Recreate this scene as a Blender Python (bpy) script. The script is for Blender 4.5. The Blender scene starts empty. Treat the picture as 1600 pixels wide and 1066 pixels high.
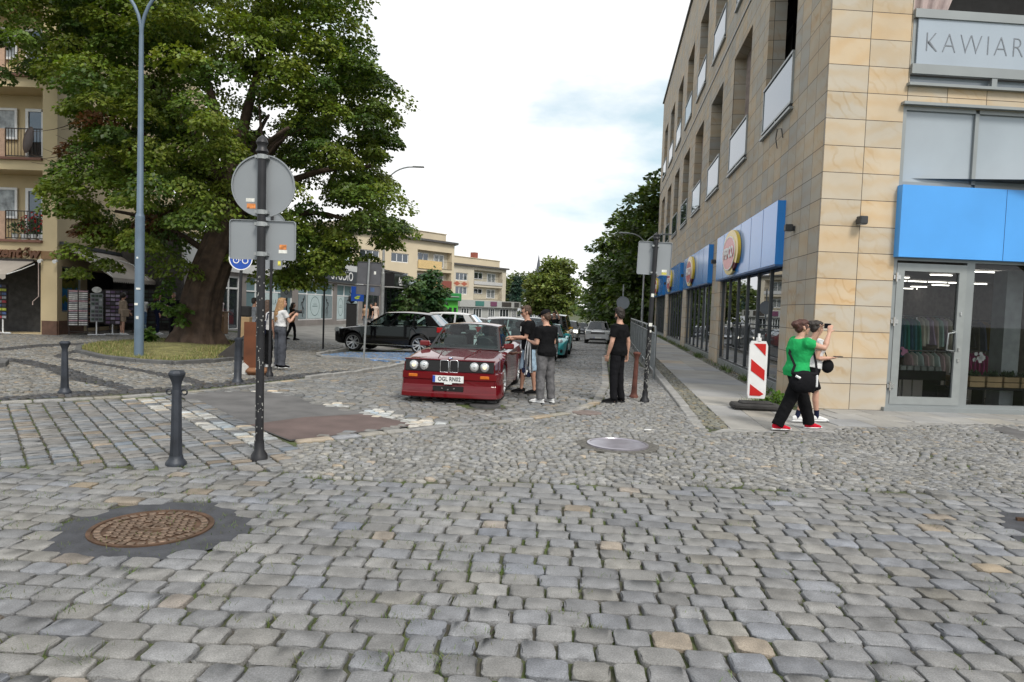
import bpy, bmesh, math, random
import numpy as np
from mathutils import Vector, Matrix
rad = math.radians
random.seed(7)
RNG = np.random.default_rng(11)
scene = bpy.context.scene
COL = scene.collection

# ------------------------------------------------------------------ camera
CAM_H, FPX, PITCH, ROLL = 1.65, 1080.0, rad(2.86), 0.035
_fwd = Vector((0, math.cos(PITCH), -math.sin(PITCH)))
_up0 = Vector((0, math.sin(PITCH), math.cos(PITCH)))
_r0 = Vector((1, 0, 0))
_right = math.cos(ROLL) * _r0 + math.sin(ROLL) * _up0
_up = -math.sin(ROLL) * _r0 + math.cos(ROLL) * _up0
cd = bpy.data.cameras.new('camera')
cd.sensor_width = 36.0
cd.lens = FPX / 1600 * 36
cd.clip_start, cd.clip_end = 0.1, 3000
cam = bpy.data.objects.new('camera', cd)
m = Matrix.Identity(4)
for i in range(3):
    m[i][0], m[i][1], m[i][2] = _right[i], _up[i], -_fwd[i]
m[2][3] = CAM_H
cam.matrix_world = m
COL.objects.link(cam)
scene.camera = cam

# ------------------------------------------------------------------ world, sun, exposure
SUN_EL, SUN_AZ = rad(48), rad(152)          # azimuth clockwise from +Y: behind the viewer, a little to the right
w = bpy.data.worlds.new('World'); scene.world = w; w.use_nodes = True
nt = w.node_tree; nt.nodes.clear()
N = nt.nodes.new; L = nt.links.new
out = N('ShaderNodeOutputWorld')
sky = N('ShaderNodeTexSky'); sky.sky_type = 'NISHITA'; sky.sun_disc = False
sky.sun_elevation = SUN_EL; sky.sun_rotation = SUN_AZ; sky.air_density = 1.0; sky.dust_density = 2.0
bg1 = N('ShaderNodeBackground'); bg1.inputs[1].default_value = 0.098
pal = N('ShaderNodeMix'); pal.data_type = 'RGBA'; pal.inputs[0].default_value = .62; pal.inputs[7].default_value = (5.0, 6.3, 6.5, 1)   # thin high veil over the blue
L(sky.outputs[0], pal.inputs[6]); L(pal.outputs[2], bg1.inputs[0])
bg2 = N('ShaderNodeBackground'); bg2.inputs[1].default_value = 0.76
tc = N('ShaderNodeTexCoord'); mp = N('ShaderNodeMapping'); mp.inputs['Scale'].default_value = (1, 1, 2.6)
mp.inputs['Location'].default_value = (0.35, 0.0, 0.12)
L(tc.outputs['Generated'], mp.inputs[0])
n1 = N('ShaderNodeTexNoise'); n1.inputs['Scale'].default_value = 2.3; n1.inputs['Detail'].default_value = 7; n1.inputs['Roughness'].default_value = .55
L(mp.outputs[0], n1.inputs['Vector'])
r1 = N('ShaderNodeValToRGB'); r1.color_ramp.elements[0].position = .38; r1.color_ramp.elements[1].position = .52
L(n1.outputs['Fac'], r1.inputs[0])
n2 = N('ShaderNodeTexNoise'); n2.inputs['Scale'].default_value = 4.5; n2.inputs['Detail'].default_value = 6
L(mp.outputs[0], n2.inputs['Vector'])
r2 = N('ShaderNodeValToRGB'); r2.color_ramp.elements[0].color = (.93, .95, .97, 1); r2.color_ramp.elements[1].color = (1, 1, 1, 1)
r2.color_ramp.elements[0].position = .35; r2.color_ramp.elements[1].position = .55
L(n2.outputs['Fac'], r2.inputs[0]); L(r2.outputs[0], bg2.inputs[0])
mx = N('ShaderNodeMixShader')
L(r1.outputs[0], mx.inputs[0]); L(bg1.outputs[0], mx.inputs[1]); L(bg2.outputs[0], mx.inputs[2]); L(mx.outputs[0], out.inputs[0])
sl = bpy.data.lights.new('sun', 'SUN'); sl.energy = 1.8; sl.angle = rad(16); sl.color = (1, .95, .86)
so = bpy.data.objects.new('sun', sl); COL.objects.link(so)
sd = Vector((math.sin(SUN_AZ) * math.cos(SUN_EL), math.cos(SUN_AZ) * math.cos(SUN_EL), math.sin(SUN_EL)))
so.rotation_euler = sd.to_track_quat('Z', 'Y').to_euler(); so.location = sd * 60
vs = scene.view_settings
vs.view_transform = 'Standard'; vs.look = 'None'; vs.exposure = 0.66; vs.gamma = 1; vs.use_curve_mapping = False

# ------------------------------------------------------------------ placing helpers
def ray(px, py):
    return _fwd * FPX + _right * (px - 800) - _up * (py - 533)
def at(px, py, z=0.0):                       # the point of the level z seen at a photo pixel
    d = ray(px, py); t = (z - CAM_H) / d.z
    return Vector((d.x * t, d.y * t, z))
def atY(px, py, Y):                          # the point at distance Y seen at a photo pixel
    d = ray(px, py); t = Y / d.y
    return Vector((d.x * t, Y, CAM_H + d.z * t))
SL = 0.135                                   # the street runs along (SL, 1)
def gz_np(x, y):
    s = x - SL * y
    wgt = np.clip((s + 17) / 8, 0, 1) * .85 + .15
    return -np.clip(y - 14, 0, 140) * .022 * wgt
def gz(x, y): return float(gz_np(np.array([x]), np.array([y]))[0])
def sxy(s, y): return (s + SL * y, y)
def dirv(az): a = rad(az); return Vector((math.sin(a), math.cos(a), 0))

# ------------------------------------------------------------------ scene-graph helpers
def tag(o, label=None, cat=None, group=None, kind=None):
    if label: o['label'] = label
    if cat: o['category'] = cat
    if group: o['group'] = group
    if kind: o['kind'] = kind
    return o
def thing(name, label, cat, loc=(0, 0, 0), rz=0.0, group=None):
    o = bpy.data.objects.new(name, None); COL.objects.link(o)
    o.empty_display_size = .1
    o.location = loc; o.rotation_euler = (0, 0, rz)
    return tag(o, label, cat, group)
def copy_tree(o, parent=None):
    c = o.copy(); COL.objects.link(c)
    if parent: c.parent = parent
    for ch in list(o.children): copy_tree(ch, c)
    return c

class MB:
    """collects verts / faces, built as ONE mesh object"""
    def __init__(s): s.v = []; s.f = []; s.mi = []; s.cur = 0
    def add(s, vs, fs):
        b = len(s.v); s.v.extend([tuple(p) for p in vs]); s.f.extend([tuple(i + b for i in f) for f in fs]); s.mi.extend([s.cur] * len(fs))
    def quad(s, *p): s.add(p, [tuple(range(len(p)))])
    def box(s, c, d, rz=0.0, bev=0.0):
        x, y, z = d[0] / 2, d[1] / 2, d[2] / 2
        if bev > 0:
            b = min(bev, x * .9, y * .9, z * .9); P = []
            for k, (zz, i) in enumerate(((-z, b), (-z + b, 0), (z - b, 0), (z, b))):
                for (sx, sy) in ((-1, -1), (1, -1), (1, 1), (-1, 1)):
                    for q in (0, 1):
                        # two verts per corner (chamfered plan)
                        if (q == 0) == (sx * sy > 0): P.append((sx * (x - i), sy * (y - b - (i * .0)) if i == 0 else sy * (y - b), zz))
                        else: P.append((sx * (x - b), sy * (y - i), zz))
            F = []
            for k in range(3):
                for j in range(8): F.append((k * 8 + j, k * 8 + (j + 1) % 8, (k + 1) * 8 + (j + 1) % 8, (k + 1) * 8 + j))
            F.append(tuple(range(7, -1, -1))); F.append(tuple(range(24, 32)))
        else:
            P = [(sx * x, sy * y, sz * z) for sz in (-1, 1) for (sx, sy) in ((-1, -1), (1, -1), (1, 1), (-1, 1))]
            F = [(3, 2, 1, 0), (4, 5, 6, 7), (0, 1, 5, 4), (1, 2, 6, 5), (2, 3, 7, 6), (3, 0, 4, 7)]
        ca, sa = math.cos(rz), math.sin(rz)
        s.add([(c[0] + p[0] * ca - p[1] * sa, c[1] + p[0] * sa + p[1] * ca, c[2] + p[2]) for p in P], F)
    def tube(s, pts, radii, n=10, flat=None, cap=True, up=(0, 0, 1)):
        """tube through pts; radii a number, one per point, or (a,b) ellipse pairs; flat = side vector for the a axis"""
        pts = [Vector(p) for p in pts]; k = len(pts)
        if not hasattr(radii, '__len__'): radii = [radii] * k
        ref = Vector(flat) if flat is not None else None
        V = []; prev = None
        for i, p in enumerate(pts):
            t = (pts[min(i + 1, k - 1)] - pts[max(i - 1, 0)])
            t = t.normalized() if t.length > 1e-9 else Vector((0, 0, 1))
            a = ref if ref is not None else prev
            if a is None: a = Vector((1, 0, 0)) if abs(t.x) < .8 else Vector((0, 1, 0))
            a = a - t * a.dot(t)
            if a.length < 1e-5:
                a = Vector((0, 1, 0)) - t * t.y
            a.normalize(); prev = a; b = t.cross(a)
            ra, rb = radii[i] if hasattr(radii[i], '__len__') else (radii[i], radii[i])
            for j in range(n):
                th = 2 * math.pi * j / n
                V.append(p + a * (ra * math.cos(th)) + b * (rb * math.sin(th)))
        F = [(i * n + j, i * n + (j + 1) % n, (i + 1) * n + (j + 1) % n, (i + 1) * n + j) for i in range(k - 1) for j in range(n)]
        if cap: F.append(tuple(range(n - 1, -1, -1))); F.append(tuple((k - 1) * n + j for j in range(n)))
        s.add(V, F)
    def lathe(s, prof, n=20, M=None, cap=True):
        V = [Vector((r * math.cos(2 * math.pi * j / n), r * math.sin(2 * math.pi * j / n), z)) for r, z in prof for j in range(n)]
        if M is not None: V = [M @ v for v in V]
        k = len(prof)
        F = [(i * n + j, i * n + (j + 1) % n, (i + 1) * n + (j + 1) % n, (i + 1) * n + j) for i in range(k - 1) for j in range(n)]
        if cap: F.append(tuple(range(n - 1, -1, -1))); F.append(tuple((k - 1) * n + j for j in range(n)))
        s.add(V, F)
    def ball(s, c, r, n=10, k=7, M=None):
        rx, ry, rz = r if hasattr(r, '__len__') else (r, r, r)
        V = []; c = Vector(c)
        for i in range(1, k):
            a = math.pi * i / k
            for j in range(n):
                b = 2 * math.pi * j / n
                d = Vector((rx * math.sin(a) * math.cos(b), ry * math.sin(a) * math.sin(b), -rz * math.cos(a)))
                V.append(c + (M @ d if M is not None else d))
        d0 = Vector((0, 0, -rz)); d1 = Vector((0, 0, rz))
        V.append(c + (M @ d0 if M is not None else d0)); V.append(c + (M @ d1 if M is not None else d1))
        F = [(i * n + j, i * n + (j + 1) % n, (i + 1) * n + (j + 1) % n, (i + 1) * n + j) for i in range(k - 2) for j in range(n)]
        lo, hi = (k - 1) * n, (k - 1) * n + 1
        F += [(lo, (j + 1) % n, j) for j in range(n)] + [((k - 2) * n + j, (k - 2) * n + (j + 1) % n, hi) for j in range(n)]
        s.add(V, F)
    def prism(s, poly, d, M=None):
        """poly of (x,z) extruded from y=0 to y=d, then M"""
        n = len(poly)
        V = [Vector((x, 0, z)) for x, z in poly] + [Vector((x, d, z)) for x, z in poly]
        if M is not None: V = [M @ v for v in V]
        s.add(V, [tuple(range(n)), tuple(range(2 * n - 1, n - 1, -1))] + [(i, i + n, (i + 1) % n + n, (i + 1) % n) for i in range(n)])
    def build(s, name, mats, parent=None, smooth=None, M=None):
        me = bpy.data.meshes.new(name)
        v = s.v if M is None else [tuple(M @ Vector(p)) for p in s.v]
        me.from_pydata(v, [], s.f)
        if not isinstance(mats, (list, tuple)): mats = [mats]
        for mm in mats: me.materials.append(mm)
        if len(mats) > 1: me.polygons.foreach_set('material_index', s.mi)
        if smooth is not None:
            me.polygons.foreach_set('use_smooth', [True] * len(me.polygons))
            if smooth < 180: me.set_sharp_from_angle(angle=rad(smooth))
        me.update()
        o = bpy.data.objects.new(name, me); COL.objects.link(o)
        if parent: o.parent = parent
        return o

def np_mesh(name, V, F, mats, colors=None, smooth=False, parent=None, kind=None, nv=4):
    """big mesh from numpy arrays, every face with nv corners"""
    me = bpy.data.meshes.new(name)
    nF = len(F)
    me.vertices.add(len(V)); me.vertices.foreach_set('co', np.ascontiguousarray(V, dtype=np.float32).ravel())
    me.loops.add(nF * nv); me.loops.foreach_set('vertex_index', np.ascontiguousarray(F, dtype=np.int32).ravel())
    me.polygons.add(nF); me.polygons.foreach_set('loop_start', np.arange(0, nF * nv, nv, dtype=np.int32))
    me.polygons.foreach_set('use_smooth', np.full(nF, bool(smooth)))
    if colors is not None:
        ca = me.color_attributes.new('Col', 'FLOAT_COLOR', 'POINT')
        c4 = np.ones((len(V), 4), np.float32); c4[:, :3] = colors
        ca.data.foreach_set('color', c4.ravel())
    for mm in (mats if isinstance(mats, (list, tuple)) else [mats]): me.materials.append(mm)
    me.update(calc_edges=True); me.validate()
    o = bpy.data.objects.new(name, me); COL.objects.link(o)
    if parent: o.parent = parent
    if kind: o['kind'] = kind
    return o

# ------------------------------------------------------------------ materials
MATS = {}
def mat(name, col, rough=.6, metal=0.0, var=.12, scale=6.0, bump=0.0, bscale=60.0, spec=.5, coat=0.0, attr=False, emit=None, trans=0.0):
    if name in MATS: return MATS[name]
    M = bpy.data.materials.new(name); M.use_nodes = True
    t = M.node_tree; b = t.nodes['Principled BSDF']; n = t.nodes.new; l = t.links.new
    b.inputs['Roughness'].default_value = rough; b.inputs['Metallic'].default_value = metal
    b.inputs['Specular IOR Level'].default_value = spec; b.inputs['Coat Weight'].default_value = coat
    b.inputs['Coat Roughness'].default_value = .04
    tcn = n('ShaderNodeTexCoord'); nz = n('ShaderNodeTexNoise'); nz.inputs['Scale'].default_value = scale; nz.inputs['Detail'].default_value = 5
    l(tcn.outputs['Object'], nz.inputs['Vector'])
    hs = n('ShaderNodeHueSaturation')
    mr = n('ShaderNodeMapRange'); mr.inputs['To Min'].default_value = 1 - var * 1.6; mr.inputs['To Max'].default_value = 1 + var * 1.6
    mr.inputs['From Min'].default_value = .25; mr.inputs['From Max'].default_value = .75
    l(nz.outputs['Fac'], mr.inputs['Value']); l(mr.outputs[0], hs.inputs['Value'])
    if attr:
        at_ = n('ShaderNodeAttribute'); at_.attribute_name = 'Col'; l(at_.outputs['Color'], hs.inputs['Color'])
    else: hs.inputs['Color'].default_value = (*col, 1)
    l(hs.outputs[0], b.inputs['Base Color'])
    if bump:
        n3 = n('ShaderNodeTexNoise'); n3.inputs['Scale'].default_value = bscale; n3.inputs['Detail'].default_value = 4
        l(tcn.outputs['Object'], n3.inputs['Vector'])
        bp = n('ShaderNodeBump'); bp.inputs['Strength'].default_value = bump; bp.inputs['Distance'].default_value = .01
        l(n3.outputs['Fac'], bp.inputs['Height']); l(bp.outputs[0], b.inputs['Normal'])
    if emit:
        b.inputs['Emission Color'].default_value = (*emit[0], 1); b.inputs['Emission Strength'].default_value = emit[1]
    MATS[name] = M
    return M
def glass(name, tint=(.75, .8, .8), through=.85, ior=1.5, rough=.0, boost=1.6):
    """thin pane: fresnel mirror over a tinted see-through layer"""
    if name in MATS: return MATS[name]
    M = bpy.data.materials.new(name); M.use_nodes = True
    t = M.node_tree; t.nodes.clear(); n = t.nodes.new; l = t.links.new
    o = n('ShaderNodeOutputMaterial'); mx = n('ShaderNodeMixShader'); tr = n('ShaderNodeBsdfTransparent'); gl = n('ShaderNodeBsdfGlossy')
    tr.inputs[0].default_value = (*[c * through for c in tint], 1); gl.inputs['Roughness'].default_value = rough
    gl.inputs[0].default_value = (.95, .97, 1, 1)
    fr = n('ShaderNodeFresnel'); fr.inputs[0].default_value = ior
    mr = n('ShaderNodeMath'); mr.operation = 'MULTIPLY'; mr.inputs[1].default_value = boost; mr.use_clamp = True
    l(fr.outputs[0], mr.inputs[0])
    l(mr.outputs[0], mx.inputs[0]); l(tr.outputs[0], mx.inputs[1]); l(gl.outputs[0], mx.inputs[2]); l(mx.outputs[0], o.inputs[0])
    MATS[name] = M
    return M
def mirror_glass(name, col=(.03, .035, .04), ior=1.9):
    """pane with a dark backing: mostly mirrors the street"""
    M = mat(name, col, rough=.03, var=.05, spec=.9)
    M.node_tree.nodes['Principled BSDF'].inputs['IOR'].default_value = ior
    M.node_tree.nodes['Principled BSDF'].inputs['Specular Tint'].default_value = (.80, .89, 1, 1)  # blue tint put into the reflection, imitating a bluer, clouded sky
    return M
def nodes_of(M): return M.node_tree, M.node_tree.nodes['Principled BSDF'], M.node_tree.nodes.new, M.node_tree.links.new

def text(name, s, size, matl, parent=None, loc=(0, 0, 0), rot=(0, 0, 0), ext=.004, sx=1.0, align='CENTER', shear=0.0, bold=0.0, spacing=1.0):
    c = bpy.data.curves.new(name, 'FONT'); c.body = s; c.size = size; c.extrude = ext; c.align_x = align; c.align_y = 'CENTER'
    c.shear = shear; c.offset = bold; c.space_character = spacing; c.resolution_u = 4
    tmp = bpy.data.objects.new(name, c)
    me = bpy.data.meshes.new_from_object(tmp); me.name = name
    bpy.data.objects.remove(tmp); bpy.data.curves.remove(c)
    me.materials.clear(); me.materials.append(matl)
    o = bpy.data.objects.new(name, me); COL.objects.link(o)
    o.location = loc; o.rotation_euler = rot; o.scale = (sx, 1, 1)
    if parent: o.parent = parent
    return o
# ================================================================== GROUND
M_JOINT = mat('joint_soil', (.075, .068, .052), rough=.95, var=.3, scale=3, bump=.6, bscale=45)
_t, _b, _n, _l = nodes_of(M_JOINT)
_tc = _n('ShaderNodeTexCoord'); _z = _n('ShaderNodeTexNoise'); _z.inputs['Scale'].default_value = 1.6; _z.inputs['Detail'].default_value = 6; _z.inputs['Roughness'].default_value = .7
_l(_tc.outputs['Object'], _z.inputs['Vector'])
_r = _n('ShaderNodeValToRGB'); _r.color_ramp.elements[0].position = .42; _r.color_ramp.elements[1].position = .56
_r.color_ramp.elements[0].color = (.062, .056, .045, 1); _r.color_ramp.elements[1].color = (.06, .082, .02, 1)
_l(_z.outputs['Fac'], _r.inputs[0])
for lk in list(_b.inputs['Base Color'].links):
    hs = lk.from_node; _l(_r.outputs[0], hs.inputs['Color'])
M_SETT = mat('granite_setts', (.2, .2, .2), rough=.62, var=.16, scale=9, bump=.5, bscale=150, attr=True, spec=.45)
# damp patches and grime on the stones
_t, _b, _n, _l = nodes_of(M_SETT)
_tc = _n('ShaderNodeTexCoord'); _z = _n('ShaderNodeTexNoise'); _z.inputs['Scale'].default_value = .55; _z.inputs['Detail'].default_value = 6
_l(_tc.outputs['Object'], _z.inputs['Vector'])
_mr = _n('ShaderNodeMapRange'); _mr.inputs['From Min'].default_value = .35; _mr.inputs['From Max'].default_value = .65
_mr.inputs['To Min'].default_value = .42; _mr.inputs['To Max'].default_value = .72; _l(_z.outputs['Fac'], _mr.inputs['Value']); _l(_mr.outputs[0], _b.inputs['Roughness'])
_z2 = _n('ShaderNodeTexNoise'); _z2.inputs['Scale'].default_value = 130; _z2.inputs['Detail'].default_value = 3
_l(_tc.outputs['Object'], _z2.inputs['Vector'])
_mr2 = _n('ShaderNodeMapRange'); _mr2.inputs['From Min'].default_value = .3; _mr2.inputs['From Max'].default_value = .7; _mr2.inputs['To Min'].default_value = .7; _mr2.inputs['To Max'].default_value = 1.3
_l(_z2.outputs['Fac'], _mr2.inputs['Value'])
_mm = _n('ShaderNodeMix'); _mm.data_type = 'RGBA'; _mm.blend_type = 'MULTIPLY'; _mm.inputs[0].default_value = 1
_src = _b.inputs['Base Color'].links[0].from_socket
_l(_src, _mm.inputs[6]); _l(_mr2.outputs[0], _mm.inputs[7]); _l(_mm.outputs[2], _b.inputs['Base Color'])

_z3 = _n('ShaderNodeTexNoise'); _z3.inputs['Scale'].default_value = .9; _z3.inputs['Detail'].default_value = 5; _z3.inputs['Roughness'].default_value = .65
_l(_tc.outputs['Object'], _z3.inputs['Vector'])
_mr3 = _n('ShaderNodeMapRange'); _mr3.inputs['From Min'].default_value = .32; _mr3.inputs['From Max'].default_value = .68; _mr3.inputs['To Min'].default_value = .82; _mr3.inputs['To Max'].default_value = 1.16
_l(_z3.outputs['Fac'], _mr3.inputs['Value'])
_m3 = _n('ShaderNodeMix'); _m3.data_type = 'RGBA'; _m3.blend_type = 'MULTIPLY'; _m3.inputs[0].default_value = 1
_l(_mm.outputs[2], _m3.inputs[6]); _l(_mr3.outputs[0], _m3.inputs[7]); _l(_m3.outputs[2], _b.inputs['Base Color'])

# one sheet to the horizon, following the fall of the street
xs = np.unique(np.concatenate([np.linspace(-1500, -60, 12), np.linspace(-60, 60, 81), np.linspace(60, 1500, 12)]))
ys = np.unique(np.concatenate([np.linspace(-200, 0, 5), np.linspace(0, 160, 81), np.linspace(160, 2500, 16)]))
X, Y = np.meshgrid(xs, ys); Z = gz_np(X, Y) - .026
V = np.stack([X.ravel(), Y.ravel(), Z.ravel()], 1); nx, ny = len(xs), len(ys)
ii = np.arange(nx - 1)[None, :] + np.arange(ny - 1)[:, None] * nx
Fq = np.stack([ii, ii + 1, ii + nx + 1, ii + nx], -1).reshape(-1, 4)
np_mesh('ground', V, Fq, M_JOINT, kind='structure')

def inside(P, poly):
    x, y = P[:, 0], P[:, 1]; r = np.zeros(len(P), bool); n = len(poly); j = n - 1
    for i in range(n):
        xi, yi = poly[i]; xj, yj = poly[j]
        c = ((yi > y) != (yj > y)) & (x < (xj - xi) * (y - yi) / ((yj - yi) if yj != yi else 1e-9) + xi)
        r ^= c; j = i
    return r
def poly_px(*pts): return [tuple(at(*p).xy) for p in pts]

def _tmpl_small():
    ring = [(-.5, -.38), (-.38, -.5), (.38, -.5), (.5, -.38), (.5, .38), (.38, .5), (-.38, .5), (-.5, .38)]
    V = [(x * .80, y * .80, 0) for x, y in ring] + [(x, y, -.012) for x, y in ring] + [(x, y, -.055) for x, y in ring]
    F = [(0, 1, 2, 7), (2, 3, 6, 7), (3, 4, 5, 6)]
    for k in (0, 1):
        for j in range(8):
            a, b = k * 8 + j, k * 8 + (j + 1) % 8; F.append((a, a + 8, b + 8, b))
    return np.array(V), np.array(F)[:, ::-1] if False else np.array(F)
def _tmpl_big():
    n = 16; V = []; F = []
    ANG = [math.pi / 2 * q + math.pi / 4 + d for q in range(4) for d in (-.55, -.13, .13, .55)]
    def sq(t, e=12.0):
        c, s_ = math.cos(t), math.sin(t); q = (abs(c) ** e + abs(s_) ** e) ** (-1 / e); return .5 * c * q, .5 * s_ * q
    rings = [(.925, 0), (.97, -.002), (.993, -.008), (1.0, -.02), (1.0, -.06)]
    for s_, z in rings:
        for j in range(n):
            x, y = sq(ANG[j]); V.append((x * s_, y * s_, z))
    for k in range(len(rings) - 1):
        for j in range(n):
            a, b = k * n + j, k * n + (j + 1) % n; F.append((a, a + n, b + n, b))
    # top closed with quads
    for j in range(0, n // 2 - 1): F.append((j, j + 1, n - 2 - j, n - 1 - j))
    return np.array(V), np.array(F)

def setts(name, C, ang, size, col, tmpl='small', wob=.0, tilt=.0, zoff=0.0, kind='structure', hfun=gz_np, smooth=True):
    T, F = _tmpl_small() if tmpl == 'small' else _tmpl_big()
    n, m = len(C), len(T)
    sz = np.asarray(size); P = np.repeat(T[None], n, 0).astype(np.float64)
    P[:, :, 0] *= sz[:, None, 0]; P[:, :, 1] *= sz[:, None, 1]
    if wob:
        P[:, :, :2] += RNG.normal(0, wob, (n, m, 2)); P[:, :, 2] += RNG.normal(0, wob * .32, (n, m))
        # skewed corners
        sk = RNG.normal(0, wob * 2.2, (n, 2)); P[:, :, 0] += P[:, :, 1] / sz[:, None, 1] * sk[:, None, 0]; P[:, :, 1] += P[:, :, 0] / sz[:, None, 0] * sk[:, None, 1]
    if tilt:
        tl = RNG.normal(0, tilt, (n, 2)); P[:, :, 2] += P[:, :, 0] * tl[:, None, 0] + P[:, :, 1] * tl[:, None, 1]
        P[:, :, 2] += RNG.normal(0, tilt * .06, n)[:, None]
    ca, sa = np.cos(ang)[:, None], np.sin(ang)[:, None]
    x = P[:, :, 0] * ca - P[:, :, 1] * sa + C[:, None, 0]; y = P[:, :, 0] * sa + P[:, :, 1] * ca + C[:, None, 1]
    z = P[:, :, 2] + hfun(x, y) + zoff
    V = np.stack([x, y, z], -1).reshape(-1, 3)
    FF = (F[None] + (np.arange(n) * m)[:, None, None]).reshape(-1, 4)
    cols = np.repeat(col, m, 0)
    return np_mesh(name, V, FF, M_SETT, cols, smooth, kind=kind)

def grid_rows(poly, az, row, colw, jit=.12, bond=True, skewf=0.0, curve=None):
    """courses across the direction az: returns centres, angles, sizes"""
    a = rad(az); e2 = np.array([math.sin(a), math.cos(a)]); e1 = np.array([e2[1], -e2[0]])
    P = np.array(poly); c0 = P.mean(0); u = (P - c0) @ e1; v = (P - c0) @ e2
    C, A, S = [], [], []
    vv = v.min() - row
    while vv < v.max() + row:
        h = row * RNG.uniform(1 - jit * .5, 1 + jit * .5)
        uu = u.min() - colw * RNG.uniform(0, 1)
        ws = colw * np.clip(RNG.normal(1, jit, int((u.max() - u.min()) / colw * 1.3) + 6), .6, 1.5)
        ed = uu + np.concatenate([[0], np.cumsum(ws)]); cu = (ed[:-1] + ed[1:]) / 2
        yv = vv + h / 2 + (curve(cu) if curve else 0)
        C.append(c0 + cu[:, None] * e1 + (np.zeros_like(cu) + yv)[:, None] * e2); S.append(np.stack([ws, np.full_like(ws, h)], 1)); A.append(np.full_like(ws, -a))
        vv += h
    C, A, S = np.concatenate(C), np.concatenate(A), np.concatenate(S)
    k = inside(C, poly)
    return C[k], A[k], S[k]
def fans(poly, az, row, colw, W, amp, jit=.15):
    a = rad(az); e2 = np.array([math.sin(a), math.cos(a)]); e1 = np.array([e2[1], -e2[0]])
    P = np.array(poly); c0 = P.mean(0); u = (P - c0) @ e1; v = (P - c0) @ e2
    C, A, S = [], [], []
    for j in range(int((v.max() - v.min() + amp * 2) / row) + 2):
        ws = colw * np.clip(RNG.normal(1, jit, int((u.max() - u.min()) / colw * 1.15) + 4), .6, 1.5)
        ed = u.min() - RNG.uniform(0, colw) + np.concatenate([[0], np.cumsum(ws)]); cu = (ed[:-1] + ed[1:]) / 2
        ph = ((cu / W) % 1.0) - .5
        off = amp * (1 - 4 * ph ** 2); sl = -amp * 8 * ph / W
        C.append(c0 + cu[:, None] * e1 + (v.min() - amp + j * row + off + RNG.normal(0, .006, len(cu)))[:, None] * e2)
        S.append(np.stack([ws, np.full_like(ws, row)], 1)); A.append(np.arctan(sl) - a + RNG.normal(0, .07, len(cu)))
    C, A, S = np.concatenate(C), np.concatenate(A), np.concatenate(S)
    k = inside(C, poly)
    return C[k], A[k], S[k]
def tones(n, base, spread=.13, warm=.06, cool=.05, tan=.05):
    b = np.array(base)[None] * np.clip(RNG.normal(1, spread, (n, 1)), .6, 1.5)
    hue = RNG.normal(0, 1, (n, 1)); b = b * (1 + hue * np.array([[warm, .01, -cool]]))
    k = RNG.random(n) < tan
    b[k] = b[k] * np.array([1.28, 1.10, .90])
    return np.clip(b, .01, 1)

# ---- patches that interrupt the paving
MH1 = at(238, 824); MH2 = at(965, 695)
def clear_disc(C, c, r): return np.hypot(C[:, 0] - c.x, C[:, 1] - c.y) > r
DRAIN = [tuple(at(*p).xy) for p in ((1546, 797), (1660, 802), (1680, 856), (1598, 854))]

# foreground: large bluish granite setts
P_FORE = [(-9, 2.0), (9.5, 2.0), (9.5, 6.95)] + poly_px((1600, 771), (1300, 766), (1000, 758), (800, 753), (640, 752), (520, 748), (440, 738), (330, 735), (200, 730), (60, 728), (0, 729)) + [(-9, 6.7)]
C, A, S = grid_rows(P_FORE, 3.5, .172, .212, jit=.13, curve=lambda u: .03 * np.sin(u * 1.1) + .012 * u)
k = clear_disc(C, MH1, .615) & ~inside(C, DRAIN); C, A, S = C[k], A[k], S[k]
S = S - np.stack([RNG.uniform(.008, .030, len(S)), RNG.uniform(.006, .017, len(S))], 1)
setts('plaza_setts', C, A, S, tones(len(C), (.190, .190, .192), .085, .03, .035, .03), 'big', wob=.0030, tilt=.010)

# crossing on the left: courses running away from the viewer
P_LEFT = [(-9.6, 6.75)] + poly_px((0, 727), (60, 726), (200, 728), (330, 733), (438, 735), (470, 700), (450, 684), (345, 641), (283, 618), (190, 623), (100, 628), (0, 632)) + [(-14, 10.6), (-14, 7)]
WHITE = [poly_px(*q) for q in (((192, 622), (232, 618), (272, 626), (225, 630)), ((228, 633), (266, 630), (276, 640), (240, 642)), ((268, 645), (305, 641), (342, 652), (288, 656)),
    ((302, 663), (350, 656), (396, 668), (340, 674)), ((358, 680), (405, 670), (446, 684), (396, 694)), ((384, 612), (420, 609), (446, 615), (408, 617)), ((424, 622), (460, 618), (478, 627), (445, 629)),
    ((492, 632), (528, 628), (548, 635), (508, 638)), ((545, 642), (600, 638), (630, 650), (572, 654)), ((622, 656), (668, 652), (705, 664), (655, 669)))]
C, A, S = grid_rows(P_LEFT, -37 + 90, .205, .15, jit=.14, curve=lambda u: .02 * u * 0 + .05 * np.sin(u * .5))
S = S - np.stack([RNG.uniform(.006, .016, len(S)), RNG.uniform(.016, .034, len(S))], 1)
col = tones(len(C), (.19, .19, .192), .11, .05, .04, .08)
for q in WHITE:
    kk = inside(C, q); col[kk] = tones(int(kk.sum()), (.40, .395, .375), .14)
setts('crossing_setts', C, A, S, col, 'big', wob=.004, tilt=.02)

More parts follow.
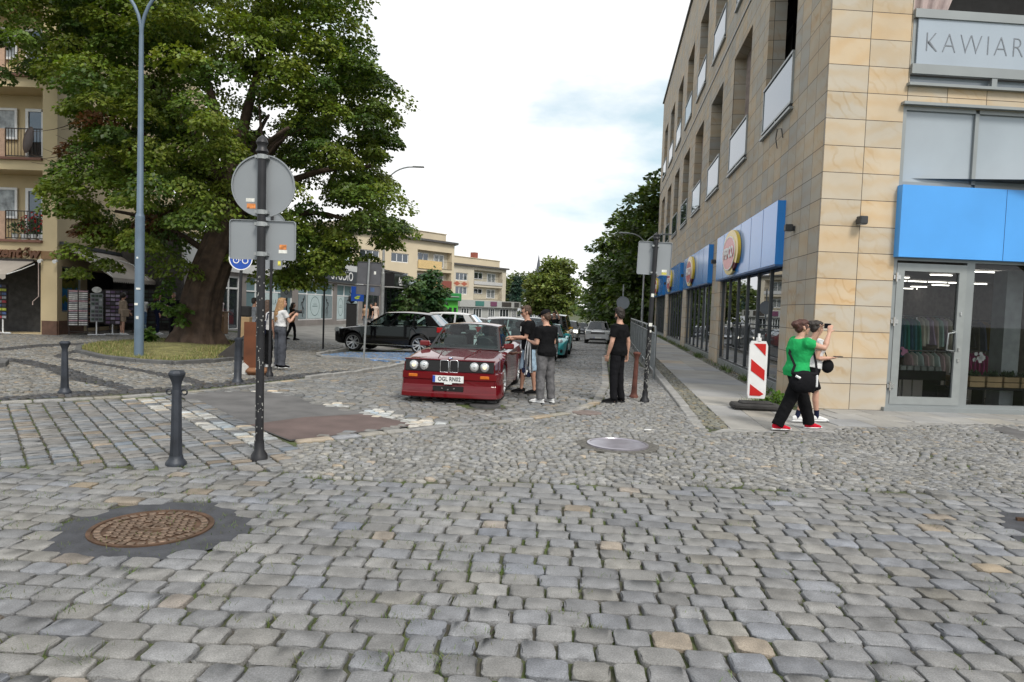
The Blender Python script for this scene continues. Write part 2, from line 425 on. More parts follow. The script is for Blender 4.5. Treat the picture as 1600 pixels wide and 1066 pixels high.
# the street: worn setts laid across it
P_ROAD = poly_px((283, 614), (372, 606), (481, 591), (550, 581), (603, 571), (634, 562)) + [sxy(-8.6, 24), sxy(-8.6, 62), sxy(.05, 62), sxy(.05, 17)] + \
    poly_px((944, 600), (926, 628), (884, 642), (800, 653), (700, 661), (640, 667), (520, 680), (455, 684), (345, 640))
C, A, S = grid_rows(P_ROAD, 4.5, .16, .185, jit=.16, curve=lambda u: .05 * np.sin(u * .8))
P_ASPH = poly_px((283, 617), (345, 611), (425, 611), (500, 632), (640, 662), (560, 672), (482, 682), (452, 684), (345, 641))
k = ~inside(C, P_ASPH) & clear_disc(C, at(755, 633), .45)
C, A, S = C[k], A[k], S[k]
S = S - np.stack([RNG.uniform(.012, .03, len(S)), RNG.uniform(.012, .026, len(S))], 1)
col = tones(len(C), (.172, .17, .165), .14, .04, .035, .04)
P_BAY = poly_px((505, 549), (560, 541), (700, 556), (640, 566), (622, 562)) if False else [tuple(at(*q).xy) for q in ((500, 547), (545, 541), (760, 541), (700, 560), (634, 561))]
for q in WHITE:
    kk = inside(C, q); col[kk] = tones(int(kk.sum()), (.40, .395, .375), .14)
setts('street_setts', C, A, S, col, 'small', wob=.004, tilt=.025)
C, A, S = grid_rows(P_BAY, 50, .11, .12, jit=.15)
S = S - .016
col = tones(len(C), (.11, .19, .33), .2, .02, .03, 0); kk = RNG.random(len(C)) < .3; col[kk] = tones(int(kk.sum()), (.2, .2, .2))
setts('parking_bay_setts', C, A, S, col, 'small', wob=.003, tilt=.02, zoff=.035)

# grey and red-brown asphalt patches
def sheet(name, poly, matl, z=0.0, kind='structure', step=None, parent=None):
    b = MB(); b.quad(*[(x, y, z + gz(x, y)) for x, y in poly]); o = b.build(name, matl, parent)
    if o.data.polygons[0].normal.z < 0: o.data.flip_normals()
    if kind: o['kind'] = kind
    return o
M_ASPH = mat('asphalt_grey', (.115, .112, .112), rough=.85, var=.22, scale=2.2, bump=.5, bscale=130)
M_ASPHR = mat('asphalt_red', (.115, .082, .076), rough=.85, var=.2, scale=2.2, bump=.5, bscale=130)
ac = np.mean(np.array(P_ASPH), 0); grow = lambda P, d: [tuple(np.array(p) + (np.array(p) - ac) / np.hypot(*(np.array(p) - ac)) * d) for p in P]
sheet('asphalt_patch', grow(P_ASPH, .14), M_ASPH, -.008)
sheet('red_asphalt_patch', grow(poly_px((395, 661), (470, 650), (560, 646), (600, 653), (640, 662), (560, 672), (482, 682), (452, 684)), .10), M_ASPHR, -.003)

# small mosaic setts in swirling fans
P_FAN = poly_px((442, 736), (520, 746), (640, 750), (800, 751), (1000, 756), (1300, 764), (1600, 769)) + [(9.6, 6.95), (10.6, 10.2)] + poly_px((1600, 662), (1500, 663), (1330, 668), (1230, 674), (1108, 675), (1060, 618), (1021, 580)) + \
    [sxy(1.22, 24), sxy(1.22, 40), sxy(.32, 40), sxy(.32, 17)] + poly_px((955, 600), (938, 632), (890, 648), (800, 660), (700, 668), (640, 675), (520, 688), (470, 692), (452, 700))
C, A, S = fans(P_FAN, 2, .088, .092, 1.5, .55)
k = clear_disc(C, MH2, .50); P_PATCH = poly_px((1545, 668), (1572, 666), (1640, 684), (1600, 688)); k &= ~inside(C, P_PATCH)
C, A, S = C[k], A[k], S[k]; S = S - RNG.uniform(.008, .02, (len(S), 2))
setts('mosaic_paving', C, A, S, tones(len(C), (.215, .212, .205), .15, .025, .025, .02), 'small', wob=.003, tilt=.03)
sheet('asphalt_repair', P_PATCH, M_ASPH, -.004)
# flat border stones along the swept edge of the street
ed = [at(*p) for p in ((944, 545), (946, 575), (946, 600), (932, 628), (888, 645), (800, 656.5), (700, 664.5), (640, 671), (520, 684), (462, 689))]
ed2 = [at(*p) for p in ((-40, 631), (0, 628), (100, 624), (190, 619), (283, 613.5), (372, 604.5), (481, 591.5))]
C, A, S = [], [], []
for a, b in list(zip(ed, ed[1:])) + list(zip(ed2, ed2[1:])):
    ln = (b - a).length; n_ = max(1, int(ln / .34))
    for i in range(n_):
        p = a.lerp(b, (i + .5) / n_); C.append((p.x, p.y)); A.append(math.atan2(b.y - a.y, b.x - a.x)); S.append((ln / n_ - .015, .17))
setts('edge_stones', np.array(C), np.array(A), np.array(S), tones(len(C), (.25, .24, .222), .1, .03, .04, .08), 'big', wob=.003, tilt=.01, zoff=.004)

# left square: grey mosaic with dark basalt bands
P_SQ = poly_px((0, 624), (100, 619), (190, 614), (283, 609), (372, 600), (481, 587), (560, 576), (606, 568), (628, 562), (600, 556), (505, 550), (520, 541)) + [(-6.2, 30), (-15.5, 34), (-27, 27.5), (-27, 18), (-20, 10.6)]
C, A, S = fans(P_SQ, 20, .115, .12, 1.7, .5)
BANDS = [poly_px(*q) for q in (
    ((-40, 624), (100, 612), (190, 608), (283, 603), (372, 594), (481, 580), (560, 572), (556, 577), (481, 589), (372, 602), (283, 611), (190, 616), (100, 621), (-40, 632)),
    ((-20, 556), (40, 559), (100, 572), (150, 589), (215, 606), (190, 609), (120, 596), (70, 576), (20, 564), (-20, 561)),
    ((88, 551), (100, 556), (150, 562), (215, 574), (290, 588), (340, 602), (318, 604), (250, 587), (190, 574), (130, 564), (85, 556)),
    ((88, 551), (125, 542), (190, 538), (250, 534), (250, 536), (190, 541), (128, 546), (92, 556)),
    ((-30, 545), (60, 537), (150, 533), (240, 531), (240, 533), (150, 536), (60, 541), (-30, 550)))]
dark = np.zeros(len(C), bool)
for q in BANDS: dark |= inside(C, q)
ISL = [tuple(at(*q).xy) for q in ((122, 548), (160, 557), (215, 563), (270, 566), (330, 562), (372, 556), (420, 548), (420, 535), (330, 527), (230, 530), (150, 536), (124, 542))]
k = ~inside(C, ISL); C, A, S, dark = C[k], A[k], S[k], dark[k]
S = S - RNG.uniform(.012, .024, (len(S), 2))
col = tones(len(C), (.185, .178, .165), .16, .05, .05, .04); col[dark] = tones(int(dark.sum()), (.052, .052, .055), .2)
setts('square_mosaic', C, A, S, col, 'small', wob=.004, tilt=.025)
# plain paving beyond it, up to the shops
P_FAR = [(-30, 26), (-27, 27.3), (-15.5, 33.7), (-6.2, 29.9), sxy(-9.2, 34), sxy(-9.2, 150), sxy(-40, 150), (-60, 40)]
M_FARPAVE = mat('far_paving', (.17, .165, .155), rough=.8, var=.2, scale=1.3, bump=.6, bscale=20)
def strip(name, pts_a, pts_b, matl, z=0.0, n=10):
    b = MB(); mixp = lambda p, q, t: (p[0] + (q[0] - p[0]) * t, p[1] + (q[1] - p[1]) * t)
    for i in range(len(pts_a) - 1):
        for j in range(n):
            q = [mixp(pts_a[i], pts_b[i], j / n), mixp(pts_a[i], pts_b[i], (j + 1) / n), mixp(pts_a[i + 1], pts_b[i + 1], (j + 1) / n), mixp(pts_a[i + 1], pts_b[i + 1], j / n)]; b.quad(*[(x, y, z + gz(x, y)) for x, y in q])
    o = b.build(name, matl); o.data.update()
    if o.data.polygons[0].normal.z < 0: o.data.flip_normals()
    return tag(o, kind='structure')
yy = [27 + 3 * i for i in range(42)]
strip('far_pavement', [sxy(-24 if y < 34 else -40, y) for y in yy], [sxy(-9.0, y) for y in yy], M_FARPAVE, -.012, 24)
M_FARROAD = mat('far_road', (.15, .148, .145), rough=.7, var=.2, scale=.8, bump=.6, bscale=14)
yy = [62, 80, 100, 125, 154, 220, 300]
strip('far_street', [sxy(-8.6, y) for y in yy], [sxy(3.5, y) for y in yy], M_FARROAD, .004)

# kerbs
M_KERB = mat('kerb_granite', (.27, .265, .255), rough=.75, var=.2, scale=5, bump=.4, bscale=90)
def kerb(name, pts, wid=.14, h=.11, step=1.0, matl=None):
    b = MB()
    for p, q in zip(pts, pts[1:]):
        p, q = Vector(p), Vector(q); ln = (q - p).length; n_ = max(1, round(ln / step))
        for i in range(n_):
            a_, c_ = p.lerp(q, i / n_), p.lerp(q, (i + 1) / n_); mid = (a_ + c_) / 2
            b.box((mid.x, mid.y, gz(mid.x, mid.y) + h / 2 - .06 + random.uniform(-.003, .003)), (ln / n_ - .008, wid, h + .12), math.atan2(q.y - p.y, q.x - p.x), .012)
    return tag(b.build(name, matl or M_KERB), kind='structure')
kerb('street_kerb', poly_px((480, 591.5), (550, 581.5), (603, 571), (624, 565.5), (634, 561.5)), h=.07)
kerb('street_kerb', poly_px((634, 561.5), (626, 559), (600, 556), (505, 550), (497, 548)), h=.06)
kerb('parking_kerb', poly_px((497, 546), (530, 540), (552, 534)), h=.09)
M_DKERB = mat('kerb_dark', (.10, .10, .10), rough=.8, var=.2, scale=4, bump=.4)
kerb('island_kerb', ISL + [ISL[0]], wid=.16, h=.09, step=.8, matl=M_DKERB)
kerb('square_kerb', poly_px((-40, 563), (-12, 562), (8, 567), (2, 573), (-30, 575)), wid=.15, h=.1, matl=M_DKERB)
kerb('bay_kerb', [sxy(-8.7, y) for y in (34, 45, 60, 80, 110)], h=.1, step=3)

# grass island under the tree
M_SOIL = mat('dry_lawn', (.16, .15, .055), rough=.95, var=.35, scale=3.5, bump=.8, bscale=25)
iso = MB(); cx = sum(p[0] for p in ISL) / len(ISL); cy = sum(p[1] for p in ISL) / len(ISL)
for i in range(len(ISL)):
    p, q = ISL[i], ISL[(i + 1) % len(ISL)]
    f = lambda P, t, z: (cx + (P[0] - cx) * t, cy + (P[1] - cy) * t, z + gz(*P))
    iso.quad(f(p, .985, .03), f(q, .985, .03), f(q, .6, .09), f(p, .6, .09)); iso.quad(f(p, .6, .09), f(q, .6, .09), (cx, cy, .13))
o = iso.build('lawn_soil', M_SOIL, smooth=180); tag(o, kind='structure')
def blades(name, P, h, wdt, cols, lab, lean=.35):
    n = len(P); a = RNG.uniform(0, 2 * math.pi, n); hh = h * RNG.uniform(.5, 1.2, n)
    dx, dy = np.cos(a) * wdt / 2, np.sin(a) * wdt / 2; lx, ly = RNG.normal(0, lean, n) * hh, RNG.normal(0, lean, n) * hh
    b0 = P + np.stack([-dx, -dy, 0 * dx], 1); b1 = P + np.stack([dx, dy, 0 * dx], 1)
    t1 = P + np.stack([lx + dx * .2, ly + dy * .2, hh], 1); t0 = P + np.stack([lx - dx * .2, ly - dy * .2, hh], 1)
    V = np.stack([b0, b1, t1, t0], 1).reshape(-1, 3); F = np.arange(4 * n).reshape(n, 4)
    c = np.array(cols)[RNG.integers(0, len(cols), n)] * RNG.uniform(.7, 1.3, (n, 1))
    o = np_mesh(name, V, F, M_BLADE, np.repeat(c, 4, 0)); return tag(o, lab, 'grass', kind='stuff')
M_BLADE = mat('grass_blades', (.1, .14, .03), rough=.7, var=.1, attr=True)
q = RNG.uniform(0, 1, (26000, 2)); bb = np.array(ISL); q = bb.min(0) + q * (bb.max(0) - bb.min(0)); q = q[inside(q, [(cx + (p[0] - cx) * .96, cy + (p[1] - cy) * .96) for p in ISL])]
r_ = np.hypot((q[:, 0] - cx) / 4, (q[:, 1] - cy) / 2.6)
zq = gz_np(q[:, 0], q[:, 1]) + .03 + .08 * np.clip(1 - r_, 0, 1)
blades('lawn_grass', np.column_stack([q, zq]), .10, .022, [(.15, .17, .04), (.22, .20, .07), (.10, .14, .03), (.26, .22, .10)], 'patchy yellow green grass in the kerbed island under the big tree')
# weeds in the foreground joints
pts = []
for i in range(520):
    p = np.array([RNG.uniform(-5.5, 5.5), RNG.uniform(2.8, 6.6)])
    if RNG.random() < .55: p[0] = -abs(p[0])
    for j in range(int(RNG.integers(6, 34))): pts.append((p[0] + RNG.normal(0, .055), p[1] + RNG.normal(0, .018), -.035))
blades('joint_weeds', np.array(pts), .05, .007, [(.07, .13, .02), (.10, .15, .03), (.12, .13, .04)], 'small green weeds growing in the joints of the large setts', lean=.6)
# tufts at the foot of the side wall and by the marker base
pts = []
for i in range(60):
    t_ = random.uniform(0, 34) ** 1.0; px_ = 5.4 - .18 + SL * t_ * .99; n_ = random.randint(8, 30)
    for j in range(n_): pts.append((px_ + random.gauss(0, .06), 12.4 + t_ + random.gauss(0, .12), .0))
for i in range(420): pts.append((4.72 + random.gauss(0, .16), 12.6 + random.gauss(0, .10), .0))
blades('wall_weeds', np.array(pts), .16, .018, [(.06, .12, .02), (.09, .15, .03), (.13, .15, .05)], 'green weeds and tufts along the foot of the sandstone wall', lean=.7)

# raised pavement of stone slabs on the right
M_SLAB = mat('slab_concrete', (.30, .29, .275), rough=.8, var=.13, scale=1.5, bump=.3, bscale=120, attr=True)
def slab_col(n): return tones(n, (.29, .283, .27), .07, .03, .03, .05)
sb = MB(); scol = []
def slab(c, d, rz, t=.08, z=0.0):
    k0 = len(sb.v); sb.box((c[0], c[1], z - t / 2), (d[0], d[1], t), rz, .006); scol.extend([slab_col(1)[0]] * (len(sb.v) - k0))
azs = -math.atan(SL)
y = 9.92
while y < 47:
    r_ = random.random()
    cuts = (1.86, 2.4, 2.9, 3.38) if y < 11.2 else ((1.86, 2.62, 3.38) if r_ < .25 else (1.86, 3.38))
    for a_, b_ in zip(cuts, cuts[1:]):
        x_, yy_ = sxy((a_ + b_) / 2, y + .62); slab((x_, yy_), (b_ - a_ - .012, 1.228), azs, z=0.0)
    y += 1.24
# forecourt slabs in front of the shop door
fr = [(1108, 675), (1230, 674), (1330, 668), (1500, 663), (1640, 661)]
P_FC = poly_px(*fr) + [(11.5, 12.9), (5.6, 12.35), tuple(at(1232, 640).xy)]
for i in range(16):
    for j in range(5):
        x_, y_ = 3.2 + i * .62 + (j % 2) * .3, 10.25 + j * .66
        if all(inside(np.array([[x_ + dx, y_ + dy]]), P_FC)[0] for dx in (-.1, .1) for dy in (-.1, .1)) and x_ > sxy(3.7, y_)[0] : slab((x_, y_), (.608, .648), rad(2))
me = sb.build('pavement_slabs', M_SLAB); me['kind'] = 'structure'
ca = me.data.color_attributes.new('Col', 'FLOAT_COLOR', 'POINT'); ca.data.foreach_set('color', np.column_stack([np.array(scol), np.ones(len(scol))]).astype(np.float32).ravel())
# fine gravel bed under them, strip of mossy setts and the raised granite kerb
yy = [9.9, 12.4, 20, 30, 47.5]
strip('pavement_bed', [sxy(1.42, y) for y in yy], [sxy(3.71, y) for y in yy], mat('bed', (.11, .105, .085), rough=.95, var=.3, scale=4, bump=.7), -.03).data.transform(Matrix.Translation((0, 0, 0)))
o = bpy.data.objects['pavement_bed']
for v in o.data.vertices: v.co.z = -.03
o = sheet('forecourt_bed', P_FC, M_KERB, -.012)
P_MOSS = [sxy(1.52, 9.95), sxy(1.85, 9.95), sxy(1.85, 47), sxy(1.52, 47)]
C, A, S = grid_rows(P_MOSS, 7.7, .10, .105, jit=.12); S = S - RNG.uniform(.012, .024, (len(S), 2))
setts('moss_strip_setts', C, A, S, tones(len(C), (.16, .155, .125), .16, .05, .08, .05), 'small', wob=.003, tilt=.03, zoff=0, hfun=lambda x, y: 0 * x)
P_WB = [sxy(3.40, 13), sxy(3.70, 12.6), sxy(3.70, 47), sxy(3.40, 47)]
C, A, S = grid_rows(P_WB, 7.7, .10, .105, jit=.12); S = S - RNG.uniform(.012, .024, (len(S), 2))
setts('wall_strip_setts', C, A, S, tones(len(C), (.14, .135, .115), .16, .05, .06, .05), 'small', wob=.003, tilt=.04, zoff=-.01, hfun=lambda x, y: 0 * x)
kb = MB(); y = 9.92
while y < 47:
    x_, yy_ = sxy(1.42, y + .5); zt = .0 + min(.04, (y - 9.9) * .02); zb = gz(x_, yy_) - .15
    kb.box((x_, yy_, (zt + zb) / 2), (.17, .995, zt - zb), azs, .014); y += 1.0
tag(kb.build('raised_kerb', M_KERB), kind='structure')

# manhole covers
M_IRON = mat('rusty_iron', (.11, .065, .042), rough=.6, metal=.5, var=.35, scale=9, bump=.3)
M_TAR = mat('tar_collar', (.045, .047, .055), rough=.85, var=.25, scale=6, bump=.7, bscale=60)
t = thing('manhole_cover', 'rusty round manhole cover with a waffle pattern in a dark asphalt ring', 'manhole cover', (MH1.x, MH1.y, 0))
b = MB(); n_ = 90
prof = [(.40, -.004), (.55, .002), (.67, -.011)]
ringv = []
for k_, (r_, z_) in enumerate(prof):
    for j in range(n_):
        rr = r_ + ((.010 * math.sin(j * .63 + 1) + .008 * math.sin(j * .37 + 1) + random.uniform(-.004, .004)) if k_ == 2 else 0); ringv.append((rr * math.cos(2 * math.pi * j / n_), rr * math.sin(2 * math.pi * j / n_), z_))
b.add(ringv, [(i * n_ + j, (i + 1) * n_ + j, (i + 1) * n_ + (j + 1) % n_, i * n_ + (j + 1) % n_) for i in (0, 1) for j in range(n_)])
b.build('asphalt_ring', M_TAR, t, smooth=180)
b = MB(); b.lathe([(.405, -.03), (.405, .006), (.375, .006), (.372, -.006), (.335, -.006), (0.001, -.006)], 48, cap=False); b.build('frame', M_IRON, t, smooth=30)
b = MB(); ncell = 11; cs = .056
for i in range(-ncell, ncell + 1):
    for j in range(-ncell, ncell + 1):
        x, y_ = (i + (.5 if j % 2 else 0)) * cs, j * cs
        if math.hypot(x, y_) < .285 and not (abs(x) < .10 and abs(y_) < .075): b.box((x, y_, .0), (cs * .74, cs * .74, .012), 0, .004)
for j in range(34):
    a_ = 2 * math.pi * j / 34; b.box((.338 * math.cos(a_), .338 * math.sin(a_), .0), (.045, .046, .012), a_, .004)
b.lathe([(.10, -.004), (.10, .007), (.088, .007), (.088, -.004)], 24, M=Matrix.Diagonal((1, .72, 1, 1)), cap=False)
M_IRON2 = mat('worn_iron', (.19, .135, .10), rough=.5, metal=.5, var=.3, scale=14)
b.build('lid', M_IRON2, t)
text('letters', 'KD', .11, M_IRON2, t, (0, 0, .0), (0, 0, rad(15)), ext=.006, bold=.004)
t.rotation_euler.z = rad(-10)
t = thing('manhole_cover', 'smooth pale steel manhole cover in the small mosaic setts', 'manhole cover', (MH2.x, MH2.y, .0))
b = MB(); b.lathe([(.50, -.03), (.50, -.002), (.36, .0), (.36, -.03)], 36, cap=False)
b.build('setting_ring', mat('ring_setts', (.10, .095, .085), rough=.9, var=.4, scale=22, bump=1, bscale=50), t)
b = MB(); b.lathe([(.375, -.03), (.375, .018), (.345, .022), (.34, .014), (.32, .014), (.001, .016)], 44, cap=False)
b.build('lid', mat('polished_steel', (.40, .38, .43), rough=.3, metal=.7, var=.12, scale=6, bump=.1), t, smooth=30)
# drain at the right edge
dc = sum((Vector(p) for p in DRAIN), Vector((0, 0))) / 4
t = thing('drain_grate', 'rusty drain grate in an asphalt square among the large setts', 'drain', (dc.x, dc.y, 0))
b = MB(); b.quad(*[(p[0] - dc.x, p[1] - dc.y, -.01) for p in DRAIN]); b.build('asphalt_bed', M_TAR, t)
b = MB()
for i in range(7): b.box((.06 + i * .06, .0, .0), (.03, .38, .03), rad(-6))
for s_ in (-1, 1): b.box((.24, s_ * .2, .0), (.48, .03, .034), rad(-6))
b.build('grate', M_IRON, t)
t = MB(); t.lathe([(.26, -.03), (.26, .004), (.001, .006)], 24, cap=False)
o = t.build('manhole_cover', mat('grey_iron', (.12, .12, .12), rough=.5, metal=.5, var=.3), smooth=30); p = at(758, 633); o.location = (p.x, p.y, 0)
tag(o, 'small dark iron cover in the street beside the red car front', 'manhole cover')
p = at(917, 645)
t = MB(); t.lathe([(.24, -.03), (.24, .004), (.001, .006)], 24, cap=False)
o = t.build('manhole_cover', mat('red_iron', (.17, .13, .115), rough=.7, metal=.2, var=.3), smooth=30); o.location = (p.x, p.y, 0)
tag(o, 'brownish round cover flush in the mosaic in front of the man in black', 'manhole cover')
# ================================================================== SANDSTONE SHOP BUILDING (right)
CX, CY = 5.4, 12.4
LS, HS = 41.6, 17.5
def stone(name, bw, bh, tone1, tone2, off=0.0, swirl=1.0):
    M = mat(name, (.5, .5, .5), rough=.8, var=.10, scale=.6, bump=.25, bscale=70)
    t, b, n, l = nodes_of(M)
    tcn = n('ShaderNodeTexCoord'); sep = n('ShaderNodeSeparateXYZ'); com = n('ShaderNodeCombineXYZ')
    l(tcn.outputs['Object'], sep.inputs[0])
    ad = n('ShaderNodeMath'); ad.operation = 'ADD'; l(sep.outputs['X'], ad.inputs[0]); l(sep.outputs['Y'], ad.inputs[1])
    l(ad.outputs[0], com.inputs['X']); l(sep.outputs['Z'], com.inputs['Y'])
    br = n('ShaderNodeTexBrick'); br.offset = off; br.squash = 1; br.inputs['Scale'].default_value = 1
    br.inputs['Brick Width'].default_value = bw; br.inputs['Row Height'].default_value = bh; br.inputs['Mortar Size'].default_value = .006
    br.inputs['Mortar Smooth'].default_value = .0; br.inputs['Bias'].default_value = 0
    br.inputs['Color1'].default_value = (.0, .0, .0, 1); br.inputs['Color2'].default_value = (1, 1, 1, 1); br.inputs['Mortar'].default_value = (.5, .5, .5, 1)
    l(com.outputs[0], br.inputs['Vector'])
    # veins of the sandstone, different in every slab
    off_ = n('ShaderNodeVectorMath'); off_.operation = 'SCALE'; off_.inputs['Scale'].default_value = 37.0
    l(br.outputs['Color'], off_.inputs[0])
    av = n('ShaderNodeVectorMath'); av.operation = 'ADD'; l(com.outputs[0], av.inputs[0]); l(off_.outputs[0], av.inputs[1])
    nz = n('ShaderNodeTexNoise'); nz.inputs['Scale'].default_value = 1.1; nz.inputs['Detail'].default_value = 3; l(av.outputs[0], nz.inputs['Vector'])
    wv = n('ShaderNodeTexWave'); wv.wave_type = 'BANDS'; wv.bands_direction = 'Y'; wv.inputs['Scale'].default_value = .9; wv.inputs['Distortion'].default_value = 11 * swirl
    wv.inputs['Detail'].default_value = 4; wv.inputs['Detail Scale'].default_value = .7; wv.inputs['Detail Roughness'].default_value = .62; l(av.outputs[0], wv.inputs['Vector'])
    f1 = n('ShaderNodeMath'); f1.operation = 'MULTIPLY'; l(wv.outputs['Fac'], f1.inputs[0]); l(nz.outputs['Fac'], f1.inputs[1])
    rp = n('ShaderNodeValToRGB'); e = rp.color_ramp.elements
    e[0].position = .08; e[0].color = (*tone1, 1); e[1].position = .62; e[1].color = (*tone2, 1)
    l(f1.outputs[0], rp.inputs[0])
    pr = n('ShaderNodeValToRGB'); pe = pr.color_ramp.elements; pe[0].color = (.86, .9, .96, 1); pe[1].color = (1.12, 1.0, .84, 1)
    mid = pe.new(.5); mid.color = (1.0, .98, .95, 1); l(br.outputs['Color'], pr.inputs[0])
    mu = n('ShaderNodeMix'); mu.data_type = 'RGBA'; mu.blend_type = 'MULTIPLY'; mu.inputs[0].default_value = 1; l(rp.outputs[0], mu.inputs[6]); l(pr.outputs[0], mu.inputs[7])
    jo = n('ShaderNodeMix'); jo.data_type = 'RGBA'; jo.inputs[7].default_value = (.075, .06, .045, 1); l(br.outputs['Fac'], jo.inputs[0]); l(mu.outputs[2], jo.inputs[6])
    # thin darker veins, only in some slabs
    w2 = n('ShaderNodeTexWave'); w2.wave_type = 'BANDS'; w2.bands_direction = 'DIAGONAL'; w2.inputs['Scale'].default_value = 1.9; w2.inputs['Distortion'].default_value = 13; w2.inputs['Detail'].default_value = 3; w2.inputs['Detail Scale'].default_value = .8; l(av.outputs[0], w2.inputs['Vector'])
    rv = n('ShaderNodeValToRGB'); ve = rv.color_ramp.elements; ve[0].position = .0; ve[0].color = (.90, .83, .73, 1); ve[1].position = .16; ve[1].color = (1, 1, 1, 1); l(w2.outputs['Fac'], rv.inputs[0])
    vm = n('ShaderNodeMix'); vm.data_type = 'RGBA'; vm.blend_type = 'MULTIPLY'; l(rv.outputs[0], vm.inputs[7]); l(jo.outputs[2], vm.inputs[6])
    mk = n('ShaderNodeMapRange'); mk.inputs['From Min'].default_value = .45; mk.inputs['From Max'].default_value = .7; l(nz.outputs['Fac'], mk.inputs['Value']); l(mk.outputs[0], vm.inputs[0])
    hs = b.inputs['Base Color'].links[0].from_node; l(vm.outputs[2], hs.inputs['Color'])
    return M
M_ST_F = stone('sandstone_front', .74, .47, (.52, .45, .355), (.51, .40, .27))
M_ST_S = stone('sandstone_side_shaded', .62, .47, (.40, .365, .31), (.40, .33, .25), swirl=.5)  # darker, cooler copy of the front stone: the wall's shade put into its tones
M_ALU = mat('grey_aluminium', (.27, .29, .295), rough=.42, metal=.35, var=.05, scale=2)
M_DALU = mat('dark_aluminium', (.075, .08, .085), rough=.4, metal=.4, var=.08)
M_BLACK = mat('black_void', (.012, .012, .013), rough=.9, var=.2)
G_SHOP = glass('shop_glass', (.85, .88, .88), .85, 1.40, 0, 1.2)
G_MIRR = mirror_glass('mirror_pane', (.035, .045, .05), 2.4)
G_PALE = mat('sky_toned_glass', (.34, .395, .46), rough=.05, var=.05, scale=.8, spec=.8)  # pale blue-grey base colour stands in for the reflected sky
M_CURT = mat('taupe_curtain', (.25, .2, .18), rough=.9, var=.15, scale=5, bump=.2)
M_BLUE = mat('sign_blue', (.035, .24, .68), rough=.16, var=.04, scale=.5, spec=.45)
M_BLUE2 = mat('sign_blue_front', (.075, .34, .80), rough=.3, var=.06, scale=.9, spec=.5)

def wall_open(mb, Lx, Hz, ops, rev=.32, z0=0.0):
    """front face y=0 looking to -y with openings (x0,x1,z0,z1) and their reveals"""
    xs = sorted({0, Lx, *[o[0] for o in ops], *[o[1] for o in ops]}); zs = sorted({z0, Hz, *[o[2] for o in ops], *[o[3] for o in ops]})
    for i in range(len(xs) - 1):
        for j in range(len(zs) - 1):
            xm, zm = (xs[i] + xs[i + 1]) / 2, (zs[j] + zs[j + 1]) / 2
            if any(o[0] < xm < o[1] and o[2] < zm < o[3] for o in ops): continue
            mb.quad((xs[i], 0, zs[j]), (xs[i + 1], 0, zs[j]), (xs[i + 1], 0, zs[j + 1]), (xs[i], 0, zs[j + 1]))
    for a, b, c, d in ops:
        mb.quad((a, 0, c), (a, rev, c), (a, rev, d), (a, 0, d)); mb.quad((b, 0, d), (b, rev, d), (b, rev, c), (b, 0, c))
        mb.quad((a, 0, d), (a, rev, d), (b, rev, d), (b, 0, d)); mb.quad((b, 0, c), (b, rev, c), (a, rev, c), (a, 0, c))
def frame_rect(mb, x0, x1, z0, z1, y, w=.06, d=.06, mulx=(), mulz=()):
    """rectangular frame with mullions, butted end to end"""
    for x in (x0 + w / 2, x1 - w / 2): mb.box((x, y, (z0 + z1) / 2), (w, d, z1 - z0))
    cuts = [x0 + w] + [q for mx_ in sorted(mulx) for q in (mx_ - w / 2, mx_ + w / 2)] + [x1 - w]
    for mx_ in mulx: mb.box((mx_, y, (z0 + z1) / 2), (w, d, z1 - z0 - 2 * w))
    for a, b in zip(cuts[::2], cuts[1::2]):
        for zc in (z0 + w / 2, z1 - w / 2): mb.box(((a + b) / 2, y, zc), (b - a + (0), d, w))
        for mz in mulz: mb.box(((a + b) / 2, y, mz), (b - a, d, w))
def frame_fill(mb, x0, x1, z0, z1, y, w=.06):
    mb.quad((x0 + w * .5, y, z0 + w * .5), (x1 - w * .5, y, z0 + w * .5), (x1 - w * .5, y, z1 - w * .5), (x0 + w * .5, y, z1 - w * .5))

shop = thing('shop_building', 'three storey corner building clad in yellowish sandstone slabs with shop windows below', 'building', (CX, CY, 0))
SIDE_ANG = math.atan2(-.991, -.1338)         # side wall: local x runs from the far end to the corner
sx0, sy0 = CX + .1338 * LS, CY + .991 * LS
side = bpy.data.objects.new('side_wing', None); COL.objects.link(side)
MS = Matrix.Translation((sx0 - CX, sy0 - CY, 0)) @ Matrix.Rotation(SIDE_ANG, 4, 'Z')
FA = rad(4.0)
MF = Matrix.Rotation(FA, 4, 'Z')
bpy.data.objects.remove(side)
def dS(d): return LS - d
bays = [(2.48, 10.6), (12.5, 20.4), (22.1, 30.2), (32.4, 40.6)]
upw = [2.4 + 4.85 * k for k in range(8)]
ops = [(dS(b), dS(a), .0, 4.0) for a, b in bays] + [(dS(u + 2.75), dS(u), z0_, z1_) for u in upw for (z0_, z1_) in ((6.03, 9.7), (11.2, 14.75))]
b = MB(); wall_open(b, LS, HS, ops, .42, -.6)
def part(b, name, mats, M, parent=shop, smooth=None):
    o = b.build(name, mats, parent, smooth); o.matrix_parent_inverse = Matrix.Identity(4); o.matrix_local = M; return o
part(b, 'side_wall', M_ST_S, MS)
# string course and roof edge
b = MB(); b.box((LS / 2, -.012, 10.55), (LS, .03, .05)); b.box((LS / 2 - .02, .15, HS + .06), (LS + .1, .5, .12)); part(b, 'cornice', M_DALU, MS)
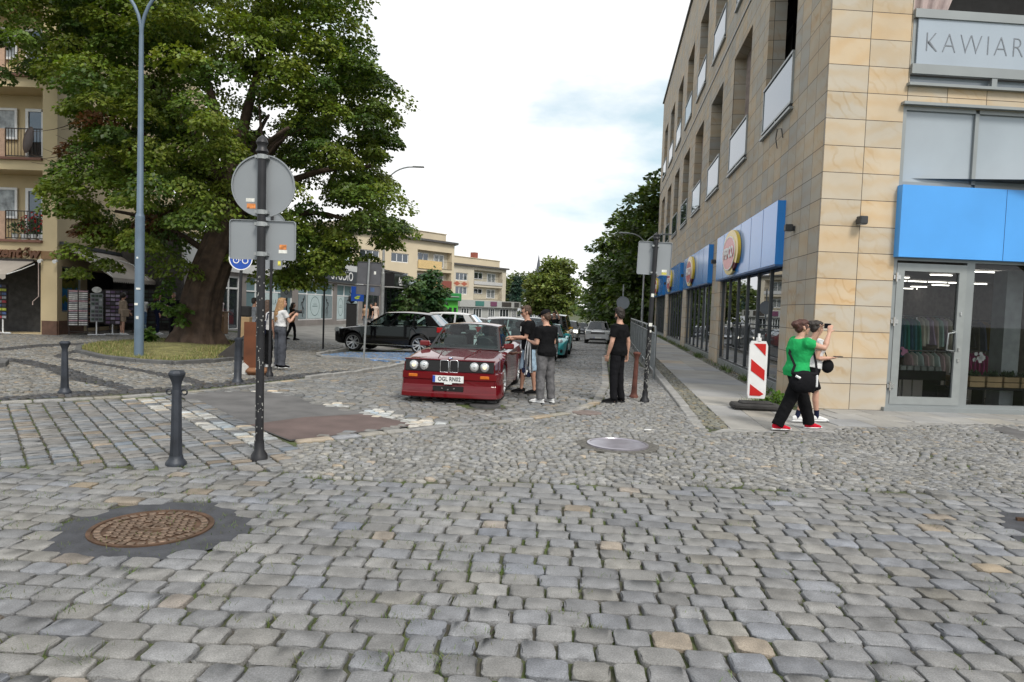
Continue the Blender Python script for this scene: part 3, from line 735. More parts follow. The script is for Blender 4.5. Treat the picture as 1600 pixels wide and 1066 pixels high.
# front wall: openings of the corner bay and further bays to the right
LF = 13.0
fop = [(1.42, 6.4, .06, 5.46), (1.50, 6.4, 5.82, 9.7), (1.50, 6.4, 11.2, 14.75), (7.6, 12.2, .06, 5.46), (7.6, 12.2, 5.82, 9.7), (7.6, 12.2, 11.2, 14.75)]
b = MB(); wall_open(b, LF, HS, fop, .30, -.3)
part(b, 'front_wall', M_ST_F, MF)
b = MB(); b.box((LF / 2 + .1, .15, HS + .055), (LF, .5, .11)); part(b, 'cornice', M_DALU, MF)
# roof slab and inner dark walls so that nothing shows through
fx = lambda u, v: (u * math.cos(FA) - v * math.sin(FA), u * math.sin(FA) + v * math.cos(FA))
b = MB()
p0, p1, p2, p3 = (0.15, .15), fx(LF, .2), (LF + .1338 * LS, LS), (.1338 * LS + .15, .991 * LS)
b.quad((*p0, HS - .3), (*p1, HS - .3), (*p2, HS - .3), (*p3, HS - .3)); b.quad((*p1, -.2), (*p2, -.2), (*p2, HS), (*p1, HS)); b.quad((*p2, -.2), (*p3, -.2), (*p3, HS), (*p2, HS))
for z_ in (5.6, 10.9): b.quad((*p0, z_), (*p1, z_), (*p2, z_), (*p3, z_))
b.build('roof', mat('roof_felt', (.08, .08, .08), rough=.9), shop)
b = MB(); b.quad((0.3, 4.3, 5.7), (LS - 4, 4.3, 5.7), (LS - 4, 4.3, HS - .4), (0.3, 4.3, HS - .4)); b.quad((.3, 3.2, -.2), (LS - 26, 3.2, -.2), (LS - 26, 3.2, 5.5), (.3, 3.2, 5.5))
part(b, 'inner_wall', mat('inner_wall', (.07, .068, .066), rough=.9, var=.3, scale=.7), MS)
b = MB()
for z_ in (-.01, 4.2): b.quad((.1, .4, z_), (LS - .4, .4, z_), (LS - .4, 4.2, z_), (.1, 4.2, z_))
part(b, 'inner_floor', mat('inner_floor', (.10, .098, .095), rough=.5, var=.2), MS)
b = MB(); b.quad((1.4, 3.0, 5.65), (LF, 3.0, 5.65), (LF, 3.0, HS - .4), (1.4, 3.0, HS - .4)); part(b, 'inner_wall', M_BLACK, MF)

# shop windows of the side: frame with mullions, glass, plinth
for k, (a, bb) in enumerate(bays):
    x0, x1 = dS(bb), dS(a)
    wdw = MB(); nm = 6; mul = [x0 + (x1 - x0) * (j / nm) for j in range(1, nm)]
    frame_rect(wdw, x0, x1, .18, 2.82, .10, .055, .08, mul)
    o = part(wdw, 'shop_window', M_DALU, MS)
    g = MB(); g.quad((x0 + .02, .10, .2), (x1 - .02, .10, .2), (x1 - .02, .10, 2.8), (x0 + .02, .10, 2.8)); part(g, 'glass', glass('side_glass', (.55, .6, .6), .55, 1.75), Matrix.Identity(4), o)
    g = MB(); g.box(((x0 + x1) / 2, .10, -.21), (x1 - x0, .16, .78)); part(g, 'plinth', M_ALU, Matrix.Identity(4), o)
    # backing behind the sign board
    g = MB(); g.box(((x0 + x1) / 2, .2, 3.42), (x1 - x0, .1, 1.18)); part(g, 'header', M_DALU, Matrix.Identity(4), o)
# upper openings: balustrade pane, rail, dark frame behind, curtain
def curtain(x0, x1, z0, z1, y, wid, left=True, seed=0):
    b = MB(); n_, k_ = 26, 12; rr = random.Random(seed); V = []
    for j in range(k_ + 1):
        v = j / k_; z = z1 - (z1 - z0) * v
        ww = wid * (.55 + .45 * math.sin(math.pi * min(1, v * .8 + .15)))
        for i in range(n_ + 1):
            u = i / n_; x = u * ww; yy_ = y + .07 * math.sin(u * 19 + seed) * (1 - .3 * v) + .03 * math.sin(u * 41)
            V.append((x0 + x if left else x1 - x, yy_, z))
    F = [(j * (n_ + 1) + i, j * (n_ + 1) + i + 1, (j + 1) * (n_ + 1) + i + 1, (j + 1) * (n_ + 1) + i) for j in range(k_) for i in range(n_)]
    b.add(V, F); return b
for k, u in enumerate(upw):
    for (zb, zg, zt) in ((6.03, 7.2, 9.7), (11.2, 12.35, 14.75)):
        x0, x1 = dS(u + 2.75), dS(u)
        wdw = MB()
        for zz, hh in ((zb + .12, .05), (zg, .05)): wdw.box(((x0 + x1) / 2, -.02, zz), (x1 - x0 + .02, .07, hh))
        for xx in (x0 + .02, x1 - .02): wdw.box((xx, -.02, (zb + .145 + zg - .025) / 2), (.04, .05, zg - zb - .17))
        wdw.box(((x0 + x1) / 2, -.03, zb - .015), (x1 - x0 + .16, .1, .05)); wdw.box(((x0 + x1) / 2, -.02, zb + .05), (.06, .05, .09))
        o = part(wdw, 'window', M_ALU, MS)
        g = MB(); g.box(((x0 + x1) / 2, -.02, (zb + .145 + zg - .025) / 2), (x1 - x0 - .08, .02, zg - zb - .17)); part(g, 'glass_balustrade', G_MIRR, Matrix.Identity(4), o)
        if k < 5: part(curtain(x0 + .1, x1 - .1, zb + .3, zt, .5 - .12, 1.15, k % 2 == 1, k + zb), 'curtain', M_CURT, Matrix.Identity(4), o, 180)
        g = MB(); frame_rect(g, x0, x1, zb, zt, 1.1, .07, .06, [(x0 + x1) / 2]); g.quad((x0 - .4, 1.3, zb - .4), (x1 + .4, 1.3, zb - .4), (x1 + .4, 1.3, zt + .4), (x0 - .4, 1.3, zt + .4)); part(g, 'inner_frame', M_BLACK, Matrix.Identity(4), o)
# front upper windows with the lettered balustrade pane
for (x0, x1) in ((1.50, 6.4), (7.6, 12.2)):
    for (zb, zg, zt) in ((5.82, 7.12, 9.7), (11.2, 12.4, 14.75)):
        wdw = MB(); zs_ = zb + .2
        wdw.box(((x0 + x1) / 2, -.03, zb + .01), (x1 - x0 + .1, .12, .05)); wdw.box(((x0 + x1) / 2, -.02, zs_ + .08), (x1 - x0, .08, .17)); wdw.box(((x0 + x1) / 2, -.02, zg - .06), (x1 - x0, .09, .15))
        wdw.box((x0 + .05, .03, (zs_ + zg) / 2 + .01), (.08, .05, zg - zs_ - .31)); wdw.box(((x0 + x1) / 2 - .9, -.02, zb + .115), (.10, .06, .15))
        o = part(wdw, 'window', M_ALU, MF)
        g = MB(); g.box(((x0 + x1) / 2 + .03, -.02, (zs_ + zg) / 2 + .015), (x1 - x0 - .10, .03, zg - zs_ - .30)); part(g, 'glass_balustrade', G_PALE, Matrix.Identity(4), o)
        g = MB(); g.box(((x0 + x1) / 2, .10, zb + .115), (x1 - x0, .02, .15)); part(g, 'lower_pane', G_PALE, Matrix.Identity(4), o)
        for q in (0, 1): part(curtain(x0 + .05, x1 - .05, zg - .1, zt, .22, 1.0, q == 0, q + zb), 'curtain', mat('pink_grey_curtain', (.42, .34, .33), rough=.9, var=.12), Matrix.Identity(4), o, 180)
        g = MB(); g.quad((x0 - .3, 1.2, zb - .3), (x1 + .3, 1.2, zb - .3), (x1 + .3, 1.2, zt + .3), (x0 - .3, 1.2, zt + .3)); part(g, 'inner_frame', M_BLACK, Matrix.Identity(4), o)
        if x0 < 2 and zb < 6:
            text('lettering', 'KAWIARNIA', .50, mat('frost_letters', (.17, .19, .22), rough=.6), o, (x0 + .20, -.0385, 6.56), (rad(90), 0, 0), .002, sx=.83, align='LEFT', bold=-.012, spacing=1.25)
# ground floor of the front: door, shop window, upper pale panes
x0, x1 = 1.42, 6.4
wdw = MB(); frame_rect(wdw, x0, x1, 4.06, 5.46, .06, .07, .1, [2.82, 4.3]); wdw.box(((x0 + x1) / 2, -.04, 5.49), (x1 - x0 + .1, .12, .05))
o = part(wdw, 'window', M_ALU, MF); g = MB(); g.box(((x0 + x1) / 2, .07, 4.76), (x1 - x0 - .1, .02, 1.34)); part(g, 'pane', mat('grey_pane', (.33, .375, .42), rough=.05, var=.08, scale=.6, spec=.8), Matrix.Identity(4), o)  # grey-blue pane colour imitates the sky reflected in it
door = MB(); frame_rect(door, 1.42, 2.90, .06, 2.80, .08, .075, .12)
o = part(door, 'door', M_ALU, MF)
g = MB(); frame_rect(g, 1.50, 2.82, .12, 2.68, .045, .14, .07); part(g, 'leaf', mat('leaf_grey', (.30, .32, .32), rough=.4, metal=.3, var=.05), Matrix.Identity(4), o)
g = MB(); frame_fill(g, 1.6, 2.72, .22, 2.58, .05, .0); part(g, 'glass', G_SHOP, Matrix.Identity(4), o)
g = MB(); g.tube([(2.62, -.0, 1.48), (2.62, -.09, 1.46), (2.62, -.09, 1.12), (2.62, .0, 1.10)], .018, 8); g.tube([(2.62, -.07, 1.46), (2.47, -.09, 1.44), (2.45, -.09, 1.14), (2.62, -.07, 1.12)], .014, 8); part(g, 'handle', M_ALU, Matrix.Identity(4), o, 60)
M_STEEL = mat('bright_steel', (.6, .6, .6), rough=.25, metal=.9, var=.05)
for z_ in (.45, 1.62, 2.42):
    g = MB(); g.tube([(1.485, -.02, z_ - .08), (1.485, -.02, z_ + .08)], .02, 8); g.box((1.455, .005, z_), (.05, .03, .07)); g.box((1.53, .0, z_), (.06, .03, .07)); part(g, 'hinge', M_STEEL, Matrix.Identity(4), o)
for z_ in (.95, 1.15, 1.8):
    g = MB(); g.box((2.75, .0, z_), (.03, .025, .07), 0, .006); part(g, 'lock', M_STEEL, Matrix.Identity(4), o)
wdw = MB(); frame_rect(wdw, 2.90, 6.4, .06, 2.80, .08, .075, .12, [4.45])
o = part(wdw, 'shop_window', M_ALU, MF); g = MB(); frame_fill(g, 2.95, 6.35, .1, 2.72, .09, .0); part(g, 'glass', G_SHOP, Matrix.Identity(4), o)
g = MB(); g.box((3.9, -.02, .02), (5.1, .12, .10)); part(g, 'sill', M_ALU, MF)
wdw = MB(); frame_rect(wdw, 7.6, 12.2, .06, 5.4, .08, .08, .12, [9.1, 10.6], [2.8, 4.06])
o = part(wdw, 'shop_window', M_ALU, MF); g = MB(); frame_fill(g, 7.6, 12.2, .06, 5.4, .1, .0); part(g, 'glass', mirror_glass('dim_glass'), Matrix.Identity(4), o)
# shop interior behind the door
b = MB(); b.quad((1.2, .36, .012), (12.4, .36, .012), (12.4, 25, .012), (6.6, 25, .012)); part(b, 'shop_floor', mat('shop_floor', (.17, .16, .15), rough=.35, var=.1), MF)
b = MB(); b.quad((6.6, 25, 0), (12.4, 25, 0), (12.4, 25, 3.0), (6.6, 25, 3.0)); b.quad((12.4, .4, 0), (12.4, 25, 0), (12.4, 25, 3.0), (12.4, .4, 3.0)); b.quad((1.2, .35, 3.0), (12.4, .35, 3.0), (12.4, 25, 3.0), (6.6, 25, 3.0))
part(b, 'shop_walls', mat('shop_walls', (.16, .148, .14), rough=.8, var=.2), MF)
for j in range(11):
    for i in range(9):
        if (i * 3 + j * 2) % 3 == 0 or (i + j) % 5 == 1:
            u_ = 4.2 + j * .75 + (i - 2) * (.62 + .03 * j) + (j % 2) * .25
            b = MB(); b.box((u_, 5.0 + j * 1.75, 2.96), (.62, .06, .02)); part(b, 'ceiling_light', mat('light_strip', (.9, .9, .85), emit=((1, .95, .85), 6.0)), MF)
b = MB(); b.box((4.32, .85, 1.35), (.34, .34, 2.65)); part(b, 'column', mat('pale_column', (.42, .44, .45), rough=.6), MF)

# things inside: rails of clothes, planters, orchids
def on_front(u, v, z=0.0):
    a, c = fx(u, v); return (CX + a, CY + c, z)
def garments(name, label, u, v, n_, wid, zt, hgt, cols, shelf=False, group=None):
    t = thing(name, label, 'clothes rail', on_front(u, v), FA, group)
    b = MB()
    for s_ in (-1, 1): b.tube([(s_ * wid / 2, 0, 0), (s_ * wid / 2, 0, zt)], .016, 6); b.box((s_ * wid / 2, 0, .02), (.05, .45, .03))
    b.tube([(-wid / 2, 0, zt), (wid / 2, 0, zt)], .016, 6); b.build('rail', M_STEEL, t)
    for i in range(n_):
        c = cols[i % len(cols)]; mm = mat('cloth_%d' % int(c[0] * 1000 + c[1] * 100000 + c[2] * 7), c, rough=.9, var=.12, scale=8, bump=.2)
        x = -wid / 2 + wid * (i + .5) / n_; g = MB(); h_ = hgt * random.uniform(.85, 1.1); wd = .05 * random.uniform(.8, 1.2)
        g.tube([(x, 0, zt - .03), (x, 0, zt - .10), (x + random.uniform(-.01, .01), 0, zt - .28), (x + random.uniform(-.03, .03), random.uniform(-.03, .03), zt - h_)], [(.012, .03), (.03, .18), (wd, .21), (wd * 1.3, .25)], 10, flat=(1, 0, 0)); g.build('garment', mm, t, smooth=60)
PAST = [(.55, .45, .38), (.45, .62, .55), (.62, .5, .55), (.6, .56, .45), (.7, .68, .6), (.5, .38, .5)]
garments('clothes_rail', 'rail of teal and green trousers hanging inside the shop door', 2.62, 1.5, 8, .62, 1.72, .85, [(.03, .16, .19), (.02, .20, .15), (.03, .10, .16)])
garments('clothes_rail', 'upper rail of pastel cardigans hanging behind the shop door glass', 3.3, 1.75, 10, 1.0, 1.75, .62, PAST)
garments('clothes_rail', 'low rail of pink and white tops behind the door handle', 3.05, 1.25, 9, 1.0, 1.05, .5, [(.6, .42, .42), (.65, .62, .55), (.5, .6, .56)])
garments('clothes_rail', 'rail of mustard and dark garments deep in the shop behind the planters', 5.1, 2.8, 12, 1.6, 1.7, .62, [(.30, .19, .05), (.06, .06, .07), (.12, .11, .10), (.10, .12, .2)])
garments('clothes_rail', 'low rail of magenta garments beside the pale shop column', 4.75, 2.2, 5, .5, 1.02, .5, [(.45, .05, .18), (.40, .04, .2)])
M_WOODB = mat('planter_wood', (.52, .36, .19), rough=.7, var=.15, scale=4)
M_SUCC = mat('dark_leaves', (.035, .075, .03), rough=.6, var=.2, scale=20, attr=False)
bt = thing('display_bench', 'low dark bench that carries the planters in the shop window', 'bench', on_front(4.05, .60), FA)
b = MB(); b.box((0, 0, .40), (2.4, .36, .04)); b.build('top', M_BLACK, bt)
for s_ in (-1.1, -.4, .4, 1.1):
    b = MB(); b.box((s_, 0, .19), (.03, .3, .38)); b.build('leg', M_BLACK, bt)
WORD = ['first from the door', 'second from the door', 'third from the door', 'fourth from the door', 'fifth from the door', 'sixth from the door']
for i in range(6):
    t = thing('planter_box', 'pale wooden planter box with bushy plants in the shop window, ' + WORD[i], 'planter', on_front(3.17 + i * .345, .56, .42), FA, 'wooden planters in the shop window')
    b = MB(); b.box((0, 0, .055), (.30, .2, .095), 0, .004); b.box((0, 0, .162), (.30, .2, .095), 0, .004); b.build('box', M_WOODB, t)
    rr = random.Random(i); g = MB()
    for q in range(70):
        a_ = rr.uniform(0, 6.3); e_ = rr.uniform(.1, 1.4); ln = rr.uniform(.08, .15); c_ = Vector((rr.uniform(-.11, .11), rr.uniform(-.06, .06), .21)); d_ = Vector((math.cos(a_) * math.cos(e_), math.sin(a_) * math.cos(e_), math.sin(e_)))
        s_ = d_.cross(Vector((0, 0, 1))).normalized() * .022; g.quad(c_, c_ + d_ * ln * .5 + s_, c_ + d_ * ln, c_ + d_ * ln * .5 - s_)
    g.build('leaves', M_SUCC, t)
def orchid(name, label, u, v, z, petal, h):
    t = thing(name, label, 'plant', on_front(u, v, z), FA); g = MB()
    g.tube([(0, 0, 0), (.02, 0, h * .6), (.10, 0, h * .95), (.2, 0, h * .9)], .005, 6); g.build('stem', M_SUCC, t)
    g = MB(); rr = random.Random(int(u * 100))
    for q in range(9):
        c_ = Vector((rr.uniform(.0, .26), rr.uniform(-.05, .05), h * rr.uniform(.72, 1.0)))
        for a_ in range(5):
            th = a_ * 1.2566 + q; d_ = Vector((math.cos(th), -.25, math.sin(th))) * .045; e_ = Vector((-math.sin(th), 0, math.cos(th))) * .022
            g.quad(c_, c_ + d_ * .6 + e_, c_ + d_, c_ + d_ * .6 - e_)
    g.build('blossoms', petal, t)
orchid('orchid', 'white orchid standing among the planters in the shop window', 3.5, .62, .44, mat('white_petal', (.8, .78, .78), rough=.6), .62)
t = thing('display_table', 'dark low table with folded clothes just inside the door glass', 'table', on_front(2.5, .95), FA)
b = MB(); b.box((0, 0, .60), (1.1, .5, .18)); b.build('top', M_BLACK, t)
for s_ in (-.45, .45):
    b = MB(); b.box((s_, 0, .255), (.05, .45, .51)); b.build('leg', M_BLACK, t)
b = MB()
for i in range(7): b.box((-.42 + i * .14, -.12, .73), (.11, .18, .09), 0, .01)
b.build('folded_clothes', mat('folded', (.3, .32, .30), rough=.9, var=.35, scale=3), t)
orchid('orchid', 'pink orchid on the low table inside the shop door', 2.15, .85, .70, mat('pink_petal', (.6, .25, .4), rough=.6), .42)

# ------------------------------------------------------------------ blue sign boards with the oval logo
M_YEL = mat('logo_yellow', (.75, .50, .03), rough=.35, var=.05, coat=.3)
M_PALEY = mat('logo_pale_yellow', (.80, .62, .22), rough=.35, var=.05)
M_RED = mat('logo_red', (.55, .03, .05), rough=.35, var=.05, coat=.3)
M_DRED = mat('logo_dark_red', (.16, .012, .02), rough=.4, var=.05)
M_WHITE = mat('white_letters', (.82, .82, .82), rough=.4, var=.03)
def oval(mb, rx, rz, y0, y1, n=40, cx=0, cz=0, a0=0, a1=2 * math.pi, inner=None):
    P = [(cx + rx * math.cos(a0 + (a1 - a0) * i / n), cz + rz * math.sin(a0 + (a1 - a0) * i / n)) for i in range(n + (0 if inner is None and a1 - a0 > 6.2 else 1))]
    if inner is None:
        k = len(P); mb.add([(x, y0, z) for x, z in P] + [(x, y1, z) for x, z in P], [tuple(range(k))] + [(i, i + k, (i + 1) % k + k, (i + 1) % k) for i in range(k)])
    else:
        Q = [(cx + inner[2] + inner[0] * math.cos(a0 + (a1 - a0) * i / n), cz + inner[3] + inner[1] * math.sin(a0 + (a1 - a0) * i / n)) for i in range(n + 1)]
        k = n + 1; V = [(x, y0, z) for x, z in P] + [(x, y0, z) for x, z in Q] + [(x, y1, z) for x, z in P] + [(x, y1, z) for x, z in Q]
        F = [(i, i + 1, i + 1 + k, i + k) for i in range(n)] + [(i, i + 2 * k, i + 1 + 2 * k, i + 1) for i in range(n)] + [(i + k, i + 1 + k, i + 1 + 3 * k, i + 3 * k) for i in range(n)]
        mb.add(V, F)
def logo(t, cx, cz, y):
    """oval badge: crescents of yellow and dark red round a red oval with white letters"""
    b = MB(); oval(b, 1.22, .63, y, y + .085, 48, cx + .05, cz, rad(-35), rad(200), inner=(1.0, .48, -.14, -.03)); b.build('yellow_crescent', M_YEL, t)
    b = MB(); oval(b, 1.18, .61, y + .01, y + .085, 48, cx - .02, cz - .02, rad(180), rad(300), inner=(1.02, .52, -.0, .03)); b.build('pale_crescent', M_PALEY, t)
    b = MB(); oval(b, 1.1, .55, y + .02, y + .085, 48, cx, cz - .02); b.build('dark_oval', M_DRED, t)
    b = MB(); oval(b, .98, .48, y - .02, y + .08, 48, cx - .06, cz - .02); b.build('red_oval', M_RED, t)
    b = MB(); oval(b, .99, .487, y - .024, y + .0, 48, cx - .06, cz - .02, inner=(.95, .455, 0, 0)); b.build('white_rim', M_WHITE, t)
    text('lettering', 'PEPCO', .42, M_WHITE, t, (cx - .06, y - .03, cz - .02), (rad(90), 0, 0), .008, sx=1.22, bold=.014)
WS = Matrix.Translation((sx0, sy0, 0)) @ Matrix.Rotation(SIDE_ANG, 4, 'Z')
order = ['nearest the street corner', 'second from the street corner', 'third from the street corner', 'farthest from the street corner']
for k, (a, bb) in enumerate(bays):
    x0, x1 = dS(bb), dS(a); p = WS @ Vector(((x0 + x1) / 2, 0, 2.75))
    t = thing('shop_sign', 'blue sign board with oval logo on the side wall, ' + order[k], 'sign', p, SIDE_ANG, 'blue sign boards on the side wall')
    hw = (x1 - x0) / 2; b = MB(); b.box((0, -.06, .68), (hw * 2, .22, 1.36)); b.build('board', M_BLUE, t)
    b = MB()
    for q in range(1, 6): b.box((-hw + q * hw / 3, -.172, .68), (.008, .004, 1.34))
    b.box((0, -.06, -.022), (hw * 2, .2, .04)); b.build('panel_joints', mat('joint_blue', (.02, .09, .25), rough=.5), t)
    logo(t, -hw + 3.0, .66, -.265)
# front board
p = on_front(1.40, -.0, 2.77)
t = thing('shop_sign', 'plain sky blue sign board above the glass shop door facing the square', 'sign', p, FA)
b = MB(); b.box((2.6, -.07, .64), (5.2, .16, 1.27), 0); b.build('board', M_BLUE2, t)
b = MB()
for q in (1.95, 3.5): b.box((q, -.152, .64), (.007, .004, 1.26))
b.build('panel_joints', mat('joint_blue', (.02, .09, .25), rough=.5), t)
logo(t, 3.75, .30, -.245)
# wall lamps
M_LAMP = mat('lamp_case', (.05, .052, .055), rough=.5, metal=.3)
def wall_lamp(M, x, z, lab):
    p = M @ Vector((x, 0, z)); t = thing('wall_lamp', lab, 'lamp', p, M.to_euler().z, 'small square wall lamps')
    b = MB(); b.box((0, -.02, 0), (.10, .04, .10), 0, .01); b.build('bracket', M_LAMP, t)
    b = MB(); b.box((0, -.12, .01), (.14, .15, .14), 0, .012); b.build('housing', M_LAMP, t)
    b = MB(); b.box((0, -.12, -.065), (.11, .11, .012)); b.build('lens', mat('lamp_lens', (.3, .3, .3), rough=.2), t)
for d, lab in ((1.67, 'small dark wall lamp on the side wall between the corner and the first blue sign'), (11.6, 'small dark wall lamp between the two nearest blue signs on the side wall'), (21.3, 'small dark wall lamp between the second and third blue signs on the side wall'), (31.3, 'small dark wall lamp between the two farthest blue signs on the side wall')):
    wall_lamp(WS, dS(d), 3.42, lab)
WF = Matrix.Translation((CX, CY, 0)) @ MF
wall_lamp(WF, .71, 3.38, 'small dark wall lamp on the sunny front wall left of the sky blue board')
# loose cable on the side wall
b = MB(); p = [(dS(3.0), -.02, 5.55), (dS(3.0), -.06, 5.75), (dS(3.25), -.09, 5.8), (dS(3.4), -.08, 5.62), (dS(3.35), -.05, 5.4)]
b.tube([WS @ Vector(q) for q in p], .012, 6); tag(b.build('cable', M_LAMP), 'short loose black cable hanging from the side wall under the first upper window', 'cable')
# ================================================================== BUILDINGS ON THE LEFT AND FAR AWAY
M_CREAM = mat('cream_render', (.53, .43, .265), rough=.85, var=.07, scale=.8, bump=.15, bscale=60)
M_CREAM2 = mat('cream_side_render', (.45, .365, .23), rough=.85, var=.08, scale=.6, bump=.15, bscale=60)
M_BROWN = mat('brown_plinth', (.115, .062, .042), rough=.75, var=.2, scale=4)
M_BAND = mat('brown_band', (.20, .115, .05), rough=.6, var=.15)
M_PVC = mat('white_pvc', (.72, .73, .74), rough=.4, var=.04)
M_RAIL = mat('dark_rail', (.035, .028, .026), rough=.5, metal=.3)
M_PANE = mirror_glass('window_pane', (.03, .036, .042), 1.7)
M_PANEC = mat('curtained_pane', (.24, .26, .27), rough=.12, var=.5, scale=3.5, spec=.7)
M_ROOFD = mat('dark_roof', (.075, .072, .07), rough=.9, var=.2)

def facade(name, origin, az_deg):
    """frame of a facade: local x along az (to the right seen from outside), -y outward"""
    d = dirv(az_deg); return Matrix.Translation(Vector(origin)) @ Matrix.Rotation(math.atan2(d.y, d.x), 4, 'Z')
class Bld:
    def __init__(s, name, label, origin, az, cat='building'):
        s.M = facade(name, origin, az); s.t = thing(name, label, cat, origin, s.M.to_euler().z)
    def part(s, b, name, mats, parent=None, smooth=None): return b.build(name, mats, parent or s.t, smooth)
    def window(s, x0, x1, z0, z1, y=.12, mul=1, pane=None, fw=.07, frame=None, name='window', mulz=()):
        b = MB(); frame_rect(b, x0, x1, z0, z1, y, fw, .07, [x0 + (x1 - x0) * (i + 1) / (mul + 1) for i in range(mul)], mulz)
        o = s.part(b, name, frame or M_PVC); g = MB(); frame_fill(g, x0, x1, z0, z1, y + .01, fw); s.part(g, 'pane', pane or M_PANE, o)
        return o
    def railing(s, x0, x1, z0, h, y=-.02, step=.11, name='railing'):
        b = MB(); n = max(2, int((x1 - x0) / step))
        for zz in (z0 + .06, z0 + h): b.box(((x0 + x1) / 2, y, zz), (x1 - x0, .035, .035))
        for i in range(n + 1): b.box((x0 + (x1 - x0) * i / n, y, z0 + .06 + (h - .06) / 2), (.016, .016, h - .10))
        return s.part(b, name, M_RAIL)

# ------------------------------------------------ apartment block at the left edge
A0 = at(89, 522)
ap = Bld('apartment_block', 'cream apartment block with railed loggias above souvenir shops at the left edge', (A0.x, A0.y, -.03), 90)
LA, HA = 14.0, 15.8
fl = [3.55, 6.62, 9.69, 12.76]
ops = [(LA - 4.9, LA - .55, f, f + 2.62) for f in fl[:3]] + [(LA - 9.6, LA - 5.4, f, f + 2.62) for f in fl[:3]] + [(LA - 6.5, LA - .62, .0, 2.80), (LA - 13, LA - 7.2, .0, 2.8)]
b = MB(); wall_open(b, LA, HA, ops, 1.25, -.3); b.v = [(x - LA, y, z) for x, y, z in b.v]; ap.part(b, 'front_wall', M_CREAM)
b = MB(); wall_open(b, 24, HA, [(.44, 2.25, .85, 2.62), (2.9, 9.5, .12, 2.55)] + [(12 + 4 * i, 13.6 + 4 * i, f + .9, f + 2.3) for i in range(3) for f in fl[:3]], .25, -.3)
sideM = Matrix.Rotation(rad(12) + rad(90), 4, 'Z')
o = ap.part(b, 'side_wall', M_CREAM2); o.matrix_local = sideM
b = MB(); b.quad((-LA, 0, HA), (0, 0, HA), (-.208 * 24, .978 * 24, HA), (-LA, 24, HA)); b.quad((-LA, 1.6, -.1), (-.75, 1.6, -.1), (-.75, 1.6, HA - .1), (-LA, 1.6, HA - .1)); ap.part(b, 'roof', M_ROOFD)
b = MB(); b.quad((-LA, 4.5, -.1), (-1.6, 4.5, -.1), (-1.6, 4.5, 3.4), (-LA, 4.5, 3.4)); b.quad((-LA, .05, -.02), (-.4, .05, -.02), (-1.5, 4.5, -.02), (-LA, 4.5, -.02)); ap.part(b, 'shop_interior', M_BLACK)
for k, f in enumerate(fl[:3]):
    for (xa, xb) in ((-4.9, -.55), (-9.6, -5.4)):
        b = MB(); b.quad((xa - .02, 1.2, f), (xb + .02, 1.2, f), (xb + .02, 1.2, f + 2.62), (xa - .02, 1.2, f + 2.62)); ap.part(b, 'loggia_wall', M_CREAM)
        b = MB(); b.box(((xa + xb) / 2, -.05, f - .045), (xb - xa + .02, .16, .09)); ap.part(b, 'slab_edge', mat('slab_lip', (.17, .08, .055), rough=.7))
        ap.window(xb - 1.42, xb - .06, f + .12, f + 2.1, 1.12, 1, M_PANE, .11, name='balcony_door'); ap.window(xb - 3.4, xb - 1.75, f + .9, f + 2.1, 1.12, 1, M_PANEC, .09)
        ap.railing(xb - 1.42, xb, f, 1.08, .02)
        b = MB(); b.box(((xa + xb - 1.42) / 2, .03, f + .53), (xb - 1.42 - xa, .08, 1.06)); ap.part(b, 'parapet', mat('rose_parapet', (.42, .28, .20), rough=.8))
b = MB(); b.box((-.275, -.025, 3.0), (.60, .08, .30)); ap.part(b, 'pillar_band', M_BAND)
b = MB(); b.box((-.275, -.012, .24), (.58, .05, .56)); ap.part(b, 'pillar_plinth', M_BROWN)
b = MB(); b.box((1.2, -.015, .24), (2.4, .05, .56)); o = ap.part(b, 'side_plinth', M_BROWN); o.matrix_local = sideM @ Matrix.Translation((.05, 0, 0))
# poster window on the side wall
Mp = mat('sea_poster', (.05, .2, .3), rough=.25, var=.1, spec=.6)
_t, _b, _n, _l = nodes_of(Mp); _tc = _n('ShaderNodeTexCoord'); _s = _n('ShaderNodeSeparateXYZ'); _l(_tc.outputs['Generated'], _s.inputs[0])
_nz = _n('ShaderNodeTexNoise'); _nz.inputs['Scale'].default_value = 5; _l(_tc.outputs['Generated'], _nz.inputs['Vector'])
_a = _n('ShaderNodeMath'); _a.operation = 'MULTIPLY_ADD'; _a.inputs[1].default_value = .35; _l(_nz.outputs['Fac'], _a.inputs[0]); _l(_s.outputs['Z'], _a.inputs[2])
_r = _n('ShaderNodeValToRGB'); e = _r.color_ramp.elements; e[0].color = (.02, .10, .25, 1); e[0].position = .2; e[1].color = (.03, .04, .015, 1); e[1].position = .95
for p_, c_ in ((.34, (.03, .16, .42, 1)), (.38, (.10, .17, .03, 1)), (.5, (.22, .24, .05, 1)), (.55, (.03, .17, .45, 1)), (.68, (.03, .22, .50, 1)), (.74, (.09, .14, .03, 1)), (.86, (.20, .18, .04, 1))):
    q = e.new(p_); q.color = c_
_l(_a.outputs[0], _r.inputs[0]); _l(_r.outputs[0], _b.inputs['Base Color'].links[0].from_node.inputs['Color'])
b = MB(); frame_rect(b, .44, 2.25, .85, 2.62, .06, .06, .08); o = ap.part(b, 'poster_window', M_ALU); o.matrix_local = sideM
g = MB(); frame_fill(g, .44, 2.25, .85, 2.62, .07, .06); ap.part(g, 'poster', Mp, o)
b = MB(); b.quad((2.9, .3, .1), (9.5, .3, .1), (9.5, .3, 2.6), (2.9, .3, 2.6)); o = ap.part(b, 'side_shop_window', M_BLACK); o.matrix_local = sideM
t = thing('shop_letters', 'carved brown shop lettering above the awning under the lowest loggia', 'sign', (A0.x - .62, A0.y - .08, 3.02))
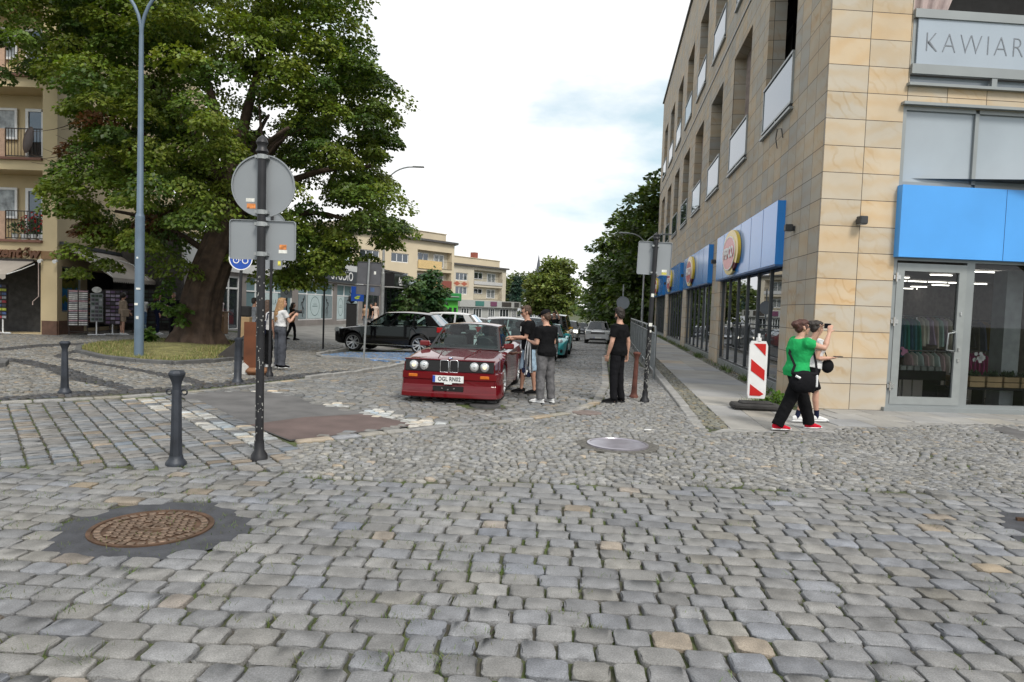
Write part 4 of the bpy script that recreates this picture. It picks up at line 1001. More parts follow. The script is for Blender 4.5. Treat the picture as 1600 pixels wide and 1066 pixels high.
text('letters', 'prezentów', .55, mat('letter_wood', (.11, .045, .02), rough=.5), t, (0, 0, 0), (rad(90), 0, 0), .05, align='RIGHT', shear=.15, bold=.02)
b = MB(); b.box((-1.2, .05, -.26), (2.6, .03, .03)); b.build('bar', M_RAIL, t)
t = thing('awning', 'grey beige awning over the shop entrance left of the cream pillar', 'awning', (A0.x - .85, A0.y, 2.72))
M_AWN = mat('awning_cloth', (.33, .295, .26), rough=.9, var=.08, scale=1.5, bump=.1)
def awn_cloth(n0, x0, x1, out_, drop, th=.02):
    b = MB(); 
    P = [(x0, -.05, 0), (x1, -.05, 0), (x1, -out_, -drop), (x0, -out_, -drop)]
    b.add(P + [(x, y, z - th) for x, y, z in P], [(3, 2, 1, 0), (4, 5, 6, 7), (0, 1, 5, 4), (1, 2, 6, 5), (2, 3, 7, 6), (3, 0, 4, 7)])
    n = int((x1 - x0) / .22)
    V = []; F = []
    for i in range(n):
        a, c = x0 + (x1 - x0) * i / n, x0 + (x1 - x0) * (i + 1) / n
        k = len(V); V += [(a, -out_ - .005, -drop), (c, -out_ - .005, -drop), (c, -out_ - .005, -drop - .14), ((a + c) / 2, -out_ - .005, -drop - .20), (a, -out_ - .005, -drop - .14)]; F.append((k, k + 1, k + 2, k + 3, k + 4))
    b.add(V, F); return b
awn_cloth(0, -6, 0, 1.5, .55).build('cloth', M_AWN, t)
b = MB(); b.box((-3, -.02, .03), (6, .12, .1)); b.build('cassette', M_RAIL, t)
b = MB(); b.tube([(0, 0, -.1), (.02, -.75, -.35), (0, -1.45, -.55)], .02, 6); b.build('arm', M_PVC, t)
t = thing('awning', 'long grey beige awning on the side wall above the postcard racks', 'awning', ap.t.matrix_basis @ sideM @ Vector((.3, 0, 3.42)), rad(102))
t.location = Matrix.Translation((A0.x, A0.y, -.03)) @ sideM @ Vector((.3, 0, 3.42))
awn_cloth(0, .25, 10.5, 1.75, 1.15).build('cloth', M_AWN, t)
b = MB(); b.box((5.2, -.04, .06), (10.6, .22, .14)); b.build('cassette', mat('slate_case', (.05, .055, .065), rough=.5), t)
for x_ in (.35, 5, 10):
    b = MB(); b.tube([(x_, -.05, -.15), (x_ + .1, -1.0, -.45), (x_, -1.7, -1.13)], .025, 6); b.build('arm', M_PVC, t)
for lab, px_ in (('white spot lamp on the pillar face under the brown band', -.50), ('white spot lamp on the pillar corner under the brown band', .06)):
    t = thing('spot_lamp', lab, 'lamp', (A0.x + px_, A0.y - .05, 2.75)); b = MB(); b.tube([(0, 0, 0), (0, -.12, 0)], .02, 6); b.build('arm', M_PVC, t)
    b = MB(); b.tube([(0, -.10, .02), (.03, -.26, -.03)], [.05, .07], 10); b.build('head', M_PVC, t)
t = thing('satellite_dish', 'dark oval satellite dish on the second loggia railing', 'satellite dish', (A0.x - 1.02, A0.y - .12, 6.72))
b = MB(); b.lathe([(.001, .10), (.2, .08), (.36, .02), (.40, -.02), (.36, -.01), (.2, .05), (.001, .07)], 22, Matrix.Translation((0, 0, .52)) @ Matrix.Rotation(rad(-25), 4, 'Z') @ Matrix.Rotation(rad(80), 4, 'X') @ Matrix.Diagonal((.75, 1.3, 1, 1)), cap=False); b.build('dish', mat('dish_brown', (.06, .04, .035), rough=.5), t, smooth=60)
b = MB(); b.tube([(.02, .02, 0), (.02, .02, .5)], .02, 6); b.build('mast', M_RAIL, t)
M_LEAF0 = mat('pot_leaves', (.05, .10, .03), rough=.6, var=.3, scale=15)
M_GERAN = mat('geranium_red', (.42, .02, .015), rough=.6, var=.2)
for i, (dx, lab, fm) in enumerate(((-1.75, 'leafy green pot plant at the left end of the lowest loggia railing', None), (-1.4, 'white flower pot with few red blossoms behind the lowest loggia railing', M_GERAN), (-1.05, 'white flower pot with tall red geraniums behind the lowest loggia railing', M_GERAN), (-.72, 'dense red geranium pot beside the pillar on the lowest loggia', M_GERAN))):
    t = thing('flower_pot', lab, 'flower pot', (A0.x + dx, A0.y + .22, 3.53), 0, 'flower pots on the lowest loggia')
    b = MB(); b.lathe([(.09, 0), (.13, .22), (.12, .22), (.001, .2)], 14); b.build('pot', M_PVC, t, smooth=40)
    for nm, mm, n_, hh in (('leaves', M_LEAF0, 60, .35), ('blossoms', fm, 30, .5)):
        if mm is None: continue
        g = MB()
        for q in range(n_):
            c = Vector((random.gauss(0, .1), random.gauss(0, .08), random.uniform(.22, .3 + hh * (1 + .3 * i)))); u_ = Vector((random.gauss(0, 1), random.gauss(0, 1), random.gauss(0, 1))).normalized() * .05; v_ = u_.orthogonal().normalized() * .04
            g.quad(c - u_, c - v_, c + u_, c + v_)
        g.build(nm, mm, t)

# postcard and souvenir racks under the side awning
def cards(name, label, p, rz, wid, hgt, z0, rows, cols, pal, frame, foot='legs', group='souvenir racks along the side wall', cat='display rack'):
    t = thing(name, label, cat, (p.x, p.y, -.03), rz, group); cw, ch = wid / cols, hgt / rows
    b = MB(); b.box((0, .05, z0 + hgt / 2), (wid + .04, .04, hgt + .05)); b.build('back_panel', frame, t)
    b = MB(); um = list(dict.fromkeys(pal))
    for r_ in range(rows):
        for c_ in range(cols):
            b.cur = um.index(pal[(r_ * 7 + c_ * 3 + (r_ * c_) % 5) % len(pal)]); b.box((-wid / 2 + cw * (c_ + .5), .0, z0 + ch * (r_ + .5)), (cw * .86, .03, ch * .62), 0)
    b.build('cards', um, t)
    b = MB()
    if foot == 'pole':
        b.tube([(0, .05, 0.04), (0, .05, z0)], .025, 8); b.box((0, .05, .03), (.6, .05, .04)); b.box((0, .05, .03), (.05, .6, .035))
    else:
        for s_ in (-1, 1): b.box((s_ * wid * .45, .05, z0 / 2 + .02), (.03, .03, z0)); b.box((s_ * wid * .45, .05, .03), (.05, .4, .04))
    if foot != 'pole': b.box((0, .05, .12), (wid * .9, .03, .03))
    b.build('stand', M_PVC if foot == 'pole' else M_RAIL, t)
    return t
cm = lambda n, c: mat(n, c, rough=.5, var=.25, scale=9)
W1, W2, W3 = cm('card_white', (.62, .62, .60)), cm('card_pink', (.5, .32, .36)), cm('card_grey', (.3, .31, .33))
P1, P2 = cm('purple_stuff', (.16, .10, .20)), cm('lilac_stuff', (.40, .34, .46)); B1, B2, B3 = cm('amber_stuff', (.20, .075, .03)), cm('bronze_stuff', (.10, .05, .03)), cm('cream_stuff', (.4, .33, .25))
K1, K2, K3 = cm('dark_cloth_a', (.03, .03, .035)), cm('dark_cloth_b', (.07, .06, .08)), cm('dark_green_goods', (.05, .075, .06)); BL = cm('blue_goods', (.08, .13, .3)); RD = cm('red_goods', (.35, .04, .05)); YG = cm('lime_goods', (.5, .55, .08))
ang = rad(35)
cards('postcard_rack', 'tall rack of white postcards in rows beside the poster window', at(122, 522), ang, .66, 1.36, .36, 18, 2, [W1, W1, W3, W1, W2], M_RAIL)
cards('magnet_rack', 'narrow rack of brown and amber trinkets right of the white postcards', at(144, 521), ang, .36, 1.15, .45, 8, 3, [B1, B2, B1, B3], M_RAIL)
t = cards('spinner_rack', 'revolving clear rack with a round white badge on top and a white foot', at(151, 523), ang, .38, 1.05, .55, 7, 3, [K3, W3, K3, K2], mat('pale_acrylic', (.22, .24, .25), rough=.3), 'pole')
b = MB(); b.lathe([(.001, .02), (.16, .02), (.16, -.02), (.001, -.02)], 18, Matrix.Translation((0, .03, 1.76)) @ Matrix.Rotation(rad(90), 4, 'X') @ Matrix.Diagonal((1, .72, 1, 1))); b.build('badge', W1, t)
cards('scarf_rack', 'dark green rack of hanging goods under the awning', at(163, 521), ang, .42, 1.3, .45, 9, 2, [K3, K2, K1], M_RAIL)
cards('bag_rack', 'white footed rack of purple and lilac bags under the awning', at(176, 522), ang, .50, 1.35, .42, 9, 3, [P1, P2, P1, K2, P2], M_RAIL, 'pole')
cards('bag_rack', 'dark purple rack of goods behind the woman in beige shorts', at(196, 519), ang, .6, 1.4, .4, 8, 3, [K2, P1, K1], M_RAIL)
cards('scarf_rack', 'long dark rack of hanging clothes behind the lamp post', at(226, 518), ang, .8, 1.5, .35, 9, 3, [K1, K2, K3, K1], M_RAIL)
cards('scarf_rack', 'dark rack of folded clothes left of the tree trunk', at(252, 516), ang, .8, 1.5, .35, 12, 2, [K3, K1, K2], M_RAIL)
cards('toy_rack', 'narrow rack of red, blue and lime trinkets at the entrance left of the pillar', at(3, 520), 0, .34, 1.3, .55, 9, 2, [RD, BL, K2, W3, YG], M_RAIL, 'pole')
# crank of the awning
b = MB(); q = Vector((A0.x - .62, A0.y - .12, 0)); b.tube([q + Vector((0, 0, 2.7)), q + Vector((0, 0, 1.4)), q + Vector((-.2, -.03, 1.2)), q + Vector((-.2, -.03, 1.08))], .017, 6); tag(b.build('awning_crank', mat('crank', (.45, .36, .33), rough=.5)), 'thin pale awning crank hanging beside the cream pillar', 'crank')

# ------------------------------------------------ low row of shops
M_PIER = mat('grey_pier', (.22, .20, .19), rough=.8, var=.1, scale=1.2)
M_FASC = mat('white_fascia', (.62, .63, .63), rough=.5, var=.06, scale=.6)
M_POST = mat('pale_poster', (.48, .58, .60), rough=.35, var=.06)
M_BLUEG = mat('bluish_shop_glass', (.17, .25, .275), rough=.06, var=.15, scale=.6, spec=.8)
M_INK = mat('poster_ink', (.012, .014, .016), rough=.6)
rt = Bld('shop_row', 'low row of grey and white shops with large windows behind the tree', (-15, 36.6, -.15), 7.7)
X0, X1 = -4.2, 31.0
rops = [(-3.6, -1.3, .1, 2.9), (-1.05, 1.05, .0, 2.9), (1.7, 7.4, .4, 2.95), (8.2, 14.0, .42, 3.0), (14.7, 19.3, .3, 3.0), (20.1, 24.4, .2, 3.0), (25.0, 30.6, .2, 3.1)]
b = MB(); wall_open(b, X1 - X0, 4.6, [(a - X0, c - X0, d, e) for a, c, d, e in rops], .25, -.8); b.v = [(x + X0, y, z) for x, y, z in b.v]; rt.part(b, 'wall', M_PIER)
b = MB(); b.box(((X0 + 19.9) / 2, -.06, 3.85), (19.9 - X0, .12, 1.5)); rt.part(b, 'fascia', M_FASC)
b = MB(); b.box(((X0 + X1) / 2, 5.05, 4.62), (X1 - X0 + .3, 10.4, .14)); b.box((X0 + .1, 5, 2), (.2, 10, 5.1)); b.box((X1 - .1, 5, 2), (.2, 10, 5.1)); rt.part(b, 'roof', M_ROOFD)
rt.window(-3.6, -1.3, .1, 2.9, .1, 1, M_BLUEG, .09, mulz=(2.2,))
rt.window(-1.05, 1.05, .0, 2.9, .1, 1, M_PANE, .10, name='glass_door', mulz=(2.25,))
for (a, c, d, e, n_) in ((1.7, 7.4, .4, 2.95, 4), (8.2, 14.0, .42, 3.0, 3), (14.7, 19.3, .3, 3.0, 2)):
    o = rt.window(a, c, d, e, .1, n_, M_BLUEG, .07, mulz=(2.15,), name='shop_window')
def panel(x0, x1, z0, z1, m_, y=.05, nm='poster', par=None):
    g = MB(); g.box(((x0 + x1) / 2, y, (z0 + z1) / 2), (x1 - x0, .012, z1 - z0)); return rt.part(g, nm, m_, par)
def ring_mark(par, x, z, rx, rz):
    g = MB(); oval(g, rx, rz, .038, .044, 32, x, z, inner=(rx - .04, rz - .04, 0, 0)); g.box((x, .041, z), (rx * 1.1, .006, .05)); g.box((x, .041, z + .14), (rx * .8, .006, .03)); rt.part(g, 'emblem', mat('emblem_teal', (.10, .17, .18), rough=.5), par)
def dancer(par, x, z, s_, fl_=1):
    """dark figure printed on the window poster"""
    g = MB()
    def limb(*pts): g.tube([(x + fl_ * a * s_, .036, z + c * s_) for a, c in pts], [(.055 * s_, .006)] * len(pts), 8, flat=(1, 0, 0))
    limb((0, .95), (.02, 1.15), (.1, 1.35)); limb((0, .95), (-.05, .55), (.05, .1)); limb((0, .95), (.25, .7), (.22, .35)); limb((.05, 1.3), (-.2, 1.25), (-.28, 1.0)); limb((.08, 1.3), (.28, 1.55), (.3, 1.8))
    g.ball((x + fl_ * .12 * s_, .036, z + 1.5 * s_), (.1 * s_, .006, .12 * s_), 10, 6); rt.part(g, 'print', M_INK, par)
p_ = panel(3.9, 5.5, .5, 2.1, M_POST); g = text('lettering', 'NAILA', .42, mat('emblem_teal', (.10, .17, .18)), p_, (4.7, .04, 1.55), (rad(90), 0, 0), .002, sx=.9, spacing=1.2)
for a, c in ((8.35, 9.55),): dancer(panel(a, c, .5, 2.1, mat('grey_poster', (.20, .25, .27), rough=.4)), (a + c) / 2, .55, .82)
p_ = panel(9.75, 12.0, .5, 2.1, M_POST); ring_mark(p_, 10.9, 1.35, .75, .66)
p_ = panel(12.2, 13.9, .5, 2.1, mat('grey_poster', (.20, .25, .27), rough=.4)); dancer(p_, 13.0, .55, .82, -1)
p_ = panel(14.8, 16.2, .4, 2.1, M_POST); ring_mark(p_, 15.5, 1.3, .5, .66)
p_ = panel(16.3, 17.7, .4, 2.1, mat('grey_poster', (.20, .25, .27), rough=.4)); dancer(p_, 17.0, .7, .9)
p_ = panel(17.8, 19.2, .4, 2.1, M_POST); ring_mark(p_, 18.5, 1.3, .5, .4)
o = rt.window(20.1, 24.4, .2, 3.0, .1, 2, M_PANE, .09, M_DALU, name='shop_window'); o = rt.window(25.0, 30.6, .2, 3.1, .1, 3, M_PANE, .09, M_DALU, name='shop_window')
def board_sign(name, label, M, x0, x1, z0, z1, mb_, txt, mt, size, y=-.16, sx=1.0, d=.14, shear=0):
    p = M @ Vector(((x0 + x1) / 2, y, z0)); t = thing(name, label, 'sign', p, M.to_euler().z)
    b = MB(); b.box((0, 0, (z1 - z0) / 2), (x1 - x0, d, z1 - z0)); b.build('board', mb_, t)
    if txt: text('lettering', txt, size, mt, t, (0, -d / 2 - .01, (z1 - z0) / 2), (rad(90), 0, 0), .006, sx=sx, shear=shear)
    return t
M_CHAR = mat('charcoal_board', (.035, .04, .05), rough=.5)
board_sign('studio_sign', 'charcoal board reading STUDIO in thin white letters on the white shop fascia', rt.M, 11.9, 18.1, 3.15, 4.05, M_CHAR, 'STUDIO', M_WHITE, .95, -.2, 1.25)
t = board_sign('canopy_sign', 'black canopy sign with white script above the dark shop front', rt.M, 24.8, 29.6, 3.2, 4.35, mat('gloss_black', (.015, .015, .017), rough=.3), 'butik', M_WHITE, .8, -.6, 1.5, 1.1, .3)
b = MB(); b.box((0, -.575, .2), (1.9, .01, .10)); b.build('small_line', M_WHITE, t)
b = MB(); b.box((0, -.0, -.05), (5, 1.2, .08)); b.build('soffit', mat('pale_soffit', (.4, .4, .4), rough=.5), t)

# ------------------------------------------------ two cream blocks of flats down the street
def flats(name, label, O, az, L_, eave, attic, rows, depth, wallm, wallm2, sidew):
    B_ = Bld(name, label, O, az); ops = []
    for (kind, x0, x1, z0, z1) in rows: ops.append((x0 + L_, x1 + L_, z0, z1))
    b = MB(); wall_open(b, L_, eave, ops, .9, -3.0); b.v = [(x - L_, y, z) for x, y, z in b.v]; B_.part(b, 'wall', wallm)
    b = MB(); b.quad((0, 0, -3), (sidew[0], sidew[1], -3), (sidew[0], sidew[1], eave), (0, 0, eave)); B_.part(b, 'side_wall', wallm2)
    b = MB(); b.quad((-L_ - .4, -.45, eave), (.35, -.45, eave), (sidew[0] + .4, sidew[1], eave), (-L_, sidew[1], eave)); b.quad((-L_ - .4, -.45, eave + .28), (.35, -.45, eave + .28), (sidew[0] + .4, sidew[1], eave + .28), (-L_, sidew[1], eave + .28))
    b.quad((-L_ - .4, -.45, eave), (.35, -.45, eave), (.35, -.45, eave + .28), (-L_ - .4, -.45, eave + .28)); b.quad((.35, -.45, eave), (sidew[0] + .4, sidew[1], eave), (sidew[0] + .4, sidew[1], eave + .28), (.35, -.45, eave + .28)); B_.part(b, 'roof', M_ROOFD)
    b = MB(); b.box((-L_ / 2 - .6, depth / 2 + .6, (eave + attic) / 2 + .2), (L_ - 1.2, depth, attic - eave - .1)); b.box((-L_ / 2 - .6, depth / 2 + .6, attic + .18), (L_ - 1.0, depth + .2, .1)); B_.part(b, 'attic', wallm2)
    for (kind, x0, x1, z0, z1) in rows:
        if kind == 'w': B_.window(x0, x1, z0, z1, .15, 2, M_PANEC if int(x0 * 7) % 2 else M_PANE, .10)
        if kind == 'b':
            b = MB(); b.quad((x0 - .05, .88, z0), (x1 + .05, .88, z0), (x1 + .05, .88, z1), (x0 - .05, .88, z1)); B_.part(b, 'loggia_wall', mat('loggia_pale', (.5, .46, .37), rough=.8))
            w_ = x1 - x0
            B_.window(x0 + w_ * .12, x0 + w_ * .42, z0 + .9, z1 - .3, .84, 1, M_PANE, .10); B_.window(x0 + w_ * .58, x0 + w_ * .88, z0 + .2, z1 - .3, .84, 1, M_PANEC, .12, name='balcony_door')
    return B_
oy = atY(707.6, 475, 100)
M_Y1 = mat('yellow_render', (.55, .47, .34), rough=.85, var=.05, scale=.4); M_Y2 = mat('yellow_side', (.50, .43, .32), rough=.85, var=.05, scale=.4)
rows = [('b', -7.3, -.5, 6.75, 9.15), ('b', -7.3, -.5, 4.1, 6.3), ('w', -12, -8.9, 7.15, 8.35), ('w', -12, -8.9, 4.6, 5.8), ('w', -17.2, -14.0, 7.15, 8.35), ('w', -17.2, -14, 4.6, 5.8)]
yb = flats('flats_block', 'tall cream block of flats with loggias and a flat attic beyond the shop row', (oy.x, 100, -.2), 38, 18.5, 10.4, 11.6, rows, 9, M_Y1, M_Y2, (4.2, 6.2))
b = MB(); b.box((-4.9, -.06, 7.2), (4.6, .14, 1.15)); yb.part(b, 'parapet', mat('peach_parapet', (.58, .42, .20), rough=.8)); yb.railing(-2.5, -.5, 6.7, 1.1, -.03, .25)
b = MB(); b.box((-4.9, -.06, 4.55), (4.6, .14, 1.1)); yb.part(b, 'parapet', mat('peach_parapet', (.58, .42, .20))); b = MB(); b.box((-1.55, -.06, 4.6), (2.1, .12, 1.1)); yb.part(b, 'red_parapet', mat('red_boards', (.22, .06, .045), rough=.8))
b = MB(); b.box((-16.5, -.03, 3.9), (12.5, .08, 1.4)); yb.part(b, 'orange_panel', mat('orange_panel', (.60, .33, .10), rough=.7)); b = MB(); b.box((-9.5, -.05, 3.2), (4.0, .1, 3.4)); yb.part(b, 'blue_grey_panel', mat('bluegrey_panel', (.36, .40, .47), rough=.7))
b = MB(); b.box((-8, -.5, 2.95), (16, 1.4, .12)); yb.part(b, 'canopy', mat('grey_canopy', (.3, .3, .31), rough=.6))
yb.window(-16, -8, -.8, 2.7, .0, 4, M_PANE, .14, name='shop_window')
t = thing('green_shop_front', 'bright green shop front with a darker green canopy at the foot of the cream flats', 'shop front', yb.M @ Vector((-1.5, -.3, -1.2)), yb.M.to_euler().z)
b = MB(); b.box((0, 0, 2.0), (4.2, .3, 4.0)); b.build('front', mat('lime_front', (.07, .42, .04), rough=.5), t); b = MB(); b.box((0, -.35, 4.1), (4.4, .9, 1.1), 0, .1); b.build('canopy', mat('green_canopy', (.02, .20, .045), rough=.5), t)
for i in range(4):
    b = MB(); b.box((-1.5 + i * 1.0, -.17, 1.5), (.55, .06, 2.2)); b.build('pane', M_PANE, t)
o2 = atY(789.4, 475, 122)
M_S1 = mat('pale_render', (.52, .47, .38), rough=.85, var=.05, scale=.4)
rows = [('b', -8.9, -1.1, 5.35, 7.7), ('b', -8.9, -1.1, 2.9, 4.95), ('w', -13.5, -10.5, 5.75, 7.0), ('w', -13.5, -10.5, 3.55, 4.8)]
sb2 = flats('flats_block', 'lower pale block of flats with red diamond panels and a brick chimney', (o2.x, 122, -.2), 36, 15.5, 8.2, 9.5, rows, 8, M_S1, M_Y1, (.9, 4.0))
b = MB(); b.box((-5, -.06, 5.6), (7.8, .12, .55)); sb2.part(b, 'parapet', mat('pale_parapet', (.45, .45, .45), rough=.7)); sb2.railing(-8.9, -1.1, 5.3, 1.1, -.03, .3); sb2.railing(-8.9, -1.1, 2.8, 1.0, -.03, .3)
b = MB(); b.box((-7.2, 1.5, 9.6), (.9, .9, 2.2)); sb2.part(b, 'chimney', mat('chimney_brick', (.24, .07, .05), rough=.9))
M_DIA = mat('red_diamond', (.36, .10, .06), rough=.8)
for x_ in (-13.2, -11.4):
    b = MB(); b.prism([(x_ - .85, 5.25), (x_, 4.88), (x_ + .85, 5.25), (x_, 5.62)], .04, Matrix.Translation((0, -.045, 0))); sb2.part(b, 'diamond', M_DIA)
b = MB(); b.box((-12, -.02, 5.25), (3.7, .035, .85)); sb2.part(b, 'diamond_band', mat('salmon_band', (.5, .38, .28), rough=.8))
b = MB(); b.box((-7.0, -1.2, 2.1), (16.5, 2.6, 1.1)); b.box((-7, -1.0, 0), (16, 2.0, 3.2)); sb2.part(b, 'shop_plinth', mat('pale_shops', (.36, .37, .36), rough=.7, var=.1))
for i, (c_, xx, ww) in enumerate((((.05, .17, .15), -10.3, 2.2), ((.15, .05, .10), -6.6, 1.7), ((.05, .045, .04), -3.0, 2.6), ((.06, .06, .06), -.1, 1.3))):
    b = MB(); b.box((xx, -2.55, 2.15), (ww, .08, .75)); sb2.part(b, 'shop_board', mat('board_%s' % 'teal plum brown slate'.split()[i], c_, rough=.5)); sb2.window(xx - ww / 2, xx + ww / 2, -1.5, 1.4, -2.05, 2, M_PANE, .10, name='shop_window')
sb2.window(-14.4, -12.4, -1.5, 1.4, -2.05, 2, M_PANE, .12, name='shop_window')
# low white building and more roofs beyond
p = atY(786, 490, 150); lb = Bld('low_white_building', 'low white flat roofed building at the end of the row of flats', (p.x, 150, -2.2), 78)
b = MB(); b.box((4, 4, 1.9), (16, 8, 4.2)); b.box((4, 4, 4.1), (16.4, 8.4, .25)); lb.part(b, 'wall', mat('white_wall', (.46, .48, .52), rough=.8))
for i in range(4): lb.window(-3.0 + i * 2.6, -1.2 + i * 2.6, 1.0, 3.0, -.06, 1, M_PANE, .12)
b = MB(); b.box((6, 5, 5.0), (.6, .6, 1.8)); lb.part(b, 'chimney', M_PVC)
p = atY(842, 400, 420); t = thing('church_spire', 'dark pointed church spire far beyond the trees', 'church', (p.x, 420, -8))
b = MB(); b.box((0, 0, 12), (5, 5, 24)); b.build('tower', mat('old_brick', (.2, .12, .09), rough=.9), t); zt = p.z + 8
b = MB(); b.lathe([(3.0, 24), (2.0, 28), (.05, zt + 1)], 8); b.build('spire', mat('slate', (.09, .10, .12), rough=.7), t)
# ================================================================== TREES
def leaf_mat(name):
    M = bpy.data.materials.new(name); M.use_nodes = True; t = M.node_tree; t.nodes.clear(); n = t.nodes.new; l = t.links.new
    o = n('ShaderNodeOutputMaterial'); a = n('ShaderNodeAttribute'); a.attribute_name = 'Col'
    d = n('ShaderNodeBsdfPrincipled'); d.inputs['Roughness'].default_value = .45; d.inputs['Specular IOR Level'].default_value = .35; l(a.outputs['Color'], d.inputs['Base Color'])
    g = n('ShaderNodeMix'); g.data_type = 'RGBA'; g.blend_type = 'MULTIPLY'; g.inputs[0].default_value = 1; g.inputs[7].default_value = (1.5, 1.5, .5, 1); l(a.outputs['Color'], g.inputs[6])
    tr = n('ShaderNodeBsdfTranslucent'); l(g.outputs[2], tr.inputs[0])
    m_ = n('ShaderNodeMixShader'); m_.inputs[0].default_value = .3; l(d.outputs[0], m_.inputs[1]); l(tr.outputs[0], m_.inputs[2]); l(m_.outputs[0], o.inputs[0])
    return M
M_LEAF = leaf_mat('tree_leaves')
M_BARK = mat('bark', (.075, .05, .036), rough=.95, var=.35, scale=3.5, bump=1.0, bscale=9)
def crown(name, parent, ells, ncl, nleaf, leaf, cols, clump=(.7, 1.2), shell=.55, droop=.5, flat=.62, rng=None, odd=None):
    """many leaves in overlapping drooping clumps spread over the shell of several ellipsoids (parent coordinates)"""
    rng = rng or RNG; vol = np.array([e[1][0] * e[1][1] * e[1][2] for e in ells]) ** .75; pk = rng.choice(len(ells), ncl, p=vol / vol.sum())
    d = rng.normal(0, 1, (ncl, 3)); d /= np.linalg.norm(d, axis=1)[:, None]
    rr = shell + (1 - shell) * rng.random(ncl) ** .7; rr[rng.random(ncl) < .16] *= .6
    c0 = np.array([e[0] for e in ells])[pk]; r0 = np.array([e[1] for e in ells])[pk]; C = c0 + d * rr[:, None] * r0
    cr = rng.uniform(clump[0], clump[1], ncl); base = np.array(cols)[rng.integers(0, len(cols), ncl)] * rng.uniform(.75, 1.25, (ncl, 1))
    if odd is not None:
        k = odd(C); base[k] = np.array([.12, .055, .025]) * rng.uniform(.7, 1.3, (int(k.sum()), 1))
    n = ncl * nleaf; ci = np.repeat(np.arange(ncl), nleaf)
    q = rng.normal(0, 1, (n, 3)); q /= np.linalg.norm(q, axis=1)[:, None]; q[:, 2] = np.abs(q[:, 2]) * 1.0 - .35
    rad_ = cr[ci] * rng.uniform(.45, 1.0, n) ** .6
    P = C[ci] + q * rad_[:, None] * np.array([1, 1, flat]); P[:, 2] -= (np.hypot(q[:, 0], q[:, 1]) ** 2) * cr[ci] * droop * .45
    ax = q * np.array([1, 1, .2]) + d[ci] * .4 + rng.normal(0, .45, (n, 3)); ax[:, 2] -= droop; ax /= np.linalg.norm(ax, axis=1)[:, None]
    nr = q * .6 + np.array([0, 0, .9]) + rng.normal(0, .4, (n, 3)); sd_ = np.cross(ax, nr); sd_ /= np.linalg.norm(sd_, axis=1)[:, None] + 1e-9
    nn = np.cross(sd_, ax); L_ = leaf * rng.uniform(.65, 1.3, n)[:, None]
    V = np.stack([P, P + ax * L_ * .45 + sd_ * L_ * .40 - nn * L_ * .08, P + ax * L_ - nn * L_ * .12, P + ax * L_ * .45 - sd_ * L_ * .40 - nn * L_ * .08], 1).reshape(-1, 3)
    col = base[ci] * rng.uniform(.72, 1.28, (n, 1)) * (1 + rng.normal(0, .06, (n, 3)))
    o = np_mesh(name, V, np.arange(4 * n).reshape(n, 4), M_LEAF, np.repeat(np.clip(col, .004, 1), 4, 0), parent=parent)
    return o, C
def limb(b, p, q, r0, r1, sag=.12, n=7, rr=random):
    p, q = Vector(p), Vector(q); k = (q - p).length; pts = []
    off = Vector((rr.gauss(0, 1), rr.gauss(0, 1), rr.gauss(0, .5))) * k * .06
    for i in range(n):
        t_ = i / (n - 1); s_ = math.sin(math.pi * t_); pts.append(p.lerp(q, t_) + off * s_ + Vector((0, 0, sag * k * s_)))
    b.tube(pts, [r0 + (r1 - r0) * (i / (n - 1)) ** .7 for i in range(n)], 8)

# ---- the big linden on the island
tp = at(306, 536); TX, TY = tp.x, tp.y
big = thing('linden_tree', 'huge old broad leaved tree with a thick trunk on the kerbed grass island', 'tree', (TX, TY, 0.05))
def W(px, py, Y=TY): p = atY(px, py, Y); return np.array([p.x - TX, p.y - TY, p.z - .05])
ells = [(W(385, 205), (5.2, 5.0, 5.4)), (W(160, 70), (3.5, 3.6, 3.3)), (W(225, 300), (2.6, 3.0, 2.3)), (W(580, 345, TY - .5), (1.5, 2.0, 1.35)), (W(470, 385), (2.5, 2.8, 1.2)), (W(195, 405), (1.7, 2, .9)), (W(320, -30), (5.6, 5, 3.0)), (W(545, 180), (1.7, 3, 3.2)), (W(90, 20), (2.3, 2.5, 1.6))]
GRN = [(.125, .175, .028), (.09, .14, .025), (.17, .215, .035), (.06, .105, .022), (.14, .19, .03)]
rng1 = np.random.default_rng(5)
odd = lambda C: ((C[:, 0] < -1.2) & (C[:, 2] > 3.0) & (C[:, 2] < 7.5) & (rng1.random(len(C)) < .16))
_, CL = crown('crown', big, ells, 680, 330, .125, GRN, (.45, .95), .62, .55, .6, rng1, odd)
b = MB(); rr = random.Random(3)
# fluted trunk
prof = [(0, 0, -.1, 1.0), (.0, 0, .12, .88), (.03, 0, .28, .80), (.05, 0, .45, .75), (.10, 0, .7, .72), (.14, 0, 1.0, .70), (.2, 0, 1.4, .68), (.28, 0, 1.8, .67), (.5, .05, 2.6, .68), (.78, .1, 3.4, .66), (1.0, .1, 4.2, .60), (1.15, .15, 5.2, .48), (1.2, .2, 6.4, .34)]
n_ = 120; V = []
for k_, (x, y_, z, r_) in enumerate(prof):
    r_ *= .88
    for j in range(n_):
        th = 2 * math.pi * j / n_; f = 1 + .07 * math.sin(7 * th + z * .5) + .05 * math.sin(11 * th - z * .9) + .035 * abs(math.sin(14 * th + z * 1.3 + math.sin(z * 3 + th * 2))) + .025 * abs(math.sin(31 * th - z * 2.1 + math.sin(z * 5))) + (.16 * max(0, math.sin(5 * th + .6)) if z < .3 else 0)
        V.append((x + r_ * f * math.cos(th), y_ + r_ * f * math.sin(th), z + rr.uniform(-.05, .05)))
b.add(V, [(i * n_ + j, i * n_ + (j + 1) % n_, (i + 1) * n_ + (j + 1) % n_, (i + 1) * n_ + j) for i in range(len(prof) - 1) for j in range(n_)])
